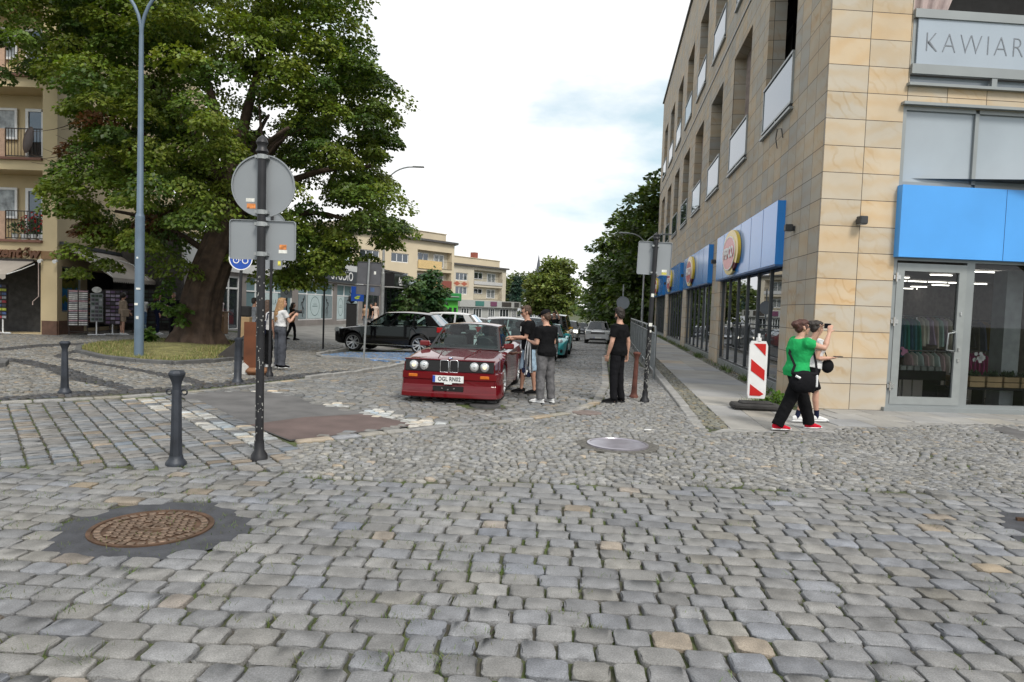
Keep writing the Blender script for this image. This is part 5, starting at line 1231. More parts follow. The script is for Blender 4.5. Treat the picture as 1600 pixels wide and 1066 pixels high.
for tgt, h0, r0 in ((W(170, 110), 4.2, .30), (W(80, 60), 5.0, .24), (W(300, 40), 5.6, .30), (W(420, 40), 6.0, .28), (W(520, 120), 5.2, .28), (W(580, 260), 4.0, .22), (W(560, 350), 3.2, .18), (W(240, 260), 3.4, .20), (W(180, 330), 3.0, .13), (W(450, 200, TY - 3), 4.6, .22), (W(330, 180, TY - 3), 4.6, .2), (W(420, 180, TY + 3), 4.6, .22)):
    z_ = min(h0, 6.2); i0 = max(i for i in range(len(prof)) if prof[i][2] <= z_); p0 = Vector((prof[i0][0], prof[i0][1], z_)); limb(b, p0, tgt, r0, .05, .10, 9, rr)
    for q in range(5):
        k = CL[rr.randrange(len(CL))]; m_ = p0.lerp(Vector(tgt), rr.uniform(.35, .9))
        if (Vector(k) - m_).length < 4: limb(b, m_, k, .07, .015, .05, 6, rr)
for q in range(26):                                   # bare twigs on the left
    p0 = Vector(W(rr.uniform(130, 190), rr.uniform(170, 260))); limb(b, p0, p0 + Vector((rr.uniform(-2.2, -.6), rr.uniform(-.5, .5), rr.uniform(-1.5, .3))), .025, .006, -.1, 6, rr)
b.build('trunk', M_BARK, big, smooth=180)
for i_, e_ in enumerate((((-.75, -.9, 1.5), (.35, .3, .7)), ((-.15, -.95, 1.05), (.3, .25, .4)), ((-1.15, -.9, .25), (.4, .3, .2)))):
    crown('trunk_sprouts', big, [e_], 11, 26, .15, [(.06, .12, .02), (.09, .15, .03)], (.12, .26), .3, .4, .8, np.random.default_rng(9 + i_))


def tree(name, label, loc, ells, ncl, nleaf, leaf, cols, trunk_h, trunk_r, clump, seed, group=None, shell=.6, droop=.35, flat=.7):
    t = thing(name, label, 'tree', loc, 0, group); rg = np.random.default_rng(seed); rr = random.Random(seed)
    _, C = crown('crown', t, ells, ncl, nleaf, leaf, cols, clump, shell, droop, flat, rg)
    b = MB(); b.tube([(0, 0, -.3), (0, 0, trunk_h * .3), (rr.uniform(-.2, .2), 0, trunk_h)], [trunk_r * 1.25, trunk_r, trunk_r * .55], 10)
    for q in range(12):
        k = C[rr.randrange(len(C))]; limb(b, (0, 0, trunk_h * rr.uniform(.6, 1)), k, trunk_r * .4, .03, .08, 6, rr)
    b.build('trunk', M_BARK, t, smooth=180); return t
DG = [(.05, .085, .02), (.065, .10, .022), (.04, .07, .018), (.08, .115, .025)]
MG = [(.06, .11, .02), (.085, .135, .028), (.05, .095, .02)]
LG = [(.14, .18, .045), (.17, .205, .06), (.11, .15, .04)]
def gp(s, y): x, yy_ = sxy(s, y); return (x, yy_, gz(x, yy_) - .05)
tree('street_tree', 'tall dark green tree directly behind the far end of the sandstone building', gp(5.2, 58), [((0, 0, 8), (4.6, 4.6, 6.6)), ((-1.5, 0, 4), (4.2, 4, 3.4)), ((.8, 0, 12.2), (2.8, 2.8, 2.8))], 190, 95, .42, DG, 6, .35, (.9, 1.7), 21, 'trees along the right of the street')
tree('street_tree', 'dark green tree second from the sandstone building along the street', gp(3.6, 70), [((0, 0, 7.4), (5, 5, 6.0)), ((-1.5, 0, 3.6), (4.6, 4, 3.0)), ((1, 0, 11.4), (3, 3, 2.6))], 190, 95, .46, DG, 6, .35, (1.0, 1.9), 22, 'trees along the right of the street')
tree('street_tree', 'dark green tree with a sloping crown leaning over the far traffic', gp(3.0, 86), [((0, 0, 6.6), (5.2, 5, 5.2)), ((-1.2, 0, 3.4), (5, 4, 3.0)), ((1.5, 0, 10.3), (3.2, 3, 2.8))], 180, 90, .5, DG, 6, .35, (1.1, 2.0), 23, 'trees along the right of the street')
tree('street_tree', 'shaded dark tree between the light green crown and the street trees', gp(3.6, 104), [((0, 0, 6.6), (5.6, 5, 5.2)), ((-1, 0, 3), (5.6, 4, 2.8))], 150, 90, .55, DG, 6, .35, (1.2, 2.2), 24, 'trees along the right of the street')
tree('street_tree', 'low dark tree closing the gap under the street trees', gp(7.5, 78), [((0, 0, 5), (5.6, 5, 5)), ((0, 0, 2.2), (5.6, 5, 2.4))], 140, 80, .5, DG, 5, .35, (1.2, 2.0), 28, 'trees along the right of the street')
p = atY(862, 480, 122); tree('light_green_tree', 'rounded yellowish green tree above the far traffic', (p.x, 122, -2.4), [((0, 0, 7), (4.3, 4.3, 4.8)), ((.8, 0, 11), (2.6, 2.5, 2.0)), ((-2.2, 0, 5), (2.6, 2.5, 2.4))], 170, 80, .55, LG, 5, .3, (1.0, 1.7), 25)
p = atY(818, 470, 190); tree('hill_tree', 'soft pale green tree mass behind the pale block of flats', (p.x, 190, -2), [((0, 0, 8), (6.5, 6, 5)), ((-5, 0, 6), (5, 5, 5)), ((6, 0, 6), (5, 5, 5))], 150, 70, .8, [(.10, .14, .05), (.12, .155, .06)], 6, .4, (1.6, 2.6), 26)
p = atY(808, 470, 160); tree('conifer', 'dark bluish conifer in front of the pale green trees', (p.x, 160, -2), [((0, 0, 3.5), (2.4, 2.4, 3.2)), ((0, 0, 6.5), (1.7, 1.7, 2.6)), ((0, 0, 9), (.8, .8, 2.0))], 90, 80, .5, [(.02, .05, .035), (.028, .06, .04)], 6, .25, (.7, 1.1), 27, droop=.8)
p = atY(668, 490, 72); tree('sumac_tree', 'small dark feathery tree in front of the green shop front', (p.x, 72, -.9), [((0, 0, 3.4), (1.9, 1.9, 2.0)), ((.2, 0, 5.0), (1.1, 1.1, 1.1)), ((-.2, 0, 1.8), (2.2, 2, 1.2))], 90, 55, .42, [(.03, .07, .025), (.045, .09, .03)], 3, .12, (.5, .9), 31, 'small trees before the cream flats', droop=.7)
p = atY(636, 490, 64); tree('sumac_tree', 'thin open small tree between the dark sign backs and the feathery tree', (p.x, 64, -.8), [((0, 0, 3.0), (1.3, 1.3, 1.6)), ((.5, 0, 4.4), (.8, .8, .8)), ((-.8, 0, 1.6), (1.4, 1, .7))], 38, 42, .36, [(.05, .10, .03), (.07, .12, .035)], 3, .08, (.35, .7), 32, 'small trees before the cream flats', droop=.7)
# far wood that closes the street, one mass
rgf = np.random.default_rng(77)
fw, _ = crown('far_wood', None, [((x_, 300 + rgf.uniform(-20, 20), rgf.uniform(3, 6)), (16, 10, rgf.uniform(6, 11))) for x_ in np.arange(-140, 200, 13)], 420, 60, 2.0, [(.07, .11, .04), (.055, .09, .03), (.09, .125, .05)], (3, 5), .5, .3, .8, rgf)
tag(fw, 'distant mass of green trees closing the end of the street', 'wood', kind='stuff')

# weedy plant by the marker base
t = thing('weed_plant', 'small leafy weed growing at the wall foot behind the striped marker base', 'plant', (4.78, 12.35, 0))
crown('leaves', t, [((0, 0, .12), (.26, .16, .16))], 22, 14, .07, [(.06, .13, .02), (.10, .17, .035)], (.06, .12), .3, .2, .9, np.random.default_rng(4))
# ================================================================== STREET FURNITURE
M_POST = mat('black_post', (.018, .018, .021), rough=.45, metal=.2, var=.3, scale=5)
M_IRONB = mat('cast_iron_blue', (.032, .037, .048), rough=.5, metal=.3, var=.25, scale=6, bump=.15)
M_SIGNB = mat('sign_back_grey', (.27, .29, .31), rough=.5, metal=.3, var=.06, scale=1.5)
M_GALV = mat('galvanised', (.33, .345, .35), rough=.45, metal=.5, var=.12, scale=5)
M_STK_O = mat('sticker_orange', (.62, .22, .06), rough=.6, var=.5, scale=30); M_STK_W = mat('sticker_white', (.7, .7, .66), rough=.6, var=.15, scale=30); M_STK_Y = mat('sticker_yellow', (.65, .6, .1), rough=.6, var=.3, scale=30)
M_LAMPB = mat('lamp_blue_grey', (.115, .165, .225), rough=.5, var=.12, scale=2)
M_RUST = mat('rust_brown', (.10, .034, .024), rough=.8, var=.3, scale=7, bump=.2)
M_RUSTP = mat('corten_panel', (.125, .040, .015), rough=.8, var=.25, scale=3, bump=.15)

def bollard(name, label, p, h, r=.062, mt=None, ears=True, group='cast iron bollards'):
    mt = mt or M_IRONB; t = thing(name, label, 'bollard', (p.x, p.y, gz(p.x, p.y) - .01), random.uniform(0, 1), group)
    b = MB(); b.lathe([(r * 1.9, 0), (r * 1.95, .03), (r * 1.7, .05), (r * 1.35, .07), (r * 1.25, .10)], 16); b.build('base', mt, t, smooth=40)
    b = MB(); b.lathe([(r * 1.22, .09), (r * 1.08, h * .3), (r * .92, h * .78), (r * .86, h * .80)], 8); b.build('shaft', mt, t, smooth=20)
    b = MB(); b.lathe([(r * .86, h * .79), (r * .84, h * .84), (r * 1.0, h * .88), (r * 1.5, h * .945), (r * 1.62, h * .955), (r * 1.62, h * .975), (r * 1.2, h), (.001, h * 1.005)], 8); b.build('head', mt, t, smooth=20)
    if ears:
        for s_ in (-1, 1):
            b = MB(); pts = [(s_ * r * .9 + s_ * .028 * (1 - math.cos(a_)), 0, h * .775 + .026 * math.sin(a_)) for a_ in [i * 2 * math.pi / 12 for i in range(13)]]; b.tube(pts, .008, 6, flat=(0, 1, 0)); b.build('chain_eye', mt, t, smooth=60)
    t.rotation_euler.z = 0 if ears else t.rotation_euler.z
    return t
bollard('bollard', 'dark cast iron bollard with two chain eyes in front of the crossing setts', at(275, 726), .93, .050)
bollard('bollard', 'dark bollard on the black mosaic band left of the lamp post', at(101, 614), .85, .052, None, False)
bollard('bollard', 'reddish rusty bollard beside the leaning black sign post', at(990, 621), .88, .046, M_RUST, False)
# leaning slightly as in the street
bpy.data.objects['bollard.002'].rotation_euler = (0, rad(2.0), 0)

def plate_rect(b, w, h, z, y, r=.03, d=.004, rim=.018):
    P = []
    for cx_, cz_, a0 in ((w / 2 - r, h / 2 - r, 0), (-w / 2 + r, h / 2 - r, 90), (-w / 2 + r, -h / 2 + r, 180), (w / 2 - r, -h / 2 + r, 270)):
        for i in range(5): a_ = rad(a0 + i * 22.5); P.append((cx_ + r * math.cos(a_), z + cz_ + r * math.sin(a_)))
    b.prism(P, d, Matrix.Translation((0, y, 0)))
    n = len(P); c = z; I = [(x * (1 - .02), z + (q - z) * (1 - .03)) for x, q in P]
    V = [(x, y, q) for x, q in P] + [(x, y - rim, q) for x, q in P] + [(x, y - rim, q) for x, q in I] + [(x, y - .0005, q) for x, q in I]
    F = [(k * n + i, k * n + (i + 1) % n, (k + 1) * n + (i + 1) % n, (k + 1) * n + i) for k in range(3) for i in range(n)]; b.add(V, F)
def plate_round(b, r, z, y, d=.004, rim=.018, n=40):
    P = [(r * math.cos(2 * math.pi * i / n), z + r * math.sin(2 * math.pi * i / n)) for i in range(n)]; b.prism(P, d, Matrix.Translation((0, y, 0)))
    V = [(x, y, q) for x, q in P] + [(x, y - rim, q) for x, q in P] + [(x * .96, y - rim, z + (q - z) * .96) for x, q in P] + [(x * .96, y - .0005, z + (q - z) * .96) for x, q in P]
    b.add(V, [(k * n + i, k * n + (i + 1) % n, (k + 1) * n + (i + 1) % n, (k + 1) * n + i) for k in range(3) for i in range(n)])
def stickers(t, items):
    for x, z, w_, h_, mm, y in items:
        b = MB(); b.box((x, y, z), (w_, .002, h_), 0); b.build('sticker', mm, t)
def post_base(b, r=.06):
    b.lathe([(r * 2.1, 0), (r * 2.0, .05), (r * 1.25, .10), (r * 1.2, .2)], 12)
M_SCUFF = mat('scuffs', (.35, .35, .33), rough=.8, var=.3)
# A: the front sign post seen from behind
p = at(405, 717)
t = thing('sign_post', 'tall black post with a round and a rectangular sign seen from behind, nearest the viewer', 'sign post', (p.x, p.y, -.01), rad(3))
t.rotation_euler = (0, rad(-.4), rad(4))
b = MB(); b.tube([(0, 0, .0), (0, 0, 3.10)], .042, 14); b.build('pole', M_POST, t, smooth=60)
b = MB(); post_base(b, .042); b.build('base', M_POST, t, smooth=40)
b = MB(); b.lathe([(.045, 3.10), (.065, 3.12), (.05, 3.15), (.045, 3.18), (.062, 3.21), (.045, 3.25), (.001, 3.29)], 12); b.build('finial', M_POST, t, smooth=50)
b = MB(); plate_round(b, .315, 2.79, .06); o = b.build('round_sign', M_SIGNB, t)
stickers(o, [(-.13, 2.645, .085, .035, M_STK_W, .058), (-.12, 2.585, .085, .05, M_STK_O, .058)])
b = MB(); plate_rect(b, .66, .40, 2.245, .06); o = b.build('rectangular_sign', M_SIGNB, t)
stickers(o, [(.20, 2.18, .07, .05, M_STK_O, .058), (.20, 2.135, .085, .035, M_STK_W, .058)])
for z_ in (3.07, 2.52, 2.40, 2.10):
    b = MB(); b.box((0, .018, z_), (.13, .09, .03)); b.lathe([(.05, z_ - .022), (.05, z_ + .022)], 14); b.build('clamp', M_GALV, t)
rr = random.Random(2)
b = MB()
for q in range(60):
    a_ = rr.uniform(-2.6, -.5); z_ = rr.uniform(.1, 1.9); b.box((.0425 * math.cos(a_), .0425 * math.sin(a_), z_), (.006, .006, rr.uniform(.004, .02)))
for k_ in range(6): b.box((.006, -.043, .95 + k_ * .012), (.006, .003, .02), .3)
tag(b.build('scuffs', M_SCUFF, t), kind='stuff')
# B: sign post at the right, leaning, seen from behind
p = at(1007, 628)
t = thing('sign_post', 'leaning black post with one grey rectangular sign back, beside the rusty bollard', 'sign post', (p.x, p.y, -.01)); t.rotation_euler = (0, rad(1.6), rad(-3))
b = MB(); b.tube([(0, 0, 0), (0, 0, 2.97)], .042, 14); b.build('pole', M_POST, t, smooth=60)
b = MB(); post_base(b, .042); b.build('base', M_POST, t, smooth=40)
b = MB(); b.lathe([(.045, 2.95), (.065, 2.97), (.05, 3.0), (.062, 3.03), (.001, 3.09)], 12); b.build('finial', M_POST, t, smooth=50)
b = MB(); plate_rect(b, .61, .60, 2.62, .06); o = b.build('rectangular_sign', M_SIGNB, t); stickers(o, [(.19, 2.40, .09, .05, M_STK_W, .058), (.19, 2.36, .09, .045, M_STK_Y, .058)])
for z_ in (2.84, 2.36):
    b = MB(); b.box((0, .018, z_), (.13, .09, .03)); b.build('clamp', M_GALV, t)
stickers(t, [(.0, 1.95, .05, .06, M_STK_W, -.043), (.0, 1.42, .06, .06, M_STK_W, -.043), (.01, 1.30, .03, .04, M_STK_W, -.043)])
b = MB()
for q in range(90):
    a_ = rr.uniform(-2.8, -.3); z_ = rr.uniform(.15, 1.2); b.box((.0425 * math.cos(a_), .0425 * math.sin(a_), z_), (.006, .006, rr.uniform(.006, .03)))
tag(b.build('scuffs', M_SCUFF, t), kind='stuff')
# C: blue round sign on a post with a bollard-like foot
p = at(371, 597)
t = thing('sign_post', 'black post with a blue round cycle path sign, its foot shaped like a bollard', 'sign post', (p.x, p.y, -.01), rad(3)); t.rotation_euler = (0, rad(1), rad(3))
b = MB(); b.lathe([(.11, 0), (.10, .05), (.075, .08), (.07, .8), (.085, .83), (.085, .86), (.03, .88)], 12); b.build('base', M_IRONB, t, smooth=40)
b = MB(); b.tube([(0, 0, .85), (0, 0, 2.62)], .03, 10); b.build('pole', M_POST, t)
M_BLUER = mat('road_sign_blue', (.012, .07, .38), rough=.35, var=.04)
b = MB(); b.prism([(.225 * math.cos(i * .157), 2.40 + .225 * math.sin(i * .157)) for i in range(40)], .006, Matrix.Translation((0, -.04, 0))); o = b.build('round_sign', M_BLUER, t)
b = MB(); oval(b, .225, .225, -.046, -.040, 40, 0, 2.40, inner=(.208, .208, 0, 0)); b.build('white_rim', M_WHITE, o)
b = MB()
for c_ in (-.085, .085): oval(b, .06, .06, -.046, -.041, 20, c_, 2.36, inner=(.045, .045, 0, 0))
b.tube([(-.085, -.044, 2.36), (-.03, -.044, 2.44), (.05, -.044, 2.44), (0, -.044, 2.36), (-.03, -.044, 2.44)], .007, 5); b.build('bicycle_symbol', M_WHITE, o)
# D: post behind with round and rectangular backs
p = at(421, 587)
t = thing('sign_post', 'thin black post with a small round and rectangular sign back, behind the nearest post', 'sign post', (p.x, p.y, -.01)); 
b = MB(); b.tube([(0, 0, 0), (0, 0, 3.5)], .03, 10); b.build('pole', M_POST, t); b = MB(); post_base(b, .04); b.build('base', M_POST, t, smooth=40)
b = MB(); plate_round(b, .27, 3.2, .05); b.build('round_sign', M_SIGNB, t); b = MB(); plate_rect(b, .42, .30, 2.42, .05); o = b.build('rectangular_sign', M_SIGNB, t); stickers(o, [(.15, 2.40, .06, .10, M_STK_Y, .048)])
def simple_sign(label, px, py, Y, items, pole=.028, polem=M_POST, lean=0.0, poletop=None, name='sign_post', rz=0.0, cat='sign post'):
    """post standing at distance Y under the pixel column px"""
    q = atY(px, py, Y); t = thing(name, label, cat, (q.x, q.y, gz(q.x, q.y) - .02)); t.rotation_euler = (0, rad(lean), rad(rz))
    b = MB(); b.tube([(0, 0, 0), (0, 0, poletop)], pole, 10); b.build('pole', polem, t, smooth=60); return t
# E: parking sign
t = simple_sign('grey post with a blue parking sign in front of the studio windows', 558, 500, 33, None, .03, M_GALV, 0, 2.75)
b = MB(); b.box((0, -.05, 2.30), (.60, .012, .70), 0); o = b.build('parking_sign', M_BLUER, t)
b = MB(); oval(b, .12, .06, -.062, -.056, 16, -.02, 2.11); b.tube([(-.1, -.06, 2.07), (.0, -.06, 2.18), (.13, -.06, 2.18)], .03, 6); b.build('hand_symbol', mat('sign_yellow_green', (.45, .55, .08), rough=.5), o)
text('letter', 'P', .42, mat('sign_pale', (.55, .65, .3), rough=.5), o, (.03, -.06, 2.45), (rad(90), 0, 0), .003, bold=.012)
# F: big sign backs on a leaning thin post
p = at(568, 561)
t = thing('sign_post', 'leaning thin grey post carrying large dark sign backs beside the black parked car', 'sign post', (p.x, p.y, gz(p.x, p.y) - .02)); t.rotation_euler = (0, rad(2.0), rad(-8))
b = MB(); b.tube([(0, 0, 0), (0, 0, 3.0)], .03, 10); b.build('pole', M_GALV, t)
M_DBACK = mat('dark_sign_back', (.085, .085, .095), rough=.6, var=.1)
b = MB(); plate_rect(b, .72, .64, 2.60, .05, .05); o = b.build('rectangular_sign', M_DBACK, t); stickers(o, [(.17, 2.62, .06, .09, M_STK_W, .048)])
b = MB(); plate_rect(b, .72, .28, 2.12, .055, .03); o = b.build('lower_sign', M_DBACK, t); stickers(o, [(.12, 2.14, .12, .12, mat('faded_blue', (.06, .10, .2), rough=.7), .053)])
# G: plain black pole, small double sign
simple_sign('plain thin black pole on the pavement left of the black parked car', 505, 534, 26.5, None, .035, M_POST, 0, 3.6, 'pole', cat='pole')
t = simple_sign('black pole with a small blue sign above a small grey sign behind the photographer', 447, 520, 25, None, .03, M_POST, 0, 3.1)
b = MB(); b.box((0, -.05, 2.75), (.34, .01, .44)); o = b.build('blue_sign', M_BLUER, t); text('letter', 'D', .3, M_WHITE, o, (0, -.057, 2.75), (rad(90), 0, 0), .002)
b = MB(); b.box((0, -.05, 2.05), (.42, .01, .36)); o = b.build('grey_sign', M_SIGNB, t); b = MB(); oval(b, .07, .09, -.058, -.055, 20, 0, 2.08, inner=(.05, .07, 0, 0)); b.build('symbol', M_INK, o)
# H: round sign back behind the man in black
t = simple_sign('thin grey post with a small round sign back beyond the man in black', 972, 500, 31, None, .03, M_GALV, 0, 3.2)
b = MB(); plate_round(b, .29, 2.38, -.05); b.build('round_sign', M_SIGNB, t)

# lamps with two curved arms
def lamp(label, p, h, arm, fork, mt, r0=.10, r1=.05, heads=True, rz=0, drop=.55):
    t = thing('street_lamp', label, 'street lamp', (p.x, p.y, gz(p.x, p.y) - .02), rz, 'double armed street lamps')
    b = MB(); b.tube([(0, 0, 0), (0, 0, h * .38)], r0, 14); b.tube([(0, 0, h * .38), (0, 0, h * .39), (0, 0, fork)], [r0, r0 * .72, r1], 14); b.build('pole', mt, t, smooth=50)
    b = MB(); b.lathe([(r0 * 1.7, 0), (r0 * 1.7, .03), (r0 * 1.1, .04)], 14); b.build('foot', M_GALV, t)
    for s_ in (-1, 1):
        b = MB(); pts = [(0, 0, fork - .1)] + [(s_ * arm * (1 - math.cos(a_)), 0, fork + (h - fork) * math.sin(a_)) for a_ in [i * math.pi / 2 / 9 for i in range(1, 10)]]
        b.tube(pts, [r1 * .8] * len(pts), 8, flat=(0, 1, 0)); o = b.build('arm', mt, t, smooth=60)
        b = MB(); b.box((s_ * (arm + .28), 0, h + .01), (.62, .22, .08), 0, .03); b.build('lamp_head', M_GALV, o)
    return t
p = at(217, 557); t = lamp('tall blue grey street lamp with two curved arms in front of the linden tree', p, 9.8, 1.35, 8.35, M_LAMPB, .115, .055)
stickers(t, [(.0, 2.65, .05, .045, M_STK_W, -.116), (.03, 1.85, .11, .05, M_STK_W, -.117), (-.02, 1.45, .09, .06, M_STK_W, -.117), (.01, 1.1, .07, .08, M_STK_W, -.117), (.0, 3.1, .03, .05, M_STK_W, -.1)])
p = atY(1003, 500, 40); p.z = 0
t = lamp('grey street lamp with two curved arms behind the leaning sign post', p, 6.1, .95, 5.35, M_GALV, .07, .04, rz=rad(0)); t.location.z = -.02
p = atY(597, 490, 38); lamp('grey street lamp rising behind the dark sign backs beside the tree crown', p, 9.4, 1.5, 8.2, M_GALV, .10, .05)

# railing on the raised kerb
t = thing('guard_railing', 'grey steel guard railing with vertical bars along the raised pavement edge', 'railing', (sxy(1.28, 17.6)[0], 17.6, 0), -math.atan(SL))
M_RLG = mat('railing_grey', (.23, .245, .25), rough=.5, metal=.4, var=.1)
n_sec, ls = 9, 2.0
for k in range(n_sec):
    y0 = k * ls; b = MB(); z0_ = .12 - .0 * k; z1_ = 1.25
    b.tube([(0, y0 + .06, -.1), (0, y0 + .06, 1.08), (0, y0 + .12, 1.2), (0, y0 + .22, z1_), (0, y0 + ls - .2, z1_), (0, y0 + ls - .1, 1.2), (0, y0 + ls - .04, 1.08), (0, y0 + ls - .04, -.1)], .028, 8)
    b.tube([(0, y0 + .06, z0_), (0, y0 + ls - .04, z0_)], .02, 6); b.tube([(0, y0 + .06, 1.08), (0, y0 + ls - .04, 1.08)], .02, 6)
    for i in range(1, 13): b.tube([(0, y0 + .06 + i * (ls - .1) / 13, z0_), (0, y0 + .06 + i * (ls - .1) / 13, 1.08)], .010, 5)
    b.build('railing_panel', M_RLG, t, smooth=60)

# striped marker beacon on its rubber foot
p = at(1180, 640); t = thing('warning_beacon', 'red and white striped warning beacon on a black rubber foot beside the wall', 'traffic beacon', (p.x, p.y, 0), rad(-5))
b = MB(); b.box((0, 0, .06), (.82, .40, .10), 0, .03); b.box((0, 0, .12), (.55, .26, .05), 0, .02); b.build('rubber_foot', mat('rubber', (.035, .033, .032), rough=.85, var=.25, scale=8, bump=.3), t)
b = MB()
P = [(-.14, .20), (.14, .20), (.155, .28), (.155, 1.12), (.12, 1.2), (-.12, 1.2), (-.155, 1.12), (-.155, .28)]
b.prism(P, .055, Matrix.Translation((0, -.03, 0))); o = b.build('panel', mat('beacon_white', (.72, .72, .72), rough=.35, var=.05), t)
for pts in ([(-.09, 1.155), (.118, .945), (.118, 1.155)], [(-.118, .682), (.118, .512), (.118, .694), (-.118, .883)], [(-.118, .245), (.06, .245), (.118, .28), (-.118, .446)]):
    b = MB(); b.prism(pts, .006, Matrix.Translation((0, -.036, 0))); b.build('red_stripe', mat('beacon_red', (.50, .012, .010), rough=.4, var=.05), o)
b = MB(); b.tube([(0, 0, 1.2), (0, 0, 1.26)], .045, 10); b.tube([(0, 0, 1.26), (0, 0, 1.33)], .022, 8); b.build('top_lug', mat('beacon_white', (.7, .7, .7)), t)

# rusty metal stele and what stands by it
p = at(392, 584); t = thing('info_stele', 'rust brown metal panel with a white concrete foot beside the blue sign post', 'panel', (p.x, p.y, -.01), rad(4))
b = MB(); b.box((.02, 0, .58), (.34, .06, 1.10), 0); b.build('panel', M_RUSTP, t)
b = MB(); b.prism([(-.36, .0), (.02, 0), (-.04, .17), (-.13, .25), (-.2, .20)], .18, Matrix.Translation((0, -.10, 0))); b.build('foot', mat('white_concrete', (.52, .51, .49), rough=.8, var=.1), t)
b = MB(); b.box((.17, -.02, .075), (.5, .34, .15), 0, .06); b.build('copper_foot', mat('copper_foot', (.17, .075, .032), rough=.7, var=.25, scale=5), t)
p = atY(383, 505, 20); t = thing('waste_bin', 'tan wooden post bin with a black lid behind the rust brown panel', 'bin', (p.x, p.y, -.02), rad(5))
b = MB(); b.box((0, 0, .55), (.32, .3, 1.1), 0, .01); b.build('body', mat('tan_wood', (.30, .205, .11), rough=.8, var=.15, scale=4), t)
b = MB(); b.box((0, 0, 1.26), (.30, .28, .30), 0, .03); b.build('lid', M_BLACK, t)
p = atY(368, 530, 19); t = thing('easel_board', 'low slanted dark board lying open beside the island', 'board', (p.x, p.y, -.01), rad(20))
b = MB(); b.prism([(-.5, 0), (.3, 0), (.3, .6), (.24, .62)], .25, Matrix.Translation((0, 0, 0))); b.build('panel', mat('dark_board', (.04, .036, .034), rough=.8), t)
p = atY(343, 505, 31.5); t = thing('planter_tub', 'brown wooden tub by the glass shop door right of the trunk', 'planter', (p.x, p.y, -.06), 0)
b = MB(); b.box((0, 0, .5), (.6, .5, 1.0), 0, .02); b.build('tub', mat('tub_wood', (.20, .12, .065), rough=.8, var=.15), t); b = MB(); b.box((0, 0, 1.0), (.64, .54, .05)); b.build('rim', mat('tub_rim', (.14, .08, .045), rough=.8), t)
p = atY(549, 500, 44); t = thing('black_cabinet', 'black street cabinet with a dark horned figure on top before the shop posters', 'cabinet', (p.x, p.y, gz(p.x, p.y)), rad(8))
b = MB(); b.box((0, 0, .8), (.62, .4, 1.6), 0, .02); b.box((0, 0, 1.62), (.66, .44, .05)); b.build('body', M_BLACK, t)
b = MB(); b.ball((0, 0, 1.9), (.22, .14, .26)); b.ball((.05, -.05, 2.18), (.12, .12, .14)); b.tube([(-.03, -.05, 2.25), (-.14, -.05, 2.36), (-.10, -.05, 2.50)], [.04, .03, .01], 6); b.tube([(.12, -.05, 2.25), (.23, -.05, 2.34), (.2, -.05, 2.48)], [.04, .03, .01], 6); b.build('figure', M_BLACK, t, smooth=180)
# small paper scrap on the mosaic
p = at(1012, 674); b = MB(); b.box((0, 0, .012), (.10, .035, .006), .3); o = b.build('paper_scrap', M_WHITE); o.location = (p.x, p.y, .01); tag(o, 'small white scrap of paper on the mosaic setts', 'litter')
# ================================================================== CARS
M_TYRE = mat('tyre', (.014, .014, .015), rough=.8, var=.15, scale=8)
M_RIM = mat('alloy_rim', (.55, .56, .57), rough=.3, metal=.8, var=.06)
M_CHROME = mat('chrome', (.75, .75, .76), rough=.12, metal=1.0, var=.03)
M_TRIM = mat('black_trim', (.016, .016, .018), rough=.5, var=.1)
M_UNDER = mat('underbody', (.01, .01, .01), rough=.95, var=.1)
M_SEAT = mat('seat_fabric', (.03, .03, .033), rough=.9, var=.15)
G_CAR = glass('car_glass', (.72, .86, .83), .85, 1.5, 0, .55)
G_CARD = glass('car_glass_dark', (.40, .46, .48), .6, 1.5, 0, 1.0)
M_HEAD = mat('headlamp_lens', (.62, .64, .64), rough=.06, metal=.3, spec=.9, var=.12, scale=20)
M_GLOW = mat('lit_headlamp', (.9, .88, .8), rough=.2, emit=((1, .93, .78), 3.0))
M_AMBER = mat('amber_lens', (.50, .13, .012), rough=.15, var=.1, scale=30)
M_TAIL = mat('tail_red', (.45, .01, .012), rough=.12, var=.1)
M_PLATE = mat('plate_white', (.72, .73, .72), rough=.4, var=.03)
M_PLBLUE = mat('plate_blue', (.02, .06, .35), rough=.4)
def paint(name, c, metal=.0, rough=.28): 
    return mat('paint_' + name, c, rough=rough, metal=metal, var=.03, scale=1, coat=1.0, spec=.0)
def cr(pts, x):
    """smooth interpolation of (x, y...) control rows"""
    for i in range(len(pts) - 1):
        if x <= pts[i + 1][0] or i == len(pts) - 2:
            t = (x - pts[i][0]) / max(1e-9, pts[i + 1][0] - pts[i][0]); t = min(1, max(0, t))
            p0, p1, p2, p3 = pts[max(0, i - 1)], pts[i], pts[i + 1], pts[min(len(pts) - 1, i + 2)]
            out_ = []
            for k in range(1, len(p1)):
                m1 = (p2[k] - p0[k]) / max(1e-9, p2[0] - p0[0]) * (p2[0] - p1[0]); m2 = (p3[k] - p1[k]) / max(1e-9, p3[0] - p1[0]) * (p2[0] - p1[0])
                out_.append((2 * t ** 3 - 3 * t ** 2 + 1) * p1[k] + (t ** 3 - 2 * t ** 2 + t) * m1 + (-2 * t ** 3 + 3 * t ** 2) * p2[k] + (t ** 3 - t ** 2) * m2)
            return out_
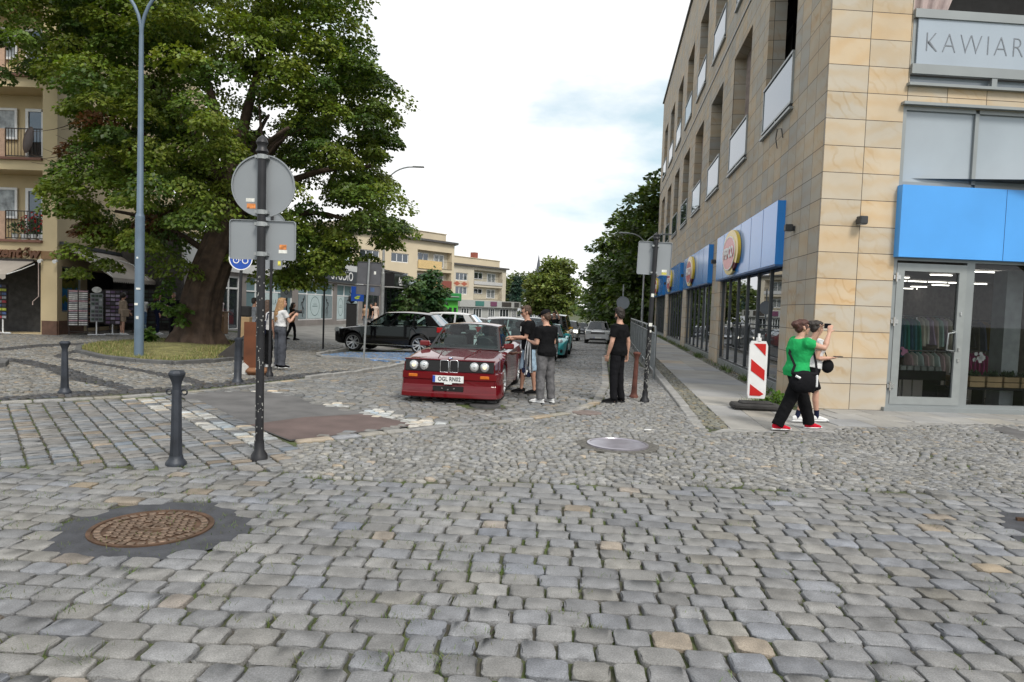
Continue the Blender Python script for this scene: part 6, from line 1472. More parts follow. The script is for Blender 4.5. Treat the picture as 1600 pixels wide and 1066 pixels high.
def wheel(t, x, y, r, wd, rim_m=None, spokes=5, double=True, steer=0, rimr=.68, dish=.03, wz=0.0):
    side_ = 1 if y > 0 else -1
    M = Matrix.Translation((x, y, r + wz)) @ Matrix.Rotation(steer, 4, 'Z') @ Matrix.Rotation(-side_ * math.pi / 2, 4, 'X')   # local z points outwards
    b = MB(); h = wd / 2; ri = r * rimr
    b.lathe([(ri, -h), (r * .93, -h), (r, -h * .72), (r, h * .72), (r * .93, h), (ri, h * .98)], 30, M, cap=False); o = b.build('wheel', M_TYRE, t, smooth=35)
    b = MB(); b.lathe([(ri * 1.01, h * .95), (ri * .985, h * 1.02), (ri * .93, h * .98), (ri * .9, h * .3), (ri * .88, -h * .2), (.001, -h * .2)], 28, M, cap=False); b.build('barrel', mat('rim_dark', (.06, .06, .065), rough=.5, metal=.6), o, smooth=35)
    b = MB(); b.lathe([(ri * 1.012, h * .94), (ri * 1.0, h * 1.04), (ri * .92, h * 1.0), (ri * .90, h * .7)], 28, M, cap=False)
    for k in range(spokes):
        a0 = 2 * math.pi * k / spokes + .3
        for d in ((-.16, .16) if double else (0,)):
            a_, a2 = a0 + d * .5, a0 + d * 1.5
            b.tube([M @ Vector((math.cos(a_) * ri * .14, math.sin(a_) * ri * .14, h * .62 - dish)), M @ Vector((math.cos(a2) * ri * .93, math.sin(a2) * ri * .93, h * .85))], [(.032, .02), (.024, .02)] if double else [(.05, .02), (.04, .02)], 6, flat=M.to_3x3() @ Vector((-math.sin(a_), math.cos(a_), 0)))
    b.lathe([(ri * .22, h * .45), (ri * .22, h * .7 - dish), (.001, h * .74 - dish)], 16, M); b.build('rim', rim_m or M_RIM, o, smooth=40)
def place_car(t, x, y, az, z=None):
    """the car's +X axis points along az"""
    t.location = (x, y, gz(x, y) if z is None else z); t.rotation_euler = (0, 0, rad(90 - az))
def car(name, label, S, paintm, glassm=None, detail=2, group=None, cat='car', rim_m=None, extras=None):
    """S: L, W, r (wheel), wf, wr (axle x from the nose, measured backwards), prof [(x, ztop, halfw, zbot)] nose x=L/2, glass: cowl, top_f, top_r, tail (x,z), sides"""
    t = thing(name, label, cat, (0, 0, 0), 0, group)
    L_, W_, r = S['L'], S['W'], S['r']; hw = W_ / 2; xf, xr = L_ / 2 - S['wf'], -L_ / 2 + S['wr']; ra = r * 1.16
    gp_ = S['prof']; belt = S['belt']
    xs_ = sorted(set([round(q, 3) for q in np.linspace(-L_ / 2, L_ / 2, 46)] + [round(c + ra * math.cos(a_), 3) for c in (xf, xr) for a_ in np.linspace(0, math.pi, 17)] + [q[0] for q in gp_]))
    V = []; rows = []; lv = S.get('levels', ((0, .955), (.10, .985), (.26, 1.0), (.42, .995)))
    fl_ = S.get('flare', 0.0)
    for x in xs_:
        zt, w_, zb = cr(gp_, x); w_ *= hw; zb0 = zb; za = zb
        for c in (xf, xr):
            d = abs(x - c)
            if d < ra: za = max(za, r + S.get('wz', 0) + math.sqrt(max(0, ra * ra - d * d)) - .0)
        ze = min(zt - .03, belt + (zt - belt) * .4) if zt > belt else zt - .035
        fl = 0
        if fl_:
            for c in (xf, xr):
                d = abs(x - c)
                if d < ra * 1.25: fl = max(fl, fl_ * (1 - (d / (ra * 1.25)) ** 4))
        P = [(0, max(zb, za - .0)), (w_ * .80 + fl * .5, max(zb, za))]
        for dz, f in lv: P.append((w_ * f + fl * (1 if dz < .45 else .4), min(max(zb + dz, za + dz * .12), ze - .012 * (4 - len(P)) if False else max(ze - .02, za + .005 + dz * .02))))
        P.append((w_ * .985 + fl * .2, max(ze - .005, za + .03))); P.append((w_ * .95, ze + .008 if ze + .008 < zt else zt - .015)); P.append((w_ * .87, zt - .012)); P.append((w_ * .55, zt)); P.append((0, zt + S.get('crown', .012)))
        k = len(V); full = [(-y, z) for y, z in P[::-1]][:-1] + P if False else P + [(-y, z) for y, z in P[::-1][1:-1]]
        V += [(x, y, z) for y, z in full]; rows.append((k, len(full)))
    n = rows[0][1]; F = []
    for (a, _), (c, _) in zip(rows, rows[1:]):
        for j in range(n): F.append((a + j, c + j, c + (j + 1) % n, a + (j + 1) % n))
    F.append(tuple(rows[0][0] + j for j in range(n))); F.append(tuple(rows[-1][0] + j for j in range(n - 1, -1, -1)))
    b = MB(); b.add(V, F)
    # greenhouse: pillars and roof belong to the painted body
    (xc, zc), (xtf, ztf), (xtr, ztr), (xt, zt_) = S['cowl'], S['top_f'], S['top_r'], S['tail']
    yb, yt = hw * S.get('yb', .86), hw * S.get('yt', .66)
    def side_pt(u, v, s_):
        """u along the side (0 front .. 1 rear), v 0 belt .. 1 roof"""
        xb_ = xc + (xt - xc) * u; zb_ = zc + (zt_ - zc) * u; xt_ = xtf + (xtr - xtf) * u; zr_ = ztf + (ztr - ztf) * u + S.get('arch', .03) * 4 * u * (1 - u)
        y_ = yb + (yt - yb) * (v ** 1.15); ends = 1 - S.get('pinch', .05) * (2 * u - 1) ** 4
        return Vector((xb_ + (xt_ - xb_) * v, s_ * y_ * ends, zb_ + (zr_ - zb_) * v))
    nr = 8; R = []
    for i in range(nr + 1):
        u = i / nr; row = []
        for j in range(9):
            q = j / 8 * 2 - 1; e = side_pt(u, 1, 1); row.append(Vector((e.x + (S.get('bowf', .05) * (1 - q * q) if i == 0 else (-.04 * (1 - q * q) if i == nr else 0)), e.y * q, e.z + .045 * (1 - q * q) + (.0))))
        R += row
    roof_m = S.get('roof'); tgt = MB() if roof_m else b
    tgt.add(R, [(i * 9 + j, i * 9 + j + 1, (i + 1) * 9 + j + 1, (i + 1) * 9 + j) for i in range(nr) for j in range(8)])
    wins = S['wins']                       # list of (u0b, u1b, u0t, u1t)
    glass_quads = []
    def sq(u0b, u1b, u0t, u1t, v0, v1, s_):
        f = lambda ub, ut, v: side_pt(ub + (ut - ub) * v, v, s_)
        return [f(u0b, u0t, v0), f(u1b, u1t, v0), f(u1b, u1t, v1), f(u0b, u0t, v1)]
    for s_ in (1, -1):
        prev = (0, 0)
        for (u0b, u1b, u0t, u1t) in list(wins) + [(1, 1, 1, 1)]:
            q = sq(prev[0], u0b, prev[1], u0t, 0, 1, s_)
            if (q[0] - q[1]).length + (q[2] - q[3]).length > .01: b.quad(*(q if s_ < 0 else q[::-1]))
            if u0b < 1:
                for v0, v1 in ((0, .05), (.93, 1.0)):
                    q = sq(u0b, u1b, u0t, u1t, v0, v1, s_); b.quad(*(q if s_ < 0 else q[::-1]))
                glass_quads.append(('side_window', sq(u0b, u1b, u0t, u1t, .05, .93, s_)))
            prev = (u1b, u1t)
    # screens, bowed in three strips
    def screen(u, inset, bow):
        Bq, Tq = [], []
        for j in range(7):
            q = j / 6 * 2 - 1
            for lst, v in ((Bq, 0), (Tq, 1)):
                e = side_pt(u, v, 1); bx = (bow if u == 0 else -bow * .7) * (1 - q * q); lst.append(Vector((e.x + bx * (1.0 if v == 0 else .7), e.y * q * (1 - .0), e.z + (.045 * (1 - q * q) if v else 0.01 * (1 - q * q)))))
        return Bq, Tq
    for u, nm in ((0, 'windscreen'), (1, 'rear_window')):
        Bq, Tq = screen(u, 0, S.get('bow', .10)); fr = MB(); gl = MB()
        mid = lambda j, v: Bq[j].lerp(Tq[j], v)
        for j in range(6):
            fr.quad(mid(j, 0), mid(j + 1, 0), mid(j + 1, .05), mid(j, .05)); fr.quad(mid(j, .95), mid(j + 1, .95), mid(j + 1, 1), mid(j, 1))
            if j in (0, 5):
                a_, c_ = (mid(0, .05).lerp(mid(1, .05), .22), mid(0, .95).lerp(mid(1, .95), .22)) if j == 0 else (mid(6, .05).lerp(mid(5, .05), .22), mid(6, .95).lerp(mid(5, .95), .22))
                if j == 0: fr.quad(mid(0, .05), a_, c_, mid(0, .95)); gl.quad(a_, mid(1, .05), mid(1, .95), c_)
                else: fr.quad(a_, mid(6, .05), mid(6, .95), c_); gl.quad(mid(5, .05), a_, c_, mid(5, .95))
            else: gl.quad(mid(j, .05), mid(j + 1, .05), mid(j + 1, .95), mid(j, .95))
        o = gl.build(nm, glassm or G_CARD, t, smooth=60); fr.build('seal', S.get('seal', M_TRIM), o)
    body = b.build('body', paintm, t, smooth=32)
    if roof_m: tgt.build('roof', roof_m, t, smooth=60)
    for nm, q in glass_quads:
        g = MB(); g.quad(*q); g.build(nm, glassm or G_CARD, t)
    # floor of the cabin, underbody, wheels
    b = MB(); b.box((0, 0, cr(gp_, 0)[2] + .13), (L_ * .86, W_ * .66, .18)); b.build('underbody', M_UNDER, t)
    for x, y in ((xf, 1), (xf, -1), (xr, 1), (xr, -1)):
        wheel(t, x, y * (hw - S.get('tw', .21) / 2 + S.get('poke', -.025) + (fl_ if fl_ else 0)), r, S.get('tw', .21), rim_m, S.get('spokes', 5), S.get('double', True), S.get('steer', 0) if x == xf else 0, S.get('rimr', .68), wz=S.get('wz', 0))
    if detail >= 1:
        for s_ in (1, -1):
            for xx in ((xc - .78), (xc - 1.6)):
                if xx > xt + .1:
                    b = MB(); b.box((xx, s_ * hw * .40, belt + .0), (.16, .46, .5), 0, .05); b.box((xx - .02, s_ * hw * .40, belt + .36), (.09, .26, .17), 0, .04); b.build('seat', M_SEAT, t)
            q = side_pt(.06, .06, s_); b = MB(); b.box((q.x - .03, s_ * (abs(q.y) + .13), q.z + .04), (.10, .19, .105), 0, .02); b.tube([(q.x, s_ * abs(q.y), q.z + .02), (q.x - .02, s_ * (abs(q.y) + .08), q.z + .03)], .02, 6); o = b.build('mirror', S.get('mirror', paintm), t)
    # tail and head lamps, grille, plates
    t['nose'] = L_ / 2
    return t
def lampbox(t, nm, x, y, z, w_, h_, d, mm, s_=None):
    b = MB(); b.box((x, y, z), (d, w_, h_), 0, min(.02, h_ * .3, d * .4)); return b.build(nm, mm, t)
def plate(t, x, z, txt=None, w_=.52, h_=.114, rot=1, tilt=0):
    b = MB(); b.box((x, 0, z), (.012, w_, h_)); o = b.build('number_plate', M_PLATE, t)
    b = MB(); b.box((x + rot * .007, (-w_ / 2 + .022) * rot, z), (.003, .042, h_ - .006)); b.build('blue_band', M_PLBLUE, o)
    if txt: text('plate_text', txt, .098, M_INK, o, (x + rot * .008, .02 * rot, z), (rad(90), 0, rad(90) * rot), .001, sx=.80, bold=.002, spacing=1.05)
    return o

# ---------------------------------------------------------------- the red saloon in front
M_RED_P = paint('wine_red', (.105, .004, .009), .15, .2)
E = dict(L=4.34, W=1.66, r=.315, wf=.80, wr=.98, belt=.90, crown=.02, flare=.03, tw=.225, poke=-.03, rimr=.72, wz=.10, steer=rad(-3),
    prof=[(-2.17, .93, .93, .30), (-2.05, .98, .97, .24), (-1.3, 1.0, 1.0, .22), (-.2, .94, 1.0, .22), (.62, .925, 1.0, .22), (1.2, .90, .99, .22), (1.9, .845, .965, .20), (2.06, .825, .95, .20), (2.17, .80, .94, .22)],
    cowl=(.78, .925), top_f=(.08, 1.345), top_r=(-1.08, 1.335), tail=(-1.52, .985), yb=.84, yt=.66, bow=.09, arch=.02, pinch=.03,
    wins=[(.04, .44, .05, .40), (.47, .82, .44, .78)], mirror=mat('mirror_red', (.13, .005, .008), rough=.3, var=.03, coat=.8))
red = car('red_saloon', 'wine red old saloon with twin round headlights and a deep front spoiler', E, M_RED_P, G_CAR)
M_RED_B = paint('bumper_red', (.12, .004, .008), .0, .25)
b = MB(); b.box((2.172, 0, .715), (.03, 1.50, .185), 0, .006); b.build('grille', mat('grille_black', (.012, .012, .013), rough=.45), red)
b = MB(); b.box((2.16, 0, .818), (.07, 1.54, .022), 0, .01); b.build('bonnet_lip', M_RED_P, red)
for y_, lit in ((.60, 1), (.425, 0), (-.425, 0), (-.60, 1)):
    M_ = Matrix.Translation((2.190, y_, .72)) @ Matrix.Rotation(math.pi / 2, 4, 'Y')
    b = MB(); b.lathe([(.072, -.01), (.075, .014), (.064, .016), (.062, .002)], 24, M_, cap=False); o = b.build('headlight', M_CHROME, red, smooth=40)
    b = MB(); b.lathe([(.063, .004), (.055, .018), (.036, .027), (.001, .030)], 20, M_, cap=False); b.build('lens', M_GLOW if False else M_HEAD, o, smooth=180)
    b = MB(); b.lathe([(.030 if lit else .020, .0285), (.001, .034)], 14, M_, cap=False); b.build('bulb', mat('bulb_warm', (.75, .62, .34), rough=.2, emit=((1, .8, .45), .6)) if lit else M_CHROME, o)
for s_ in (1, -1):                                     # twin kidney frames
    b = MB(); yk = s_ * .082; P = [(yk - .066, .615), (yk + .066, .615), (yk + .070, .64), (yk + .066, .80), (yk + .055, .815), (yk - .055, .815), (yk - .066, .80), (yk - .070, .64)]
    b.tube([(2.198, y_, z_) for y_, z_ in P + [P[0]]], .0085, 6, flat=(1, 0, 0)); b.build('kidney_frame', M_CHROME, red, smooth=60)
    for i in range(6):
        b = MB(); b.box((2.190, yk - .045 + i * .018, .715), (.008, .005, .18)); b.build('kidney_bar', M_TRIM, red)
b = MB(); b.lathe([(.042, 0), (.042, .006), (.001, .008)], 20, Matrix.Translation((2.10, 0, .842)) @ Matrix.Rotation(rad(22), 4, 'Y')); o = b.build('roundel', M_TRIM, red)
for k_ in range(4):
    b = MB(); M_ = Matrix.Translation((2.10, 0, .842)) @ Matrix.Rotation(rad(22), 4, 'Y'); a0 = k_ * math.pi / 2
    V = [M_ @ Vector((0, 0, .0095))] + [M_ @ Vector((.028 * math.cos(a0 + i * math.pi / 12), .028 * math.sin(a0 + i * math.pi / 12), .0085)) for i in range(7)]
    b.add(V, [(0, i, i + 1) for i in range(1, 7)]); b.build('roundel_quarter', M_WHITE if k_ % 2 else M_PLBLUE, o)
def bumper(t):
    # moulded bumper and air dam: outline in plan, lofted over heights
    def plan(d, half): return [(1.62, half), (2.0, half), (2.13 + d, half * .93), (2.17 + d, half * .80), (2.19 + d, half * .4), (2.195 + d, 0)]
    lev = [(.612, .0, .835), (.60, .040, .852), (.50, .044, .856), (.488, .028, .85), (.40, .026, .85), (.385, .034, .856), (.28, .040, .862), (.262, .052, .866), (.20, .056, .868), (.185, .03, .86)]
    V = []; m_ = 11
    for z_, d, h in lev:
        p = plan(d, h); pr = [(x, y, z_) for x, y in p] + [(x, -y, z_) for x, y in p[-2::-1]]; V += pr
    F = [(k * m_ + j, k * m_ + j + 1, (k + 1) * m_ + j + 1, (k + 1) * m_ + j) for k in range(len(lev) - 1) for j in range(m_ - 1)]; F += [tuple(range(m_)), tuple((len(lev) - 1) * m_ + j for j in range(m_ - 1, -1, -1))]
    b = MB(); b.add(V, F); return b.build('front_bumper', M_RED_B, t, smooth=28)
bp = bumper(red)
b = MB(); b.box((2.236, 0, .345), (.02, .52, .085), 0, .008); b.build('air_intake', M_UNDER, bp)
b = MB()
for q in (-.10, 0, .10): b.box((2.25, q, .35 - .02 * (q == 0)), (.012, .03, .02))
for q in (-.10, 0, .10):
    b = MB(); b.box((2.25, q, .35 - .02 * (q == 0)), (.012, .024, .018)); b.build('tow_screw', M_CHROME, bp)
for s_ in (1, -1): lampbox(red, 'indicator', 2.216, s_ * .605, .548, .155, .052, .02, M_AMBER)
plate(red, 2.255, .505, 'OGL RN02')
b = MB(); b.box((2.255, -.0, .436), (.01, .13, .03)); b.build('plate_clip', M_PLATE, red)
for s_ in (1, -1):                                     # bonnet creases, wipers
    b = MB(); b.tube([(2.05, s_ * .22, .848), (1.4, s_ * .30, .910), (.9, s_ * .33, .942)], .007, 5); b.build('bonnet_crease', M_RED_B, red)
    b = MB(); b.tube([(.80, s_ * .1 + .25, .948), (.70, s_ * .1 - .30, 1.0)], .009, 5); b.build('wiper', M_TRIM, red)
b = MB(); b.tube([(-.02 + .33, .30 + .19 * math.cos(a_), .93 + .19 * math.sin(a_)) for a_ in [i * .3 for i in range(22)]], .014, 6); b.build('steering_wheel', M_TRIM, red)
b = MB(); b.box((.52, 0, .94), (.4, 1.25, .10), 0, .04); b.build('dashboard', M_TRIM, red)
b = MB(); b.box((.30, .03, 1.235), (.03, .22, .07), 0, .02); b.build('rear_view_mirror', M_TRIM, red)
RX, RY = -1.16, 14.25; R_AZ = 180 + 6.2
nose = at(702, 627); R_C = Vector((nose.x, 11.5, 0)) + dirv(6.2) * 2.2
place_car(red, R_C.x, R_C.y, R_AZ, -.10)

# ---------------------------------------------------------------- generic shapes
SUV = dict(L=4.46, W=1.80, r=.36, wf=.83, wr=.90, belt=1.0, crown=.03, tw=.23, spokes=7,
    prof=[(-2.23, 1.0, .88, .42), (-2.15, 1.06, .95, .32), (-1.2, 1.07, 1.0, .25), (0, 1.04, 1.0, .24), (.85, 1.02, 1.0, .25), (1.5, .96, .97, .27), (2.0, .87, .92, .30), (2.2, .76, .80, .36)],
    cowl=(.98, 1.03), top_f=(.18, 1.52), top_r=(-1.62, 1.50), tail=(-2.08, 1.08), yb=.88, yt=.68, bow=.14, arch=.05, wins=[(.06, .34, .09, .33), (.37, .64, .37, .66), (.67, .86, .70, .86)])
SAL = dict(L=4.5, W=1.74, r=.32, wf=.86, wr=1.0, belt=.92, crown=.02, tw=.21,
    prof=[(-2.25, .92, .88, .36), (-2.1, 1.0, .95, .26), (-1.3, 1.0, 1.0, .22), (0, .95, 1.0, .22), (.8, .93, 1.0, .22), (1.5, .87, .97, .22), (2.1, .78, .91, .24), (2.25, .66, .82, .3)],
    cowl=(.85, .94), top_f=(.1, 1.38), top_r=(-1.0, 1.37), tail=(-1.6, 1.0), yb=.86, yt=.66, bow=.12, arch=.03, wins=[(.05, .43, .07, .40), (.46, .84, .44, .80)])
HAT = dict(SAL, L=4.0, prof=[(-2.0, .92, .88, .36), (-1.92, 1.0, .95, .28), (-1.2, 1.02, 1.0, .22), (0, .97, 1.0, .22), (.7, .95, 1.0, .22), (1.3, .88, .97, .22), (1.85, .76, .90, .24), (2.0, .62, .80, .3)], cowl=(.75, .96), top_f=(.0, 1.45), top_r=(-1.35, 1.43), tail=(-1.85, 1.03), wins=[(.05, .42, .08, .40), (.45, .80, .45, .82)])
SPO = dict(L=4.5, W=1.86, r=.34, wf=.95, wr=1.0, belt=.82, crown=.03, tw=.25, flare=.03,
    prof=[(-2.25, .80, .88, .36), (-2.1, .88, .95, .24), (-1.3, .90, 1.0, .2), (0, .82, .98, .19), (.8, .80, .98, .19), (1.3, .80, .99, .19), (1.9, .70, .93, .18), (2.15, .60, .85, .18), (2.25, .48, .72, .22)],
    cowl=(.75, .84), top_f=(.0, 1.27), top_r=(-.7, 1.26), tail=(-1.75, .93), yb=.82, yt=.58, bow=.16, arch=.02, wins=[(.05, .48, .08, .52), (.51, .78, .56, .80)])
def face(t, S, z_g, gw, gh, hl, hw_, hh, plate_z=.48, lit=False, hy=None, grm=None, bump=True):
    xn = S['L'] / 2; y_ = hy or S['W'] / 2 * .70
    b = MB(); b.box((xn - .02, 0, z_g), (.06, gw, gh), 0, .02); b.build('grille', grm or M_TRIM, t)
    b = MB(); b.box((xn - .02, 0, z_g), (.068, gw * .96, .018)); b.build('chrome_bar', M_CHROME, t)
    for s_ in (1, -1): lampbox(t, 'headlight', xn - .12 - .0, s_ * y_, hl, hw_, hh, .22, M_GLOW if lit else M_HEAD)
    if bump: 
        b = MB(); b.box((xn - .03, 0, .37), (.09, S['W'] * .62, .14), 0, .03); b.build('lower_intake', M_TRIM, t)
    plate(t, xn + .02, plate_z)
def rear(t, S, zl, lw, lh, plate_z=.72, high=False):
    xt = -S['L'] / 2
    for s_ in (1, -1): lampbox(t, 'tail_light', xt + .10, s_ * S['W'] / 2 * .78, zl, lw, lh, .26, M_TAIL)
    plate(t, xt - .01, plate_z, rot=-1)
QUEUE = 'cars queuing in the street'; PARK = 'cars parked along the left of the street'
# queue behind the red saloon
M_BLK = paint('black', (.008, .008, .009), 0, .18); M_GRAPH = paint('graphite', (.03, .032, .036), .4, .25)
c2 = car('dark_saloon', 'dark graphite old saloon right behind the red saloon', dict(SAL, poke=-.0, rimr=.72), M_GRAPH, G_CAR, 2, QUEUE); face(c2, SAL, .62, .5, .13, .64, .34, .14); x_, y_ = R_C.x + .66, R_C.y + 4.9; place_car(c2, x_, y_, 180 + 7.2)
c3 = car('dark_estate', 'black car partly hidden behind the two men with lanyards', HAT, M_BLK, G_CARD, 1, QUEUE); face(c3, HAT, .58, .8, .12, .66, .34, .16); place_car(c3, *sxy(-2.55, 23.6), 180 + 7.7)
M_TURQ = paint('turquoise', (.055, .42, .43), 0, .22)
c4 = car('sports_car', 'bright turquoise low sports car in the queue behind the black car', dict(SPO, roof=None), M_TURQ, G_CARD, 1, QUEUE, rim_m=M_TRIM)
for s_ in (1, -1):
    b = MB(); b.ball((1.86, s_ * .66, .66), (.22, .13, .12), 14, 8); b.build('headlight', M_HEAD, c4, smooth=180)
    b = MB(); b.box((2.16, s_ * .55, .34), (.12, .5, .17), 0, .05); b.build('side_intake', M_TRIM, c4)
b = MB(); b.box((2.24, 0, .30), (.08, .6, .10), 0, .03); b.build('front_intake', M_TRIM, c4); plate(c4, 2.27, .42); place_car(c4, *sxy(-2.42, 28.6), 180 + 7.7)
M_GOLD = paint('gold', (.50, .27, .02), .2, .25)
c5 = car('yellow_off_roader', 'golden yellow off-roader with a pale roof behind the turquoise sports car', dict(SUV, prof=[(-2.23, 1.0, .95, .42), (-2.15, 1.06, .98, .36), (-1.2, 1.07, 1.0, .32), (0, 1.06, 1.0, .32), (.85, 1.06, 1.0, .32), (1.5, 1.04, .99, .34), (2.1, 1.0, .97, .36), (2.2, .9, .94, .42)], top_f=(.55, 1.72), top_r=(-1.9, 1.72), cowl=(.95, 1.07), tail=(-2.1, 1.1), roof=paint('cream_roof', (.6, .58, .5))), M_GOLD, G_CARD, 1, QUEUE)
face(c5, SUV, .8, 1.0, .2, .82, .26, .2, hy=.62); place_car(c5, *sxy(-2.62, 35.2), 180 + 7.7)
c6 = car('pale_off_roader', 'pale grey car with lit headlights farther back in the queue', dict(SUV), paint('pale_grey', (.36, .36, .35), .2), G_CARD, 1, QUEUE); face(c6, SUV, .74, .9, .2, .80, .36, .2, lit=True); place_car(c6, *sxy(-3.0, 56), 180 + 7.7)
c7 = car('dark_hatchback', 'dark blue car far back in the queue behind the lit headlights', HAT, paint('navy', (.012, .016, .03)), G_CARD, 1, QUEUE); face(c7, HAT, .6, .8, .15, .68, .36, .18); place_car(c7, *sxy(-2.7, 78), 180 + 7.7)
c8 = car('black_off_roader', 'small black off-roader between the queue and the silver one', dict(SUV), M_BLK, G_CARD, 1, QUEUE); face(c8, SUV, .74, .9, .2, .80, .36, .2); place_car(c8, *sxy(-1.6, 88), 180 + 7.7)
c9 = car('silver_off_roader', 'silver off-roader at the right kerb facing the viewer', dict(SUV, W=1.9, L=4.75), paint('silver', (.52, .53, .54), .3, .3), G_CARD, 1); face(c9, dict(SUV, W=1.9, L=4.75), .80, 1.0, .16, .86, .42, .2); place_car(c9, *sxy(-.55, 51), 180 + 7.7)
b = MB(); b.box((0, 0, 1.56), (1.5, .04, .03)); 
for s_ in (1, -1):
    b = MB(); b.tube([(.1, s_ * .58, 1.56), (0, s_ * .6, 1.60), (-1.4, s_ * .6, 1.59), (-1.5, s_ * .58, 1.54)], .018, 6); b.build('roof_rail', M_CHROME, c9)
# parked cars: noses to the square
pk = at(620, 541)
SUVB = dict(SUV, spokes=5, rimr=.74, tw=.24)
k1 = car('black_off_roader', 'black off-roader parked side on with its nose to the square', SUVB, M_BLK, G_CAR, 2, PARK); face(k1, SUV, .74, .5, .2, .82, .36, .16); rear(k1, SUV, .95, .34, .2)
b = MB(); 
for s_ in (1, -1):
    b = MB(); b.box((.05, s_ * .895, .315), (2.4, .03, .035), 0, .01); b.build('sill_strip', M_CHROME, k1)
pc = atY(618, 520, 27.3); place_car(k1, pc.x, 27.3, -77)
WH = paint('white', (.62, .63, .64), 0, .25); SI = paint('light_silver', (.45, .46, .48), .5, .28); GY = paint('mid_grey', (.14, .145, .15), .4, .28)
for (px_, Y_, S_, pm, nm, lab, az_) in ((684, 31.0, dict(SUV, top_f=(.2, 1.60), top_r=(-1.6, 1.58)), WH, 'white_off_roader', 'white off-roader parked just behind the black one', -77), (722, 34.6, HAT, GY, 'grey_hatchback', 'dark grey hatchback parked between two white cars', -77),
    (772, 37.5, dict(SUV, L=4.7), WH, 'white_estate', 'white estate car parked above the roof of the red saloon', -72), (752, 42.0, HAT, SI, 'silver_hatchback', 'silver hatchback parked behind the white estate', -77), (778, 47, HAT, WH, 'white_hatchback', 'white hatchback parked halfway down the street', -77),
    (796, 52, SAL, SI, 'silver_saloon', 'silver saloon parked farther down the street', -77), (808, 57, HAT, paint('dull_red', (.28, .02, .02)), 'red_hatchback', 'dull red hatchback parked far down the street', -77), (800, 62, SUV, GY, 'grey_off_roader', 'grey off-roader parked far down the street', -77), (826, 68, HAT, WH, 'white_hatchback', 'white hatchback last in the parked row', -77)):
    k = car(nm, lab, S_, pm, G_CARD, 1, PARK); face(k, S_, .7, .6, .15, .78, .34, .16); rear(k, S_, .98 if S_['belt'] > .95 else .85, .3, .24); q = atY(px_, 500, Y_); place_car(k, q.x, Y_, az_)
# ================================================================== PEOPLE
M_SKIN = mat('skin', (.50, .285, .205), rough=.55, var=.06, scale=12)
M_SKIN2 = mat('skin_tan', (.42, .23, .16), rough=.55, var=.06, scale=12)
M_EYE = mat('eye_dark', (.02, .015, .012), rough=.2)
M_LIP = mat('lip', (.36, .13, .11), rough=.5)
def hairm(n, c): return mat('hair_' + n, c, rough=.55, var=.35, scale=60, bump=.6, bscale=120)
H_DK, H_BR, H_RED, H_LT, H_GREY = hairm('dark', (.018, .012, .009)), hairm('brown', (.06, .032, .018)), hairm('auburn', (.06, .018, .012)), hairm('light', (.30, .17, .075)), hairm('fair', (.35, .28, .2))
def cloth(n, c, var=.12, scale=7): return mat('cloth_' + n, c, rough=.9, var=var, scale=scale, bump=.35, bscale=35, spec=.12)
FOLD = bpy.data.textures.new('folds', 'CLOUDS'); FOLD.noise_scale = .085; FOLD.noise_depth = 2
STRAND = bpy.data.textures.new('strands', 'CLOUDS'); STRAND.noise_scale = .03; STRAND.noise_depth = 2
def fuse(b, name, m_, parent, voxel=.009, disp=0.0, tex=None, smooth=4):
    """one continuous surface from overlapping limbs"""
    o = b.build(name, m_, parent)
    r = o.modifiers.new('union', 'REMESH'); r.mode = 'VOXEL'; r.voxel_size = voxel; r.use_smooth_shade = True
    s_ = o.modifiers.new('soften', 'SMOOTH'); s_.factor = .5; s_.iterations = smooth
    if disp:
        d = o.modifiers.new('folds', 'DISPLACE'); d.texture = tex or FOLD; d.strength = disp; d.mid_level = .5; d.texture_coords = 'GLOBAL'
    return o
V3 = lambda *a: Vector(a)
DN = V3(0, 0, -1)
def nd(x, y, z): return Vector((x, y, z)).normalized()
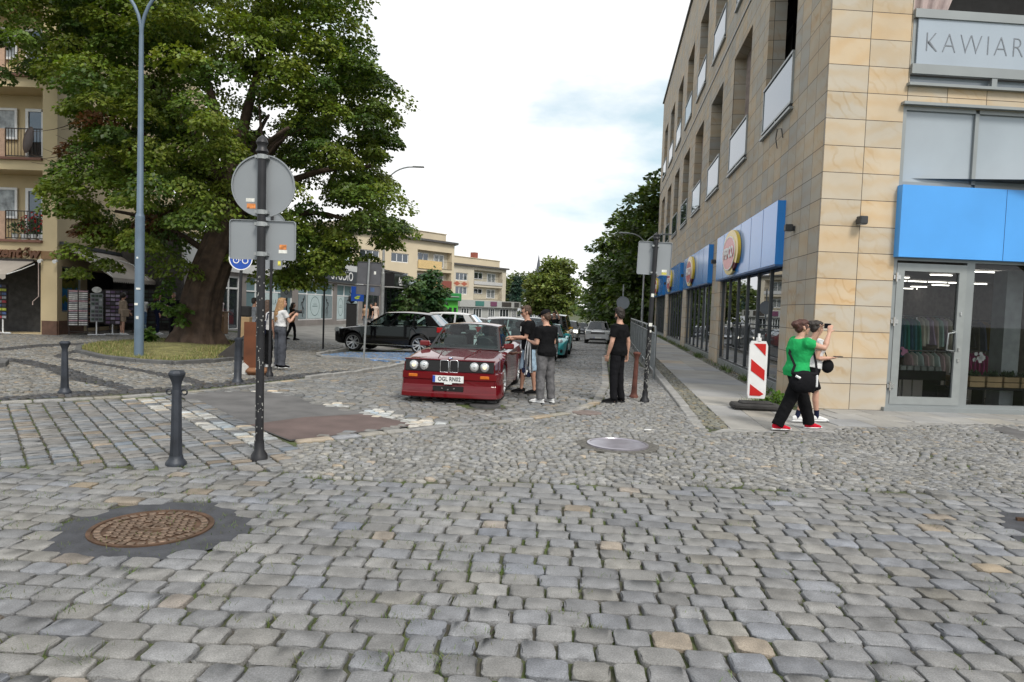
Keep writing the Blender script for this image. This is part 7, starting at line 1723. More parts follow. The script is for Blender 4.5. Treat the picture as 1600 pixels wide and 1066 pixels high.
def person(label, loc, az, Hgt=1.75, fat=1.0, lean=(0, .03), twist=0.0, head=(0, 0), legs=None, arms=None, hip=1.0, bust=0.0, skin=None, hair=('short', None), top=None, bottom=None, shoes=None, vox=.010, group=None, sink=0.0, curl=.5, feet=True, name='person', socks=None, lower=True):
    k = Hgt / 1.75; skin = skin or M_SKIN
    t = thing(name, label, 'person', (0, 0, 0), 0, group)
    legs = legs or {'L': (nd(-.03, .02, -1), DN, 8), 'R': (nd(.03, .0, -1), DN, -8)}
    arms = arms or {'L': (nd(-.16, .02, -1), nd(-.04, .18, -1)), 'R': (nd(.16, .02, -1), nd(.04, .18, -1))}
    pel = V3(0, 0, .955 * k); sdir = nd(lean[0], lean[1], 1); ts = rad(twist)
    sx_ = V3(math.cos(ts), math.sin(ts), 0); sx_ = (sx_ - sdir * sx_.dot(sdir)).normalized(); fx_ = sdir.cross(sx_)      # shoulder axis, chest forward
    S_ = {'L': -1, 'R': 1}
    sp = lambda z: pel + sdir * (z - .955) * k
    chest_up = sp(1.42); neck0 = sp(1.445)
    yw, pt = rad(head[0]), rad(head[1])
    hf = (fx_ * math.cos(yw) + sx_ * math.sin(yw)); hu0 = (sdir + V3(0, 0, 1.5)).normalized(); hf = (hf - hu0 * hf.dot(hu0)).normalized()
    hf, hu = hf * math.cos(pt) + hu0 * math.sin(pt), hu0 * math.cos(pt) - hf * math.sin(pt); hr = hf.cross(hu)
    hc = neck0 + hu0 * .175 * k + hf * .025 * k
    J = {}
    for s_, g in S_.items():
        hipj = pel + V3(g * .088 * k * hip, 0, -.035 * k); th, sh, fy = legs[s_]; kn = hipj + th * .425 * k; an = kn + sh * .415 * k; J['leg' + s_] = (hipj, kn, an, fy)
        shj = sp(1.395) + sx_ * (g * .178 * k * (1 + (fat - 1) * .5)); u_, f_ = arms[s_][:2]; el = shj + u_ * .285 * k; wr = el + f_ * .25 * k; J['arm' + s_] = (shj, el, wr)
    zmin = min(J['legL'][2].z, J['legR'][2].z); dz = V3(0, 0, .085 * k - zmin - sink)
    def rings(b, lst, off):
        b.tube([sp(z) + dz + fx_ * fo * k + V3(0, 0, 0) for z, a, d, fo in lst], [((a * fat + off) * k, (d * fat + off) * k) for z, a, d, fo in lst], 20, flat=sx_)
    TOR = [(.88, .15 * hip, .11, -.01), (.95, .168 * hip, .122, -.012), (1.03, .150 * hip, .108, 0), (1.10, .136, .10, .005), (1.20, .146, .108 + bust * .3, .005), (1.29, .162, .115 + bust, .008 + bust * .5), (1.36, .168, .11 + bust * .3, .0), (1.41, .150, .092, -.006), (1.445, .095, .072, -.004), (1.47, .06, .058, 0)]
    # ---- body
    b = MB(); rings(b, TOR, -.008); hk = k
    b.tube([neck0 - sdir * .03 * k + dz, neck0 + (hc - neck0) * .5 + dz, hc - hu * .03 * k + dz], [.062 * k, .054 * k, .05 * k], 14)
    Mh = Matrix((hr, hf, hu)).transposed()
    P = lambda x, y, z: hc + dz + (hr * x + hf * y + hu * z) * k
    b.ball(P(0, -.012, .040), (.074 * k, .094 * k, .082 * k), 18, 12, Mh); b.ball(P(0, .028, -.02), (.060 * k, .064 * k, .085 * k), 16, 10, Mh); b.ball(P(0, .058, -.088), (.030 * k, .030 * k, .026 * k), 10, 8, Mh)
    b.tube([P(0, .082, .022), P(0, .096, .0), P(0, .112, -.024), P(0, .092, -.034)], [.010 * k, .012 * k, .016 * k, .012 * k], 8)
    b.ball(P(0, .078, .033), (.050 * k, .016 * k, .012 * k), 10, 6, Mh)
    b.ball(P(0, .088, -.058), (.026 * k, .012 * k, .010 * k), 10, 6, Mh)
    for g in (-1, 1): b.ball(P(g * .074, -.004, -.008), (.012 * k, .022 * k, .034 * k), 8, 6, Mh); b.ball(P(g * .036, .060, -.022), (.024 * k, .022 * k, .024 * k), 8, 6, Mh)
    for s_, g in S_.items():
        shj, el, wr = [q + dz for q in J['arm' + s_]]
        b.tube([shj - sx_ * g * .05 * k, shj, shj.lerp(el, .35), el, el.lerp(wr, .3), wr], [.05 * k * fat, .054 * k * fat, .047 * k * fat, .037 * k * fat, .039 * k * fat, .026 * k], 12)
        fd = (wr - el).normalized(); spec = arms[s_]; hd = spec[2] if len(spec) > 2 else fd; pn = spec[3] if len(spec) > 3 else (-sx_ * g + fx_ * .3)
        pn = (pn - hd * pn.dot(hd)).normalized(); lt = hd.cross(pn)
        if lt.dot(fx_) < 0 and len(spec) < 5: lt = -lt
        b.tube([wr - hd * .012 * k, wr + hd * .03 * k, wr + hd * .085 * k], [(.024 * k, .019 * k), (.039 * k, .017 * k), (.040 * k, .014 * k)], 10, flat=lt)
        cu = spec[5] if len(spec) > 5 else curl
        for i, (o_, ln) in enumerate(((.031, .072), (.0105, .082), (-.0105, .076), (-.031, .06))):
            p0 = wr + hd * .082 * k + lt * o_ * k; d1 = (hd + pn * cu * .6 + lt * o_ * 3).normalized(); d2 = (hd + pn * cu * 2.0).normalized(); p1 = p0 + d1 * ln * .5 * k; b.tube([p0 - hd * .01 * k, p0, p1, p1 + d2 * ln * .5 * k], [.0095 * k, .0095 * k, .0088 * k, .0075 * k], 7)
        p0 = wr + hd * .028 * k + lt * .03 * k; d1 = (hd * .7 + lt * .8 + pn * .35).normalized(); p1 = p0 + d1 * .045 * k; b.tube([p0 - lt * .012 * k, p0, p1, p1 + (hd + lt * .15 + pn * .5).normalized() * .032 * k], [.013 * k, .0115 * k, .0105 * k, .008 * k], 7)
        J['hand' + s_] = wr + hd * .09 * k
    if lower:
        for s_, g in S_.items():
            hipj, kn, an, fy = J['leg' + s_]; hipj, kn, an = hipj + dz, kn + dz, an + dz
            b.tube([hipj + V3(0, 0, .03), hipj.lerp(kn, .3), kn, kn.lerp(an, .3) + V3(0, -.012, 0), an.lerp(kn, .12), an - V3(0, 0, .03 * k)], [.085 * k * fat, .075 * k * fat, .052 * k, .054 * k, .034 * k, .036 * k], 14)
            fw = V3(math.sin(rad(-fy) if False else rad(fy) * -1), math.cos(rad(fy)), 0); foot = [an - fw * .045 * k - V3(0, 0, .045 * k), an + fw * .05 * k - V3(0, 0, .045 * k), an + fw * .15 * k - V3(0, 0, .06 * k)]
            b.tube(foot, [.034 * k, .036 * k, .028 * k], 10)
    body = fuse(b, 'body', skin, t, vox, smooth=3)
    # ---- face
    for g in (-1, 1):
        b = MB(); b.ball(P(g * .031, .084, .010), (.012 * k, .008 * k, .008 * k), 8, 6, Mh); b.build('eye', M_EYE, t, smooth=180)
        b = MB(); b.tube([P(g * .014, .094, .030), P(g * .034, .092, .036), P(g * .052, .078, .030)], .0042 * k, 5); b.build('eyebrow', hair[1] or H_DK, t)
    b = MB(); b.tube([P(-.022, .094, -.058), P(0, .102, -.056), P(.022, .094, -.058)], [.003, .006 * k, .003], 6); b.build('mouth', M_LIP, t)
    # ---- hair
    kind, hm = hair
    if kind:
        b = MB(); big_ = 1.0
        if kind != 'fringe_only':
            b.ball(P(0, -.026, .058), (.081 * k, .092 * k, .078 * k), 18, 12, Mh); b.ball(P(0, -.058, .0), (.076 * k, .056 * k, .082 * k), 16, 10, Mh)
        if kind in ('short', 'quiff'): b.ball(P(0, .035, .098), (.062 * k, .055 * k, .034 * k), 12, 8, Mh); [b.ball(P(g * .066, -.015, .03), (.016 * k, .045 * k, .045 * k), 8, 6, Mh) for g in (-1, 1)]
        if kind == 'quiff': b.ball(P(0, .02, .115), (.068 * k, .075 * k, .04 * k), 12, 8, Mh); b.ball(P(0, .07, .09), (.05 * k, .034 * k, .035 * k), 12, 8, Mh)
        if kind == 'bun':
            b.ball(P(0, -.115, .055), (.062 * k, .06 * k, .06 * k), 12, 8, Mh); b.ball(P(0, .03, .09), (.068 * k, .06 * k, .04 * k), 12, 8, Mh); [b.ball(P(g * .062, .01, .02), (.02 * k, .05 * k, .05 * k), 8, 6, Mh) for g in (-1, 1)]
        if kind == 'afro': b.ball(P(0, -.03, .05), (.125 * k, .13 * k, .13 * k), 14, 10, Mh)
        if kind in ('long', 'bob'):
            ln = .42 if kind == 'long' else .16
            for i in range(11):
                a_ = rad(-100 + 20 * i); x0, y0 = math.sin(a_) * .078, -math.cos(a_) * .085 - .02
                p0 = P(x0 * .8, y0 * .8, .07); p1 = P(x0 * 1.08, y0 * 1.05, -.06); lx = x0 * 1.35; b.tube([p0, p1, P(lx, y0 * 1.35 - .02, -.06 - ln * .5), P(lx * .95 + random.uniform(-.02, .02), y0 * 1.3 - .03, -.06 - ln * random.uniform(.85, 1.05))], [.03 * k, .034 * k, .034 * k, .012 * k], 8)
            b.ball(P(0, .035, .095), (.06 * k, .055 * k, .034 * k), 12, 8, Mh)
        fuse(b, 'hair', hm, t, max(.008, vox), .022, STRAND, 2)
    if kind == 'cap' or (top and top.get('cap')):
        pass
    # ---- clothes
    if bottom:
        m_, ln, wide = bottom['m'], bottom.get('len', 1.0), bottom.get('wide', 1.0)
        b = MB(); rings(b, [(q if q[0] < 1.05 else q) for q in TOR[:4]], .012)
        if bottom.get('skirt'):
            zs_ = .955 - .5; b.tube([pel + dz + V3(0, 0, .05), pel + dz - V3(0, 0, .1 * k), pel + dz - V3(0, 0, .48 * k)], [(.16 * hip * k, .12 * k), (.19 * hip * k, .14 * k), (.26 * k, .22 * k)], 20, flat=sx_)
        else:
            for s_, g in S_.items():
                hipj, kn, an, fy = J['leg' + s_]; hipj, kn, an = hipj + dz, kn + dz, an + dz; pts = [hipj + V3(0, 0, .05), hipj.lerp(kn, .3), kn]; rs = [.098 * k * fat, (.088 + .012 * (wide - 1)) * k * fat, .068 * k * wide]
                if ln >= .99: pts += [kn.lerp(an, .35), kn.lerp(an, .8), an + (kn - an).normalized() * .0 - V3(0, .01, .015 * k)]; rs += [.066 * k * wide, .060 * k * wide, .062 * k * wide]
                elif ln > .5: pts += [kn.lerp(an, (ln - .5) * 2)]; rs += [.066 * k * wide]
                else: pts[2] = hipj.lerp(kn, ln * 2); rs[2] = .086 * k * wide
                b.tube(pts, rs, 14)
        fuse(b, bottom.get('name', 'trousers'), m_, t, vox * 1.1, bottom.get('fold', .026) * (1 if vox < .015 else 1.3), FOLD, 3)
    if top:
        b = MB(); z0_ = top.get('hem', .90); lst = [q for q in TOR if z0_ <= q[0] < 1.46]; off = top.get('off', .020) + .006
        rings(b, lst, off)
        sl = top.get('sleeve', .62)
        for s_, g in S_.items():
            shj, el, wr = [q + dz for q in J['arm' + s_]]
            pts = [shj - sx_ * g * .06 * k + V3(0, 0, -.01), shj + V3(0, 0, .004)]; rs = [.076 * k * fat, .076 * k * fat]
            if sl <= 1: pts.append(shj.lerp(el, sl)); rs.append(.064 * k * fat)
            else: pts += [shj.lerp(el, .5), el, el.lerp(wr, min(.95, sl - 1))]; rs += [.06 * k * fat, .052 * k * fat, .042 * k]
            if sl > 0: b.tube(pts, rs, 14)
        fuse(b, top.get('name', 'shirt'), top['m'], t, vox * 1.1, top.get('fold', .024) * (1 if vox < .015 else 1.3), FOLD, 3)
    if shoes and lower:
        for s_, g in S_.items():
            an = J['leg' + s_][2] + dz; fy = J['leg' + s_][3]; fw = V3(-math.sin(rad(fy)), math.cos(rad(fy)), 0); base = V3(an.x, an.y, max(0, an.z - .085 * k)); pitch_ = V3(0, 0, 0)
            tp_ = max(0, an.z - .085 * k - .02) * -0.0
            sh = MB(); lat = V3(fw.y, -fw.x, 0)
            sh.tube([base - fw * .075 * k + V3(0, 0, .05 * k), base - fw * .03 * k + V3(0, 0, .058 * k), base + fw * .05 * k + V3(0, 0, .052 * k), base + fw * .12 * k + V3(0, 0, .038 * k), base + fw * .185 * k + V3(0, 0, .028 * k), base + fw * .205 * k + V3(0, 0, .024 * k)], [(.026 * k, .035 * k), (.038 * k, .055 * k), (.042 * k, .045 * k), (.047 * k, .036 * k), (.038 * k, .024 * k), (.02 * k, .014 * k)], 12, flat=lat)
            o = fuse(sh, 'shoe', shoes['m'], t, .009, smooth=2)
            so = MB(); so.tube([base - fw * .08 * k + V3(0, 0, .014), base + fw * .0 + V3(0, 0, .014), base + fw * .12 * k + V3(0, 0, .014), base + fw * .215 * k + V3(0, 0, .018)], [(.030 * k, .013), (.041 * k, .014), (.050 * k, .014), (.022 * k, .011)], 12, flat=lat); so.build('sole', shoes.get('sole', M_PVC), o, smooth=60)
            if socks:
                b = MB(); kn = J['leg' + s_][1] + dz; b.tube([an - V3(0, 0, .03), an.lerp(kn, .16), an.lerp(kn, .27)], [.040 * k, .040 * k, .044 * k], 12); b.build('sock', socks, t, smooth=60)
    t.location = loc; t.rotation_euler = (0, 0, rad(-az))
    fixM = Matrix.Translation(Vector(loc)) @ Matrix.Rotation(rad(-az), 4, 'Z')
    info = {q: fixM @ (J[q] if 'hand' in q else J[q][1] + dz) for q in J}; info.update(t=t, P=P, Mh=Mh, M=fixM, sp=lambda z, x=0, y=0: fixM @ (sp(z) + dz + sx_ * x * k + fx_ * y * k), k=k, hc=hc + dz, hr=hr, hf=hf, hu=hu)
    return info
def glasses(I, mm, dark=True):
    P, Mh = I['P'], I['Mh']; b = MB()
    for g in (-1, 1):
        if dark: b.ball(P(g * .032, .098, .010), (.026 * I['k'], .007, .019 * I['k']), 10, 6, Mh)
        else: b.tube([P(g * .032 + .024 * math.cos(a_), .098, .008 + .018 * math.sin(a_)) for a_ in [i * .5236 for i in range(13)]], .0028, 5)
        b.tube([P(g * .058, .092, .014), P(g * .078, .05, .014), P(g * .078, -.005, .012)], .0035, 5)
    b.tube([P(-.012, .103, .012), P(.012, .103, .012)], .003, 5); b.build('glasses', mm, I['t'])
def strap(I, pts, r=.012, mm=None, name='strap'):
    b = MB(); b.tube(pts, [(r * 1.6, r * .4)] * len(pts), 6); return b.build(name, mm or M_TRIM, I['t'])
C_BLK = cloth('black', (.007, .007, .008)); C_BLK2 = cloth('black_soft', (.010, .010, .012)); C_WHT = cloth('white', (.62, .62, .63), .06); C_GRN = cloth('green', (.02, .34, .10), .06)
C_DEN = cloth('light_denim', (.30, .41, .52), .12, 14); C_GJ = cloth('washed_grey', (.115, .113, .118), .3, 9); C_DJ = cloth('grey_jeans', (.07, .075, .09), .2, 9); C_BLJ = cloth('blue_jeans', (.10, .17, .29), .2); C_BEI = cloth('beige', (.32, .25, .19), .1); C_NAV = cloth('navy', (.012, .016, .04), .15); C_GREY = cloth('grey_tee', (.2, .21, .235)); C_PINK = cloth('pale_pink', (.6, .5, .5)); C_DRS = cloth('pale_dress', (.55, .44, .38))
SH_RED = {'m': cloth('red_canvas', (.5, .012, .03), .06), 'sole': M_PVC}; SH_WHT = {'m': mat('white_leather', (.66, .66, .66), rough=.5, var=.05), 'sole': M_PVC}; SH_BLK = {'m': C_BLK, 'sole': M_TRIM}; SH_BW = {'m': C_BLK, 'sole': M_PVC}

# 1 woman in green, walking to the right, hands up at her face
p = at(1240, 671)
g1 = person('woman in a green T-shirt and wide black trousers raising both hands to take a picture', (p.x, p.y, 0), 84, 1.66, 1.2, (0, .05), 0, (0, 4),
    {'R': (nd(.0, -.36, -1), nd(0, -.46, -1), -4), 'L': (nd(0, .46, -1), nd(0, .32, -1), 4)},
    {'R': (nd(.10, .93, -.22), nd(-.24, .40, 1), nd(-.25, .25, 1), nd(-.6, .5, 0)), 'L': (nd(.02, .92, -.2), nd(.26, .42, 1), nd(.2, .25, 1), nd(.6, .5, 0))},
    1.12, .03, hair=('bun', H_RED), top={'m': C_GRN, 'hem': .88, 'sleeve': .42, 'off': .026}, bottom={'m': C_BLK, 'wide': 1.45, 'fold': .022}, shoes=SH_RED)
glasses(g1, M_TRIM, False)
ph = (g1['handR'] + g1['handL']) / 2
t = thing('phone', 'dark phone held up in both hands by the woman in green', 'phone', ph + Vector((.03, 0, .02)), rad(10)); b = MB(); b.box((0, 0, 0), (.012, .15, .075), 0, .004); b.build('case', M_TRIM, t); b = MB(); b.box((-.0075, 0, 0), (.002, .14, .066)); b.build('screen', mat('screen', (.02, .02, .025), rough=.1), t)
hipp = g1['sp'](.86, .20, -.02); t = thing('shoulder_bag', 'round black shoulder bag at the hip of the woman in green', 'bag', hipp, rad(6))
b = MB(); b.ball((0, -.07, -.04), (.21, .09, .165), 18, 12); b.box((0, -.07, .075), (.37, .13, .05), 0, .02); fuse(b, 'pouch', C_BLK2, t, .012, .012)
b = MB(); b.tube([(-.17, -.145, .05), (-.11, -.16, .02)], .018, 6); b.build('zip_pull', M_PVC, t); b = MB(); b.box((.155, -.13, -.02), (.03, .03, .17), 0, .008); b.build('reflective_tab', M_PVC, t)
b = MB(); Mi = Matrix.Translation(hipp) @ Matrix.Rotation(rad(6), 4, 'Z'); Mi = Mi.inverted()
q = [g1['sp'](1.42, -.10, .06), g1['sp'](1.28, .06, .20), g1['sp'](1.12, .16, .20), hipp + Vector((.18, -.07, .09))]; b.tube([Mi @ v for v in q], [(.02, .005)] * 4, 6); q = [g1['sp'](1.42, -.10, -.06), g1['sp'](1.22, .10, -.20), g1['sp'](1.05, .2, -.15), hipp + Vector((-.17, -.07, .09))]; b.tube([Mi @ v for v in q], [(.02, .005)] * 4, 6); b.build('strap', C_BLK2, t)
# 2 her companion
p = at(1268, 660)
g2 = person('woman in a white T-shirt and black shorts walking half hidden behind the woman in green', (p.x - .04, p.y, 0), 84, 1.62, 1.02, (0, .04), 0, (0, -6),
    {'R': (nd(0, -.30, -1), nd(0, -.40, -1), 0), 'L': (nd(0, .36, -1), nd(0, .10, -1), 0)}, {'R': (nd(.08, -.22, -1), nd(-.02, 1, .06), nd(0, 1, .1), nd(-.3, 0, 1)), 'L': (nd(-.1, -.25, -1), nd(-.02, .2, -1))},
    1.05, .03, hair=('bun', H_DK), top={'m': C_WHT, 'hem': .93, 'sleeve': .5}, bottom={'m': C_BLK, 'len': .44, 'wide': 1.25, 'name': 'shorts'}, shoes=SH_WHT, socks=C_NAV)
t = thing('phone', 'small phone held low by the woman in white', 'phone', g2['handR'] + Vector((.03, 0, .02)), 0); b = MB(); b.box((0, 0, 0), (.13, .07, .012), 0, .004); b.build('case', M_TRIM, t)
hp = g2['sp'](1.0, .12, .20); t = thing('shoulder_bag', 'small black bag on a thin strap in front of the woman in white', 'bag', hp); b = MB(); b.ball((0, 0, 0), (.10, .06, .11), 14, 10); fuse(b, 'pouch', C_BLK2, t, .01)
b = MB(); b.tube([(0, 0, .09), g2['sp'](1.3, .0, .17) - hp, g2['sp'](1.44, -.05, .03) - hp], .009, 6); b.build('strap', C_BLK2, t)
# 3 man in black on the right
p = at(962, 629)
g3 = person('man all in black standing with a hand in his pocket beside the rusty bollard', (p.x, p.y, 0), -62, 1.69, 1.12, (0, -.03), -6, (28, -6),
    {'L': (nd(-.04, .06, -1), nd(-.02, -.04, -1), 14), 'R': (nd(.05, -.03, -1), nd(.03, -.10, -1), -12)}, {'L': (nd(-.22, .10, -1), nd(.16, .34, -1), nd(.2, .3, -1)), 'R': (nd(.24, -.28, -1), nd(.12, .08, -1))},
    1.02, 0, hair=('quiff', H_DK), top={'m': C_BLK, 'hem': .88, 'sleeve': .66}, bottom={'m': C_BLK2, 'wide': 1.12, 'fold': .02}, shoes=SH_BLK)
b = MB(); P = g3['P']; b.ball(P(0, .045, -.075), (.052 * g3['k'], .05 * g3['k'], .045 * g3['k']), 12, 8, g3['Mh']); [b.ball(P(g * .05, .02, -.05), (.018, .035, .05), 8, 6, g3['Mh']) for g in (-1, 1)]; fuse(b, 'beard', H_DK, g3['t'], .008, .004, STRAND, 2)
# 4 man with sunglasses and pale denim shorts
p = at(824, 615)
g4 = person('man in black T-shirt, sunglasses and pale denim shorts reaching towards the red car', (p.x, p.y, 0), -98, 1.69, 1.08, (0, .10), 0, (0, -14),
    {'R': (nd(.02, .22, -1), nd(0, .04, -1), -6), 'L': (nd(-.04, -.16, -1), nd(0, -.12, -1), 6)}, {'R': (nd(.16, .10, -1), nd(.05, .85, -.20), nd(0, 1, -.1), nd(-.4, 0, -1)), 'L': (nd(-.12, .22, -1), nd(.20, .80, .02), nd(.3, 1, 0), nd(.3, 0, -1))},
    1.0, 0, skin=M_SKIN2, hair=('short', H_BR), top={'m': C_BLK, 'hem': .88, 'sleeve': .74, 'off': .026}, bottom={'m': C_DEN, 'len': .54, 'wide': 1.3, 'name': 'shorts'}, shoes=SH_BLK)
glasses(g4, M_TRIM, True); b = MB(); q = g4['M'].inverted() @ g4['sp'](1.30, -.07, .155); b.box(q, (.03, .01, .09)); b.build('shirt_print', M_PVC, g4['t'])
# 5 man with a cap and washed grey trousers
p = at(851, 629)
g5 = person('man in a black cap and washed grey trousers seen from behind, lanyards in hand', (p.x, p.y, 0), -48, 1.61, 1.08, (0, .05), -8, (-8, -16),
    {'L': (nd(-.06, .08, -1), nd(-.02, -.06, -1), 18), 'R': (nd(.05, -.02, -1), nd(.03, -.10, -1), -10)}, {'L': (nd(-.12, .05, -1), nd(.30, .75, .10), nd(.3, .8, .05), nd(.4, 0, 1)), 'R': (nd(.20, .10, -1), nd(-.25, .80, .12))},
    1.02, 0, hair=('short', H_BR), top={'m': C_BLK, 'hem': .88, 'sleeve': .66}, bottom={'m': C_GJ, 'wide': 1.32, 'fold': .028}, shoes=SH_WHT)
b = MB(); P = g5['P']; b.ball(P(0, -.02, .075), (.090 * g5['k'], .102 * g5['k'], .072 * g5['k']), 18, 10, g5['Mh']); b.tube([P(0, .06, .07), P(0, .12, .062), P(0, .165, .052)], [(.07, .010), (.066, .008), (.04, .006)], 12, flat=g5['hr']); fuse(b, 'cap', C_BLK2, g5['t'], .008, 0, None, 2)
# the bundle of lanyards
hl = g5['handL']; t = thing('lanyard_bundle', 'bundle of dark and white event lanyards hanging from the hand between the two men', 'lanyards', hl)
for i in range(12):
    mm = (C_NAV, M_WHITE, C_BLK, C_GREY)[i % 4]; x0 = -.055 + i * .010; b = MB(); ln = random.uniform(.42, .62); b.tube([(x0 * .4, 0, .02), (x0, random.uniform(-.03, .03), -.12), (x0 * 1.3, random.uniform(-.03, .03), -ln)], [(.010, .003)] * 3, 6); b.build('ribbon', mm, t)
for i in range(4):
    b = MB(); b.box((-.07 + i * .045, -.02 + .02 * (i % 2), -.52 - .04 * (i % 3)), (.06, .006, .085), .2 * i); b.build('badge', M_WHITE if i % 2 else C_NAV, t)
# 6-7 two women by the sign posts
p = at(437, 575); g6 = person('woman with long fair wavy hair, white top and wide grey jeans, holding a camera', (p.x, p.y, 0), 48, 1.66, 1.0, (0, .02), 0, (14, 0), None,
    {'R': (nd(.14, .45, -.8), nd(-.35, .7, .75), nd(-.3, .7, .4), nd(-.5, .5, 0)), 'L': (nd(-.12, .55, -.8), nd(.3, .65, .75), nd(.3, .6, .4), nd(.5, .5, 0))}, 1.05, .02, hair=('long', H_LT), top={'m': C_WHT, 'hem': 1.0, 'sleeve': .55}, bottom={'m': C_DJ, 'wide': 1.6, 'fold': .022}, shoes=SH_BW, vox=.012)
cp = (g6['handR'] + g6['handL']) / 2; t = thing('camera', 'black camera held up by the woman with long fair hair', 'camera', cp + Vector((.02, .03, .03)), rad(-48)); b = MB(); b.box((0, 0, 0), (.13, .06, .09), 0, .012); b.build('housing', M_TRIM, t); b = MB(); b.tube([(0, .03, 0), (0, .12, 0)], .035, 12); b.build('lens', M_TRIM, t)
p = at(411, 574); g7 = person('woman with brown hair and a navy bag in dark trousers, half hidden by the post', (p.x, p.y + .2, 0), 35, 1.60, 1.0, (0, .02), 0, (0, 0), None, None, 1.05, .02, hair=('long', H_BR), top={'m': C_WHT, 'hem': .95, 'sleeve': .55}, bottom={'m': C_BLK, 'wide': 1.5}, shoes=SH_WHT, vox=.012)
hp = g7['sp'](1.0, .05, -.2); t = thing('backpack', 'navy backpack worn low by the woman with brown hair', 'bag', hp, rad(-35)); b = MB(); b.box((0, -.02, .02), (.30, .16, .40), 0, .05); fuse(b, 'pack', C_NAV, t, .014, .01)
for g in (-1, 1):
    b = MB(); b.tube([(g * .1, .08, .2), (g * .11, .10, .36), (g * .1, .28, .42), (g * .1, .32, .2)], .014, 6); b.build('strap', C_NAV, t)
# 8 photographer farther back
q = atY(456, 520, 30.5); g8 = person('dark haired person in black with a brown bag walking before the shop windows', (q.x, q.y, gz(q.x, q.y)), 70, 1.68, 1.0, (0, .04), 0, (20, 0), {'R': (nd(0, -.25, -1), nd(0, -.45, -1), 0), 'L': (nd(0, .3, -1), nd(0, .05, -1), 0)}, {'R': (nd(.1, .5, -.8), nd(-.3, .6, .7)), 'L': (nd(-.1, .5, -.8), nd(.3, .6, .7))}, hair=('bob', H_DK), top={'m': C_BLK, 'sleeve': 1.6}, bottom={'m': C_BLK2}, shoes=SH_BLK, vox=.018)
hp = g8['sp'](1.0, .26, -.06); t = thing('handbag', 'brown handbag of the dark haired person in black', 'bag', hp); b = MB(); b.box((0, 0, 0), (.3, .12, .3), 0, .03); b.build('pouch', mat('brown_leather', (.30, .13, .05), rough=.6), t); b = MB(); b.tube([(-.1, 0, .14), (-.05, 0, .36), (.05, 0, .36), (.1, 0, .14)], .012, 6); b.build('handle', M_TRIM, t)
def bystander(label, px, py, Y, az, **kw):
    q = at(px, py) if Y is None else atY(px, py, Y); z = gz(q.x, q.y); kw.setdefault('vox', .018); return person(label, (q.x, q.y, z), az, **kw)
bystander('man in a grey T-shirt and black trousers standing behind the tan post bin', 396, 500, 22.5, 40, Hgt=1.78, hair=('short', H_DK), skin=M_SKIN2, top={'m': C_GREY}, bottom={'m': C_BLK}, shoes=SH_BLK)
g = bystander('woman with full dark hair in a beige top and beige shorts at the souvenir racks', 191, 522, None, 35, Hgt=1.68, hair=('afro', H_DK), top={'m': C_BEI, 'sleeve': 1.4, 'off': .035}, bottom={'m': C_BEI, 'len': .42, 'wide': 1.2, 'name': 'shorts'}, shoes=SH_WHT, arms={'L': (nd(-.2, .2, -1), nd(.1, .6, -.2)), 'R': (nd(.25, .0, -1), nd(.1, .5, -.6))})
hp = g['sp'](1.05, .27, -.02); t = thing('tote_bag', 'pale tote bag on the shoulder of the woman in beige', 'bag', hp, rad(-35)); b = MB(); b.box((0, 0, -.12), (.10, .3, .3), 0, .03); b.build('pouch', C_BEI, t); b = MB(); b.tube([(0, -.1, .02), (-.03, -.04, .34), (-.03, .04, .34), (0, .1, .02)], .01, 6); b.build('handle', C_BEI, t)
bystander('person in a white top and blue jeans bending over the racks behind the lamp post', 222, 520, 28.6, -30, Hgt=1.66, lean=(0, .35), hair=('short', H_LT), top={'m': C_WHT, 'sleeve': 1.2}, bottom={'m': C_BLJ}, shoes=SH_WHT, arms={'L': (nd(-.1, .7, -.6), nd(0, .6, -.4)), 'R': (nd(.1, .7, -.6), nd(0, .6, -.4))})
bystander('red haired person in dark clothes and white shoes left of the tree trunk', 246, 521, None, 60, Hgt=1.72, hair=('bob', H_RED), top={'m': C_NAV, 'sleeve': 1.8}, bottom={'m': C_NAV}, shoes=SH_WHT)
bystander('person with dark hair looking out above the green sprouts by the trunk', 271, 520, 28.2, 165, Hgt=1.80, hair=('short', H_DK), top={'m': C_BLK}, bottom={'m': C_BLK2}, shoes=SH_BLK)
bystander('person all in black standing close to the right side of the tree trunk', 326, 534, None, 50, Hgt=1.70, hair=('short', H_DK), top={'m': C_BLK, 'sleeve': 1.2}, bottom={'m': C_BLK2, 'wide': 1.2}, shoes=SH_BLK, arms={'L': (nd(-.16, .1, -1), nd(.2, .8, -.1)), 'R': (nd(.16, .2, -1), nd(.1, .8, -.1))})
bystander('fair person in a pale pink top and blue jeans before the glass shop door', 344, 517, 32.4, -70, Hgt=1.70, hair=('short', H_GREY), top={'m': C_PINK, 'sleeve': .8}, bottom={'m': C_BLJ}, shoes=SH_WHT, arms={'L': (nd(-.1, .2, -1), nd(.2, .7, -.4)), 'R': (nd(.1, .7, -.5), nd(0, 1, .1))})
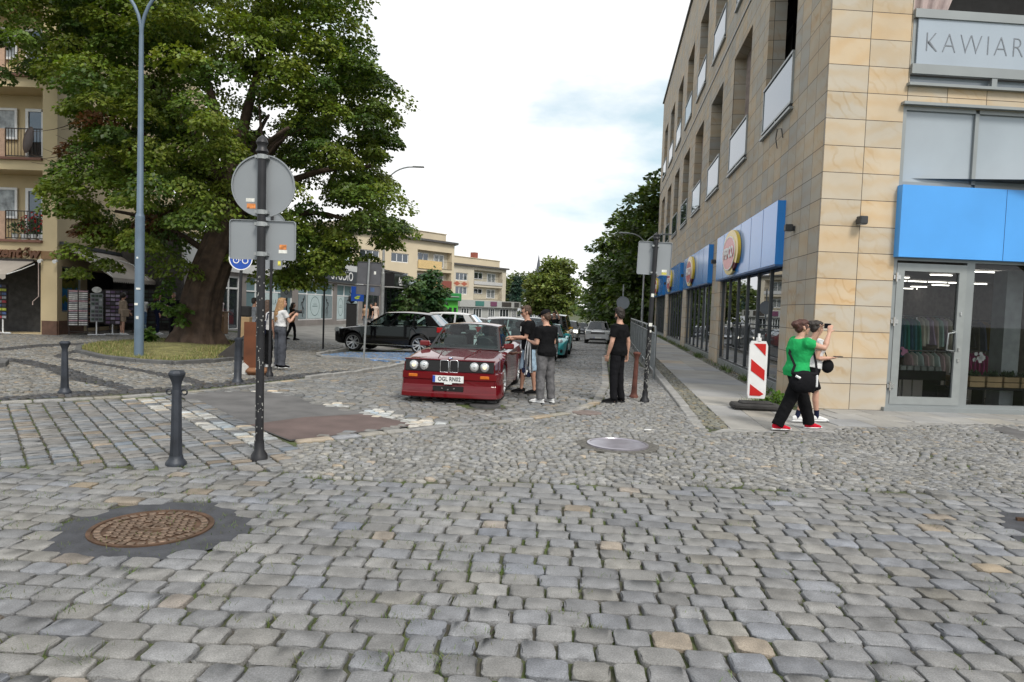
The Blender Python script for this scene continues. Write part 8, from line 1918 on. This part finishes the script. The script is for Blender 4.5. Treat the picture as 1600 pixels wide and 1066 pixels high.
bystander('person in a tan top and grey trousers by the black cabinet', 571, 500, 45, -150, Hgt=1.68, hair=('short', H_BR), top={'m': mat('cloth_tan', (.48, .31, .2), rough=.9)}, bottom={'m': C_GREY}, shoes=SH_WHT, vox=.022)
bystander('person in a black top behind the leaning sign back post', 581, 500, 45.6, -120, Hgt=1.74, hair=('short', H_DK), top={'m': C_BLK}, bottom={'m': C_GREY}, shoes=SH_BLK, vox=.022)
bystander('brown haired woman in a long pale dress before the dark shop front', 586, 498, 52, 150, Hgt=1.72, hair=('bob', H_BR), top={'m': C_DRS}, bottom={'m': C_DRS, 'skirt': True, 'name': 'dress'}, shoes=SH_WHT, vox=.022)
bystander('person raising both arms to film from beside the queue of cars', 866, 510, 31, -150, Hgt=1.85, hair=('short', H_DK), top={'m': C_BLK}, bottom={'m': C_BLK2}, shoes=SH_BLK, vox=.018, arms={'L': (nd(-.5, .6, .3), nd(.5, .2, 1)), 'R': (nd(.5, .6, .3), nd(-.5, .2, 1))})
# the two people in the red car
def in_car(x, y, z): return red.matrix_basis @ Vector((x, y, z))
red.rotation_mode = 'XYZ'
MC = Matrix.Translation(red.location) @ Matrix.Rotation(red.rotation_euler.z, 4, 'Z')
SIT = {'L': (nd(-.05, 1, .05), nd(0, .6, -.9), 0), 'R': (nd(.05, 1, .05), nd(0, .6, -.9), 0)}
for (lab, y_, hr_, hm, tm, arms_, hd_) in (('passenger with dark hair sitting on the left of the red car windscreen', -.36, 'bob', H_DK, C_BLK, None, (10, 0)), ('driver in a white top leaning an arm out of the red car window', .36, 'short', H_BR, C_WHT, {'L': (nd(-.75, .6, -.25), nd(-.85, .55, .25), nd(-1, .3, .1), nd(0, .3, -1)), 'R': (nd(.1, .6, -.7), nd(0, 1, .2))}, (-35, 0))):
    q = MC @ Vector((-.12, y_, .05)); s_ = 1.62
    I = person(lab, (q.x, q.y, q.z), R_AZ, s_, .95, (0, -.22), 0, hd_, SIT, arms_, hair=(hr_, hm), top={'m': tm, 'hem': .95, 'sleeve': .6}, bottom={'m': C_BLK}, vox=.010, shoes=None)
    I['t'].location.z = q.z + .0;
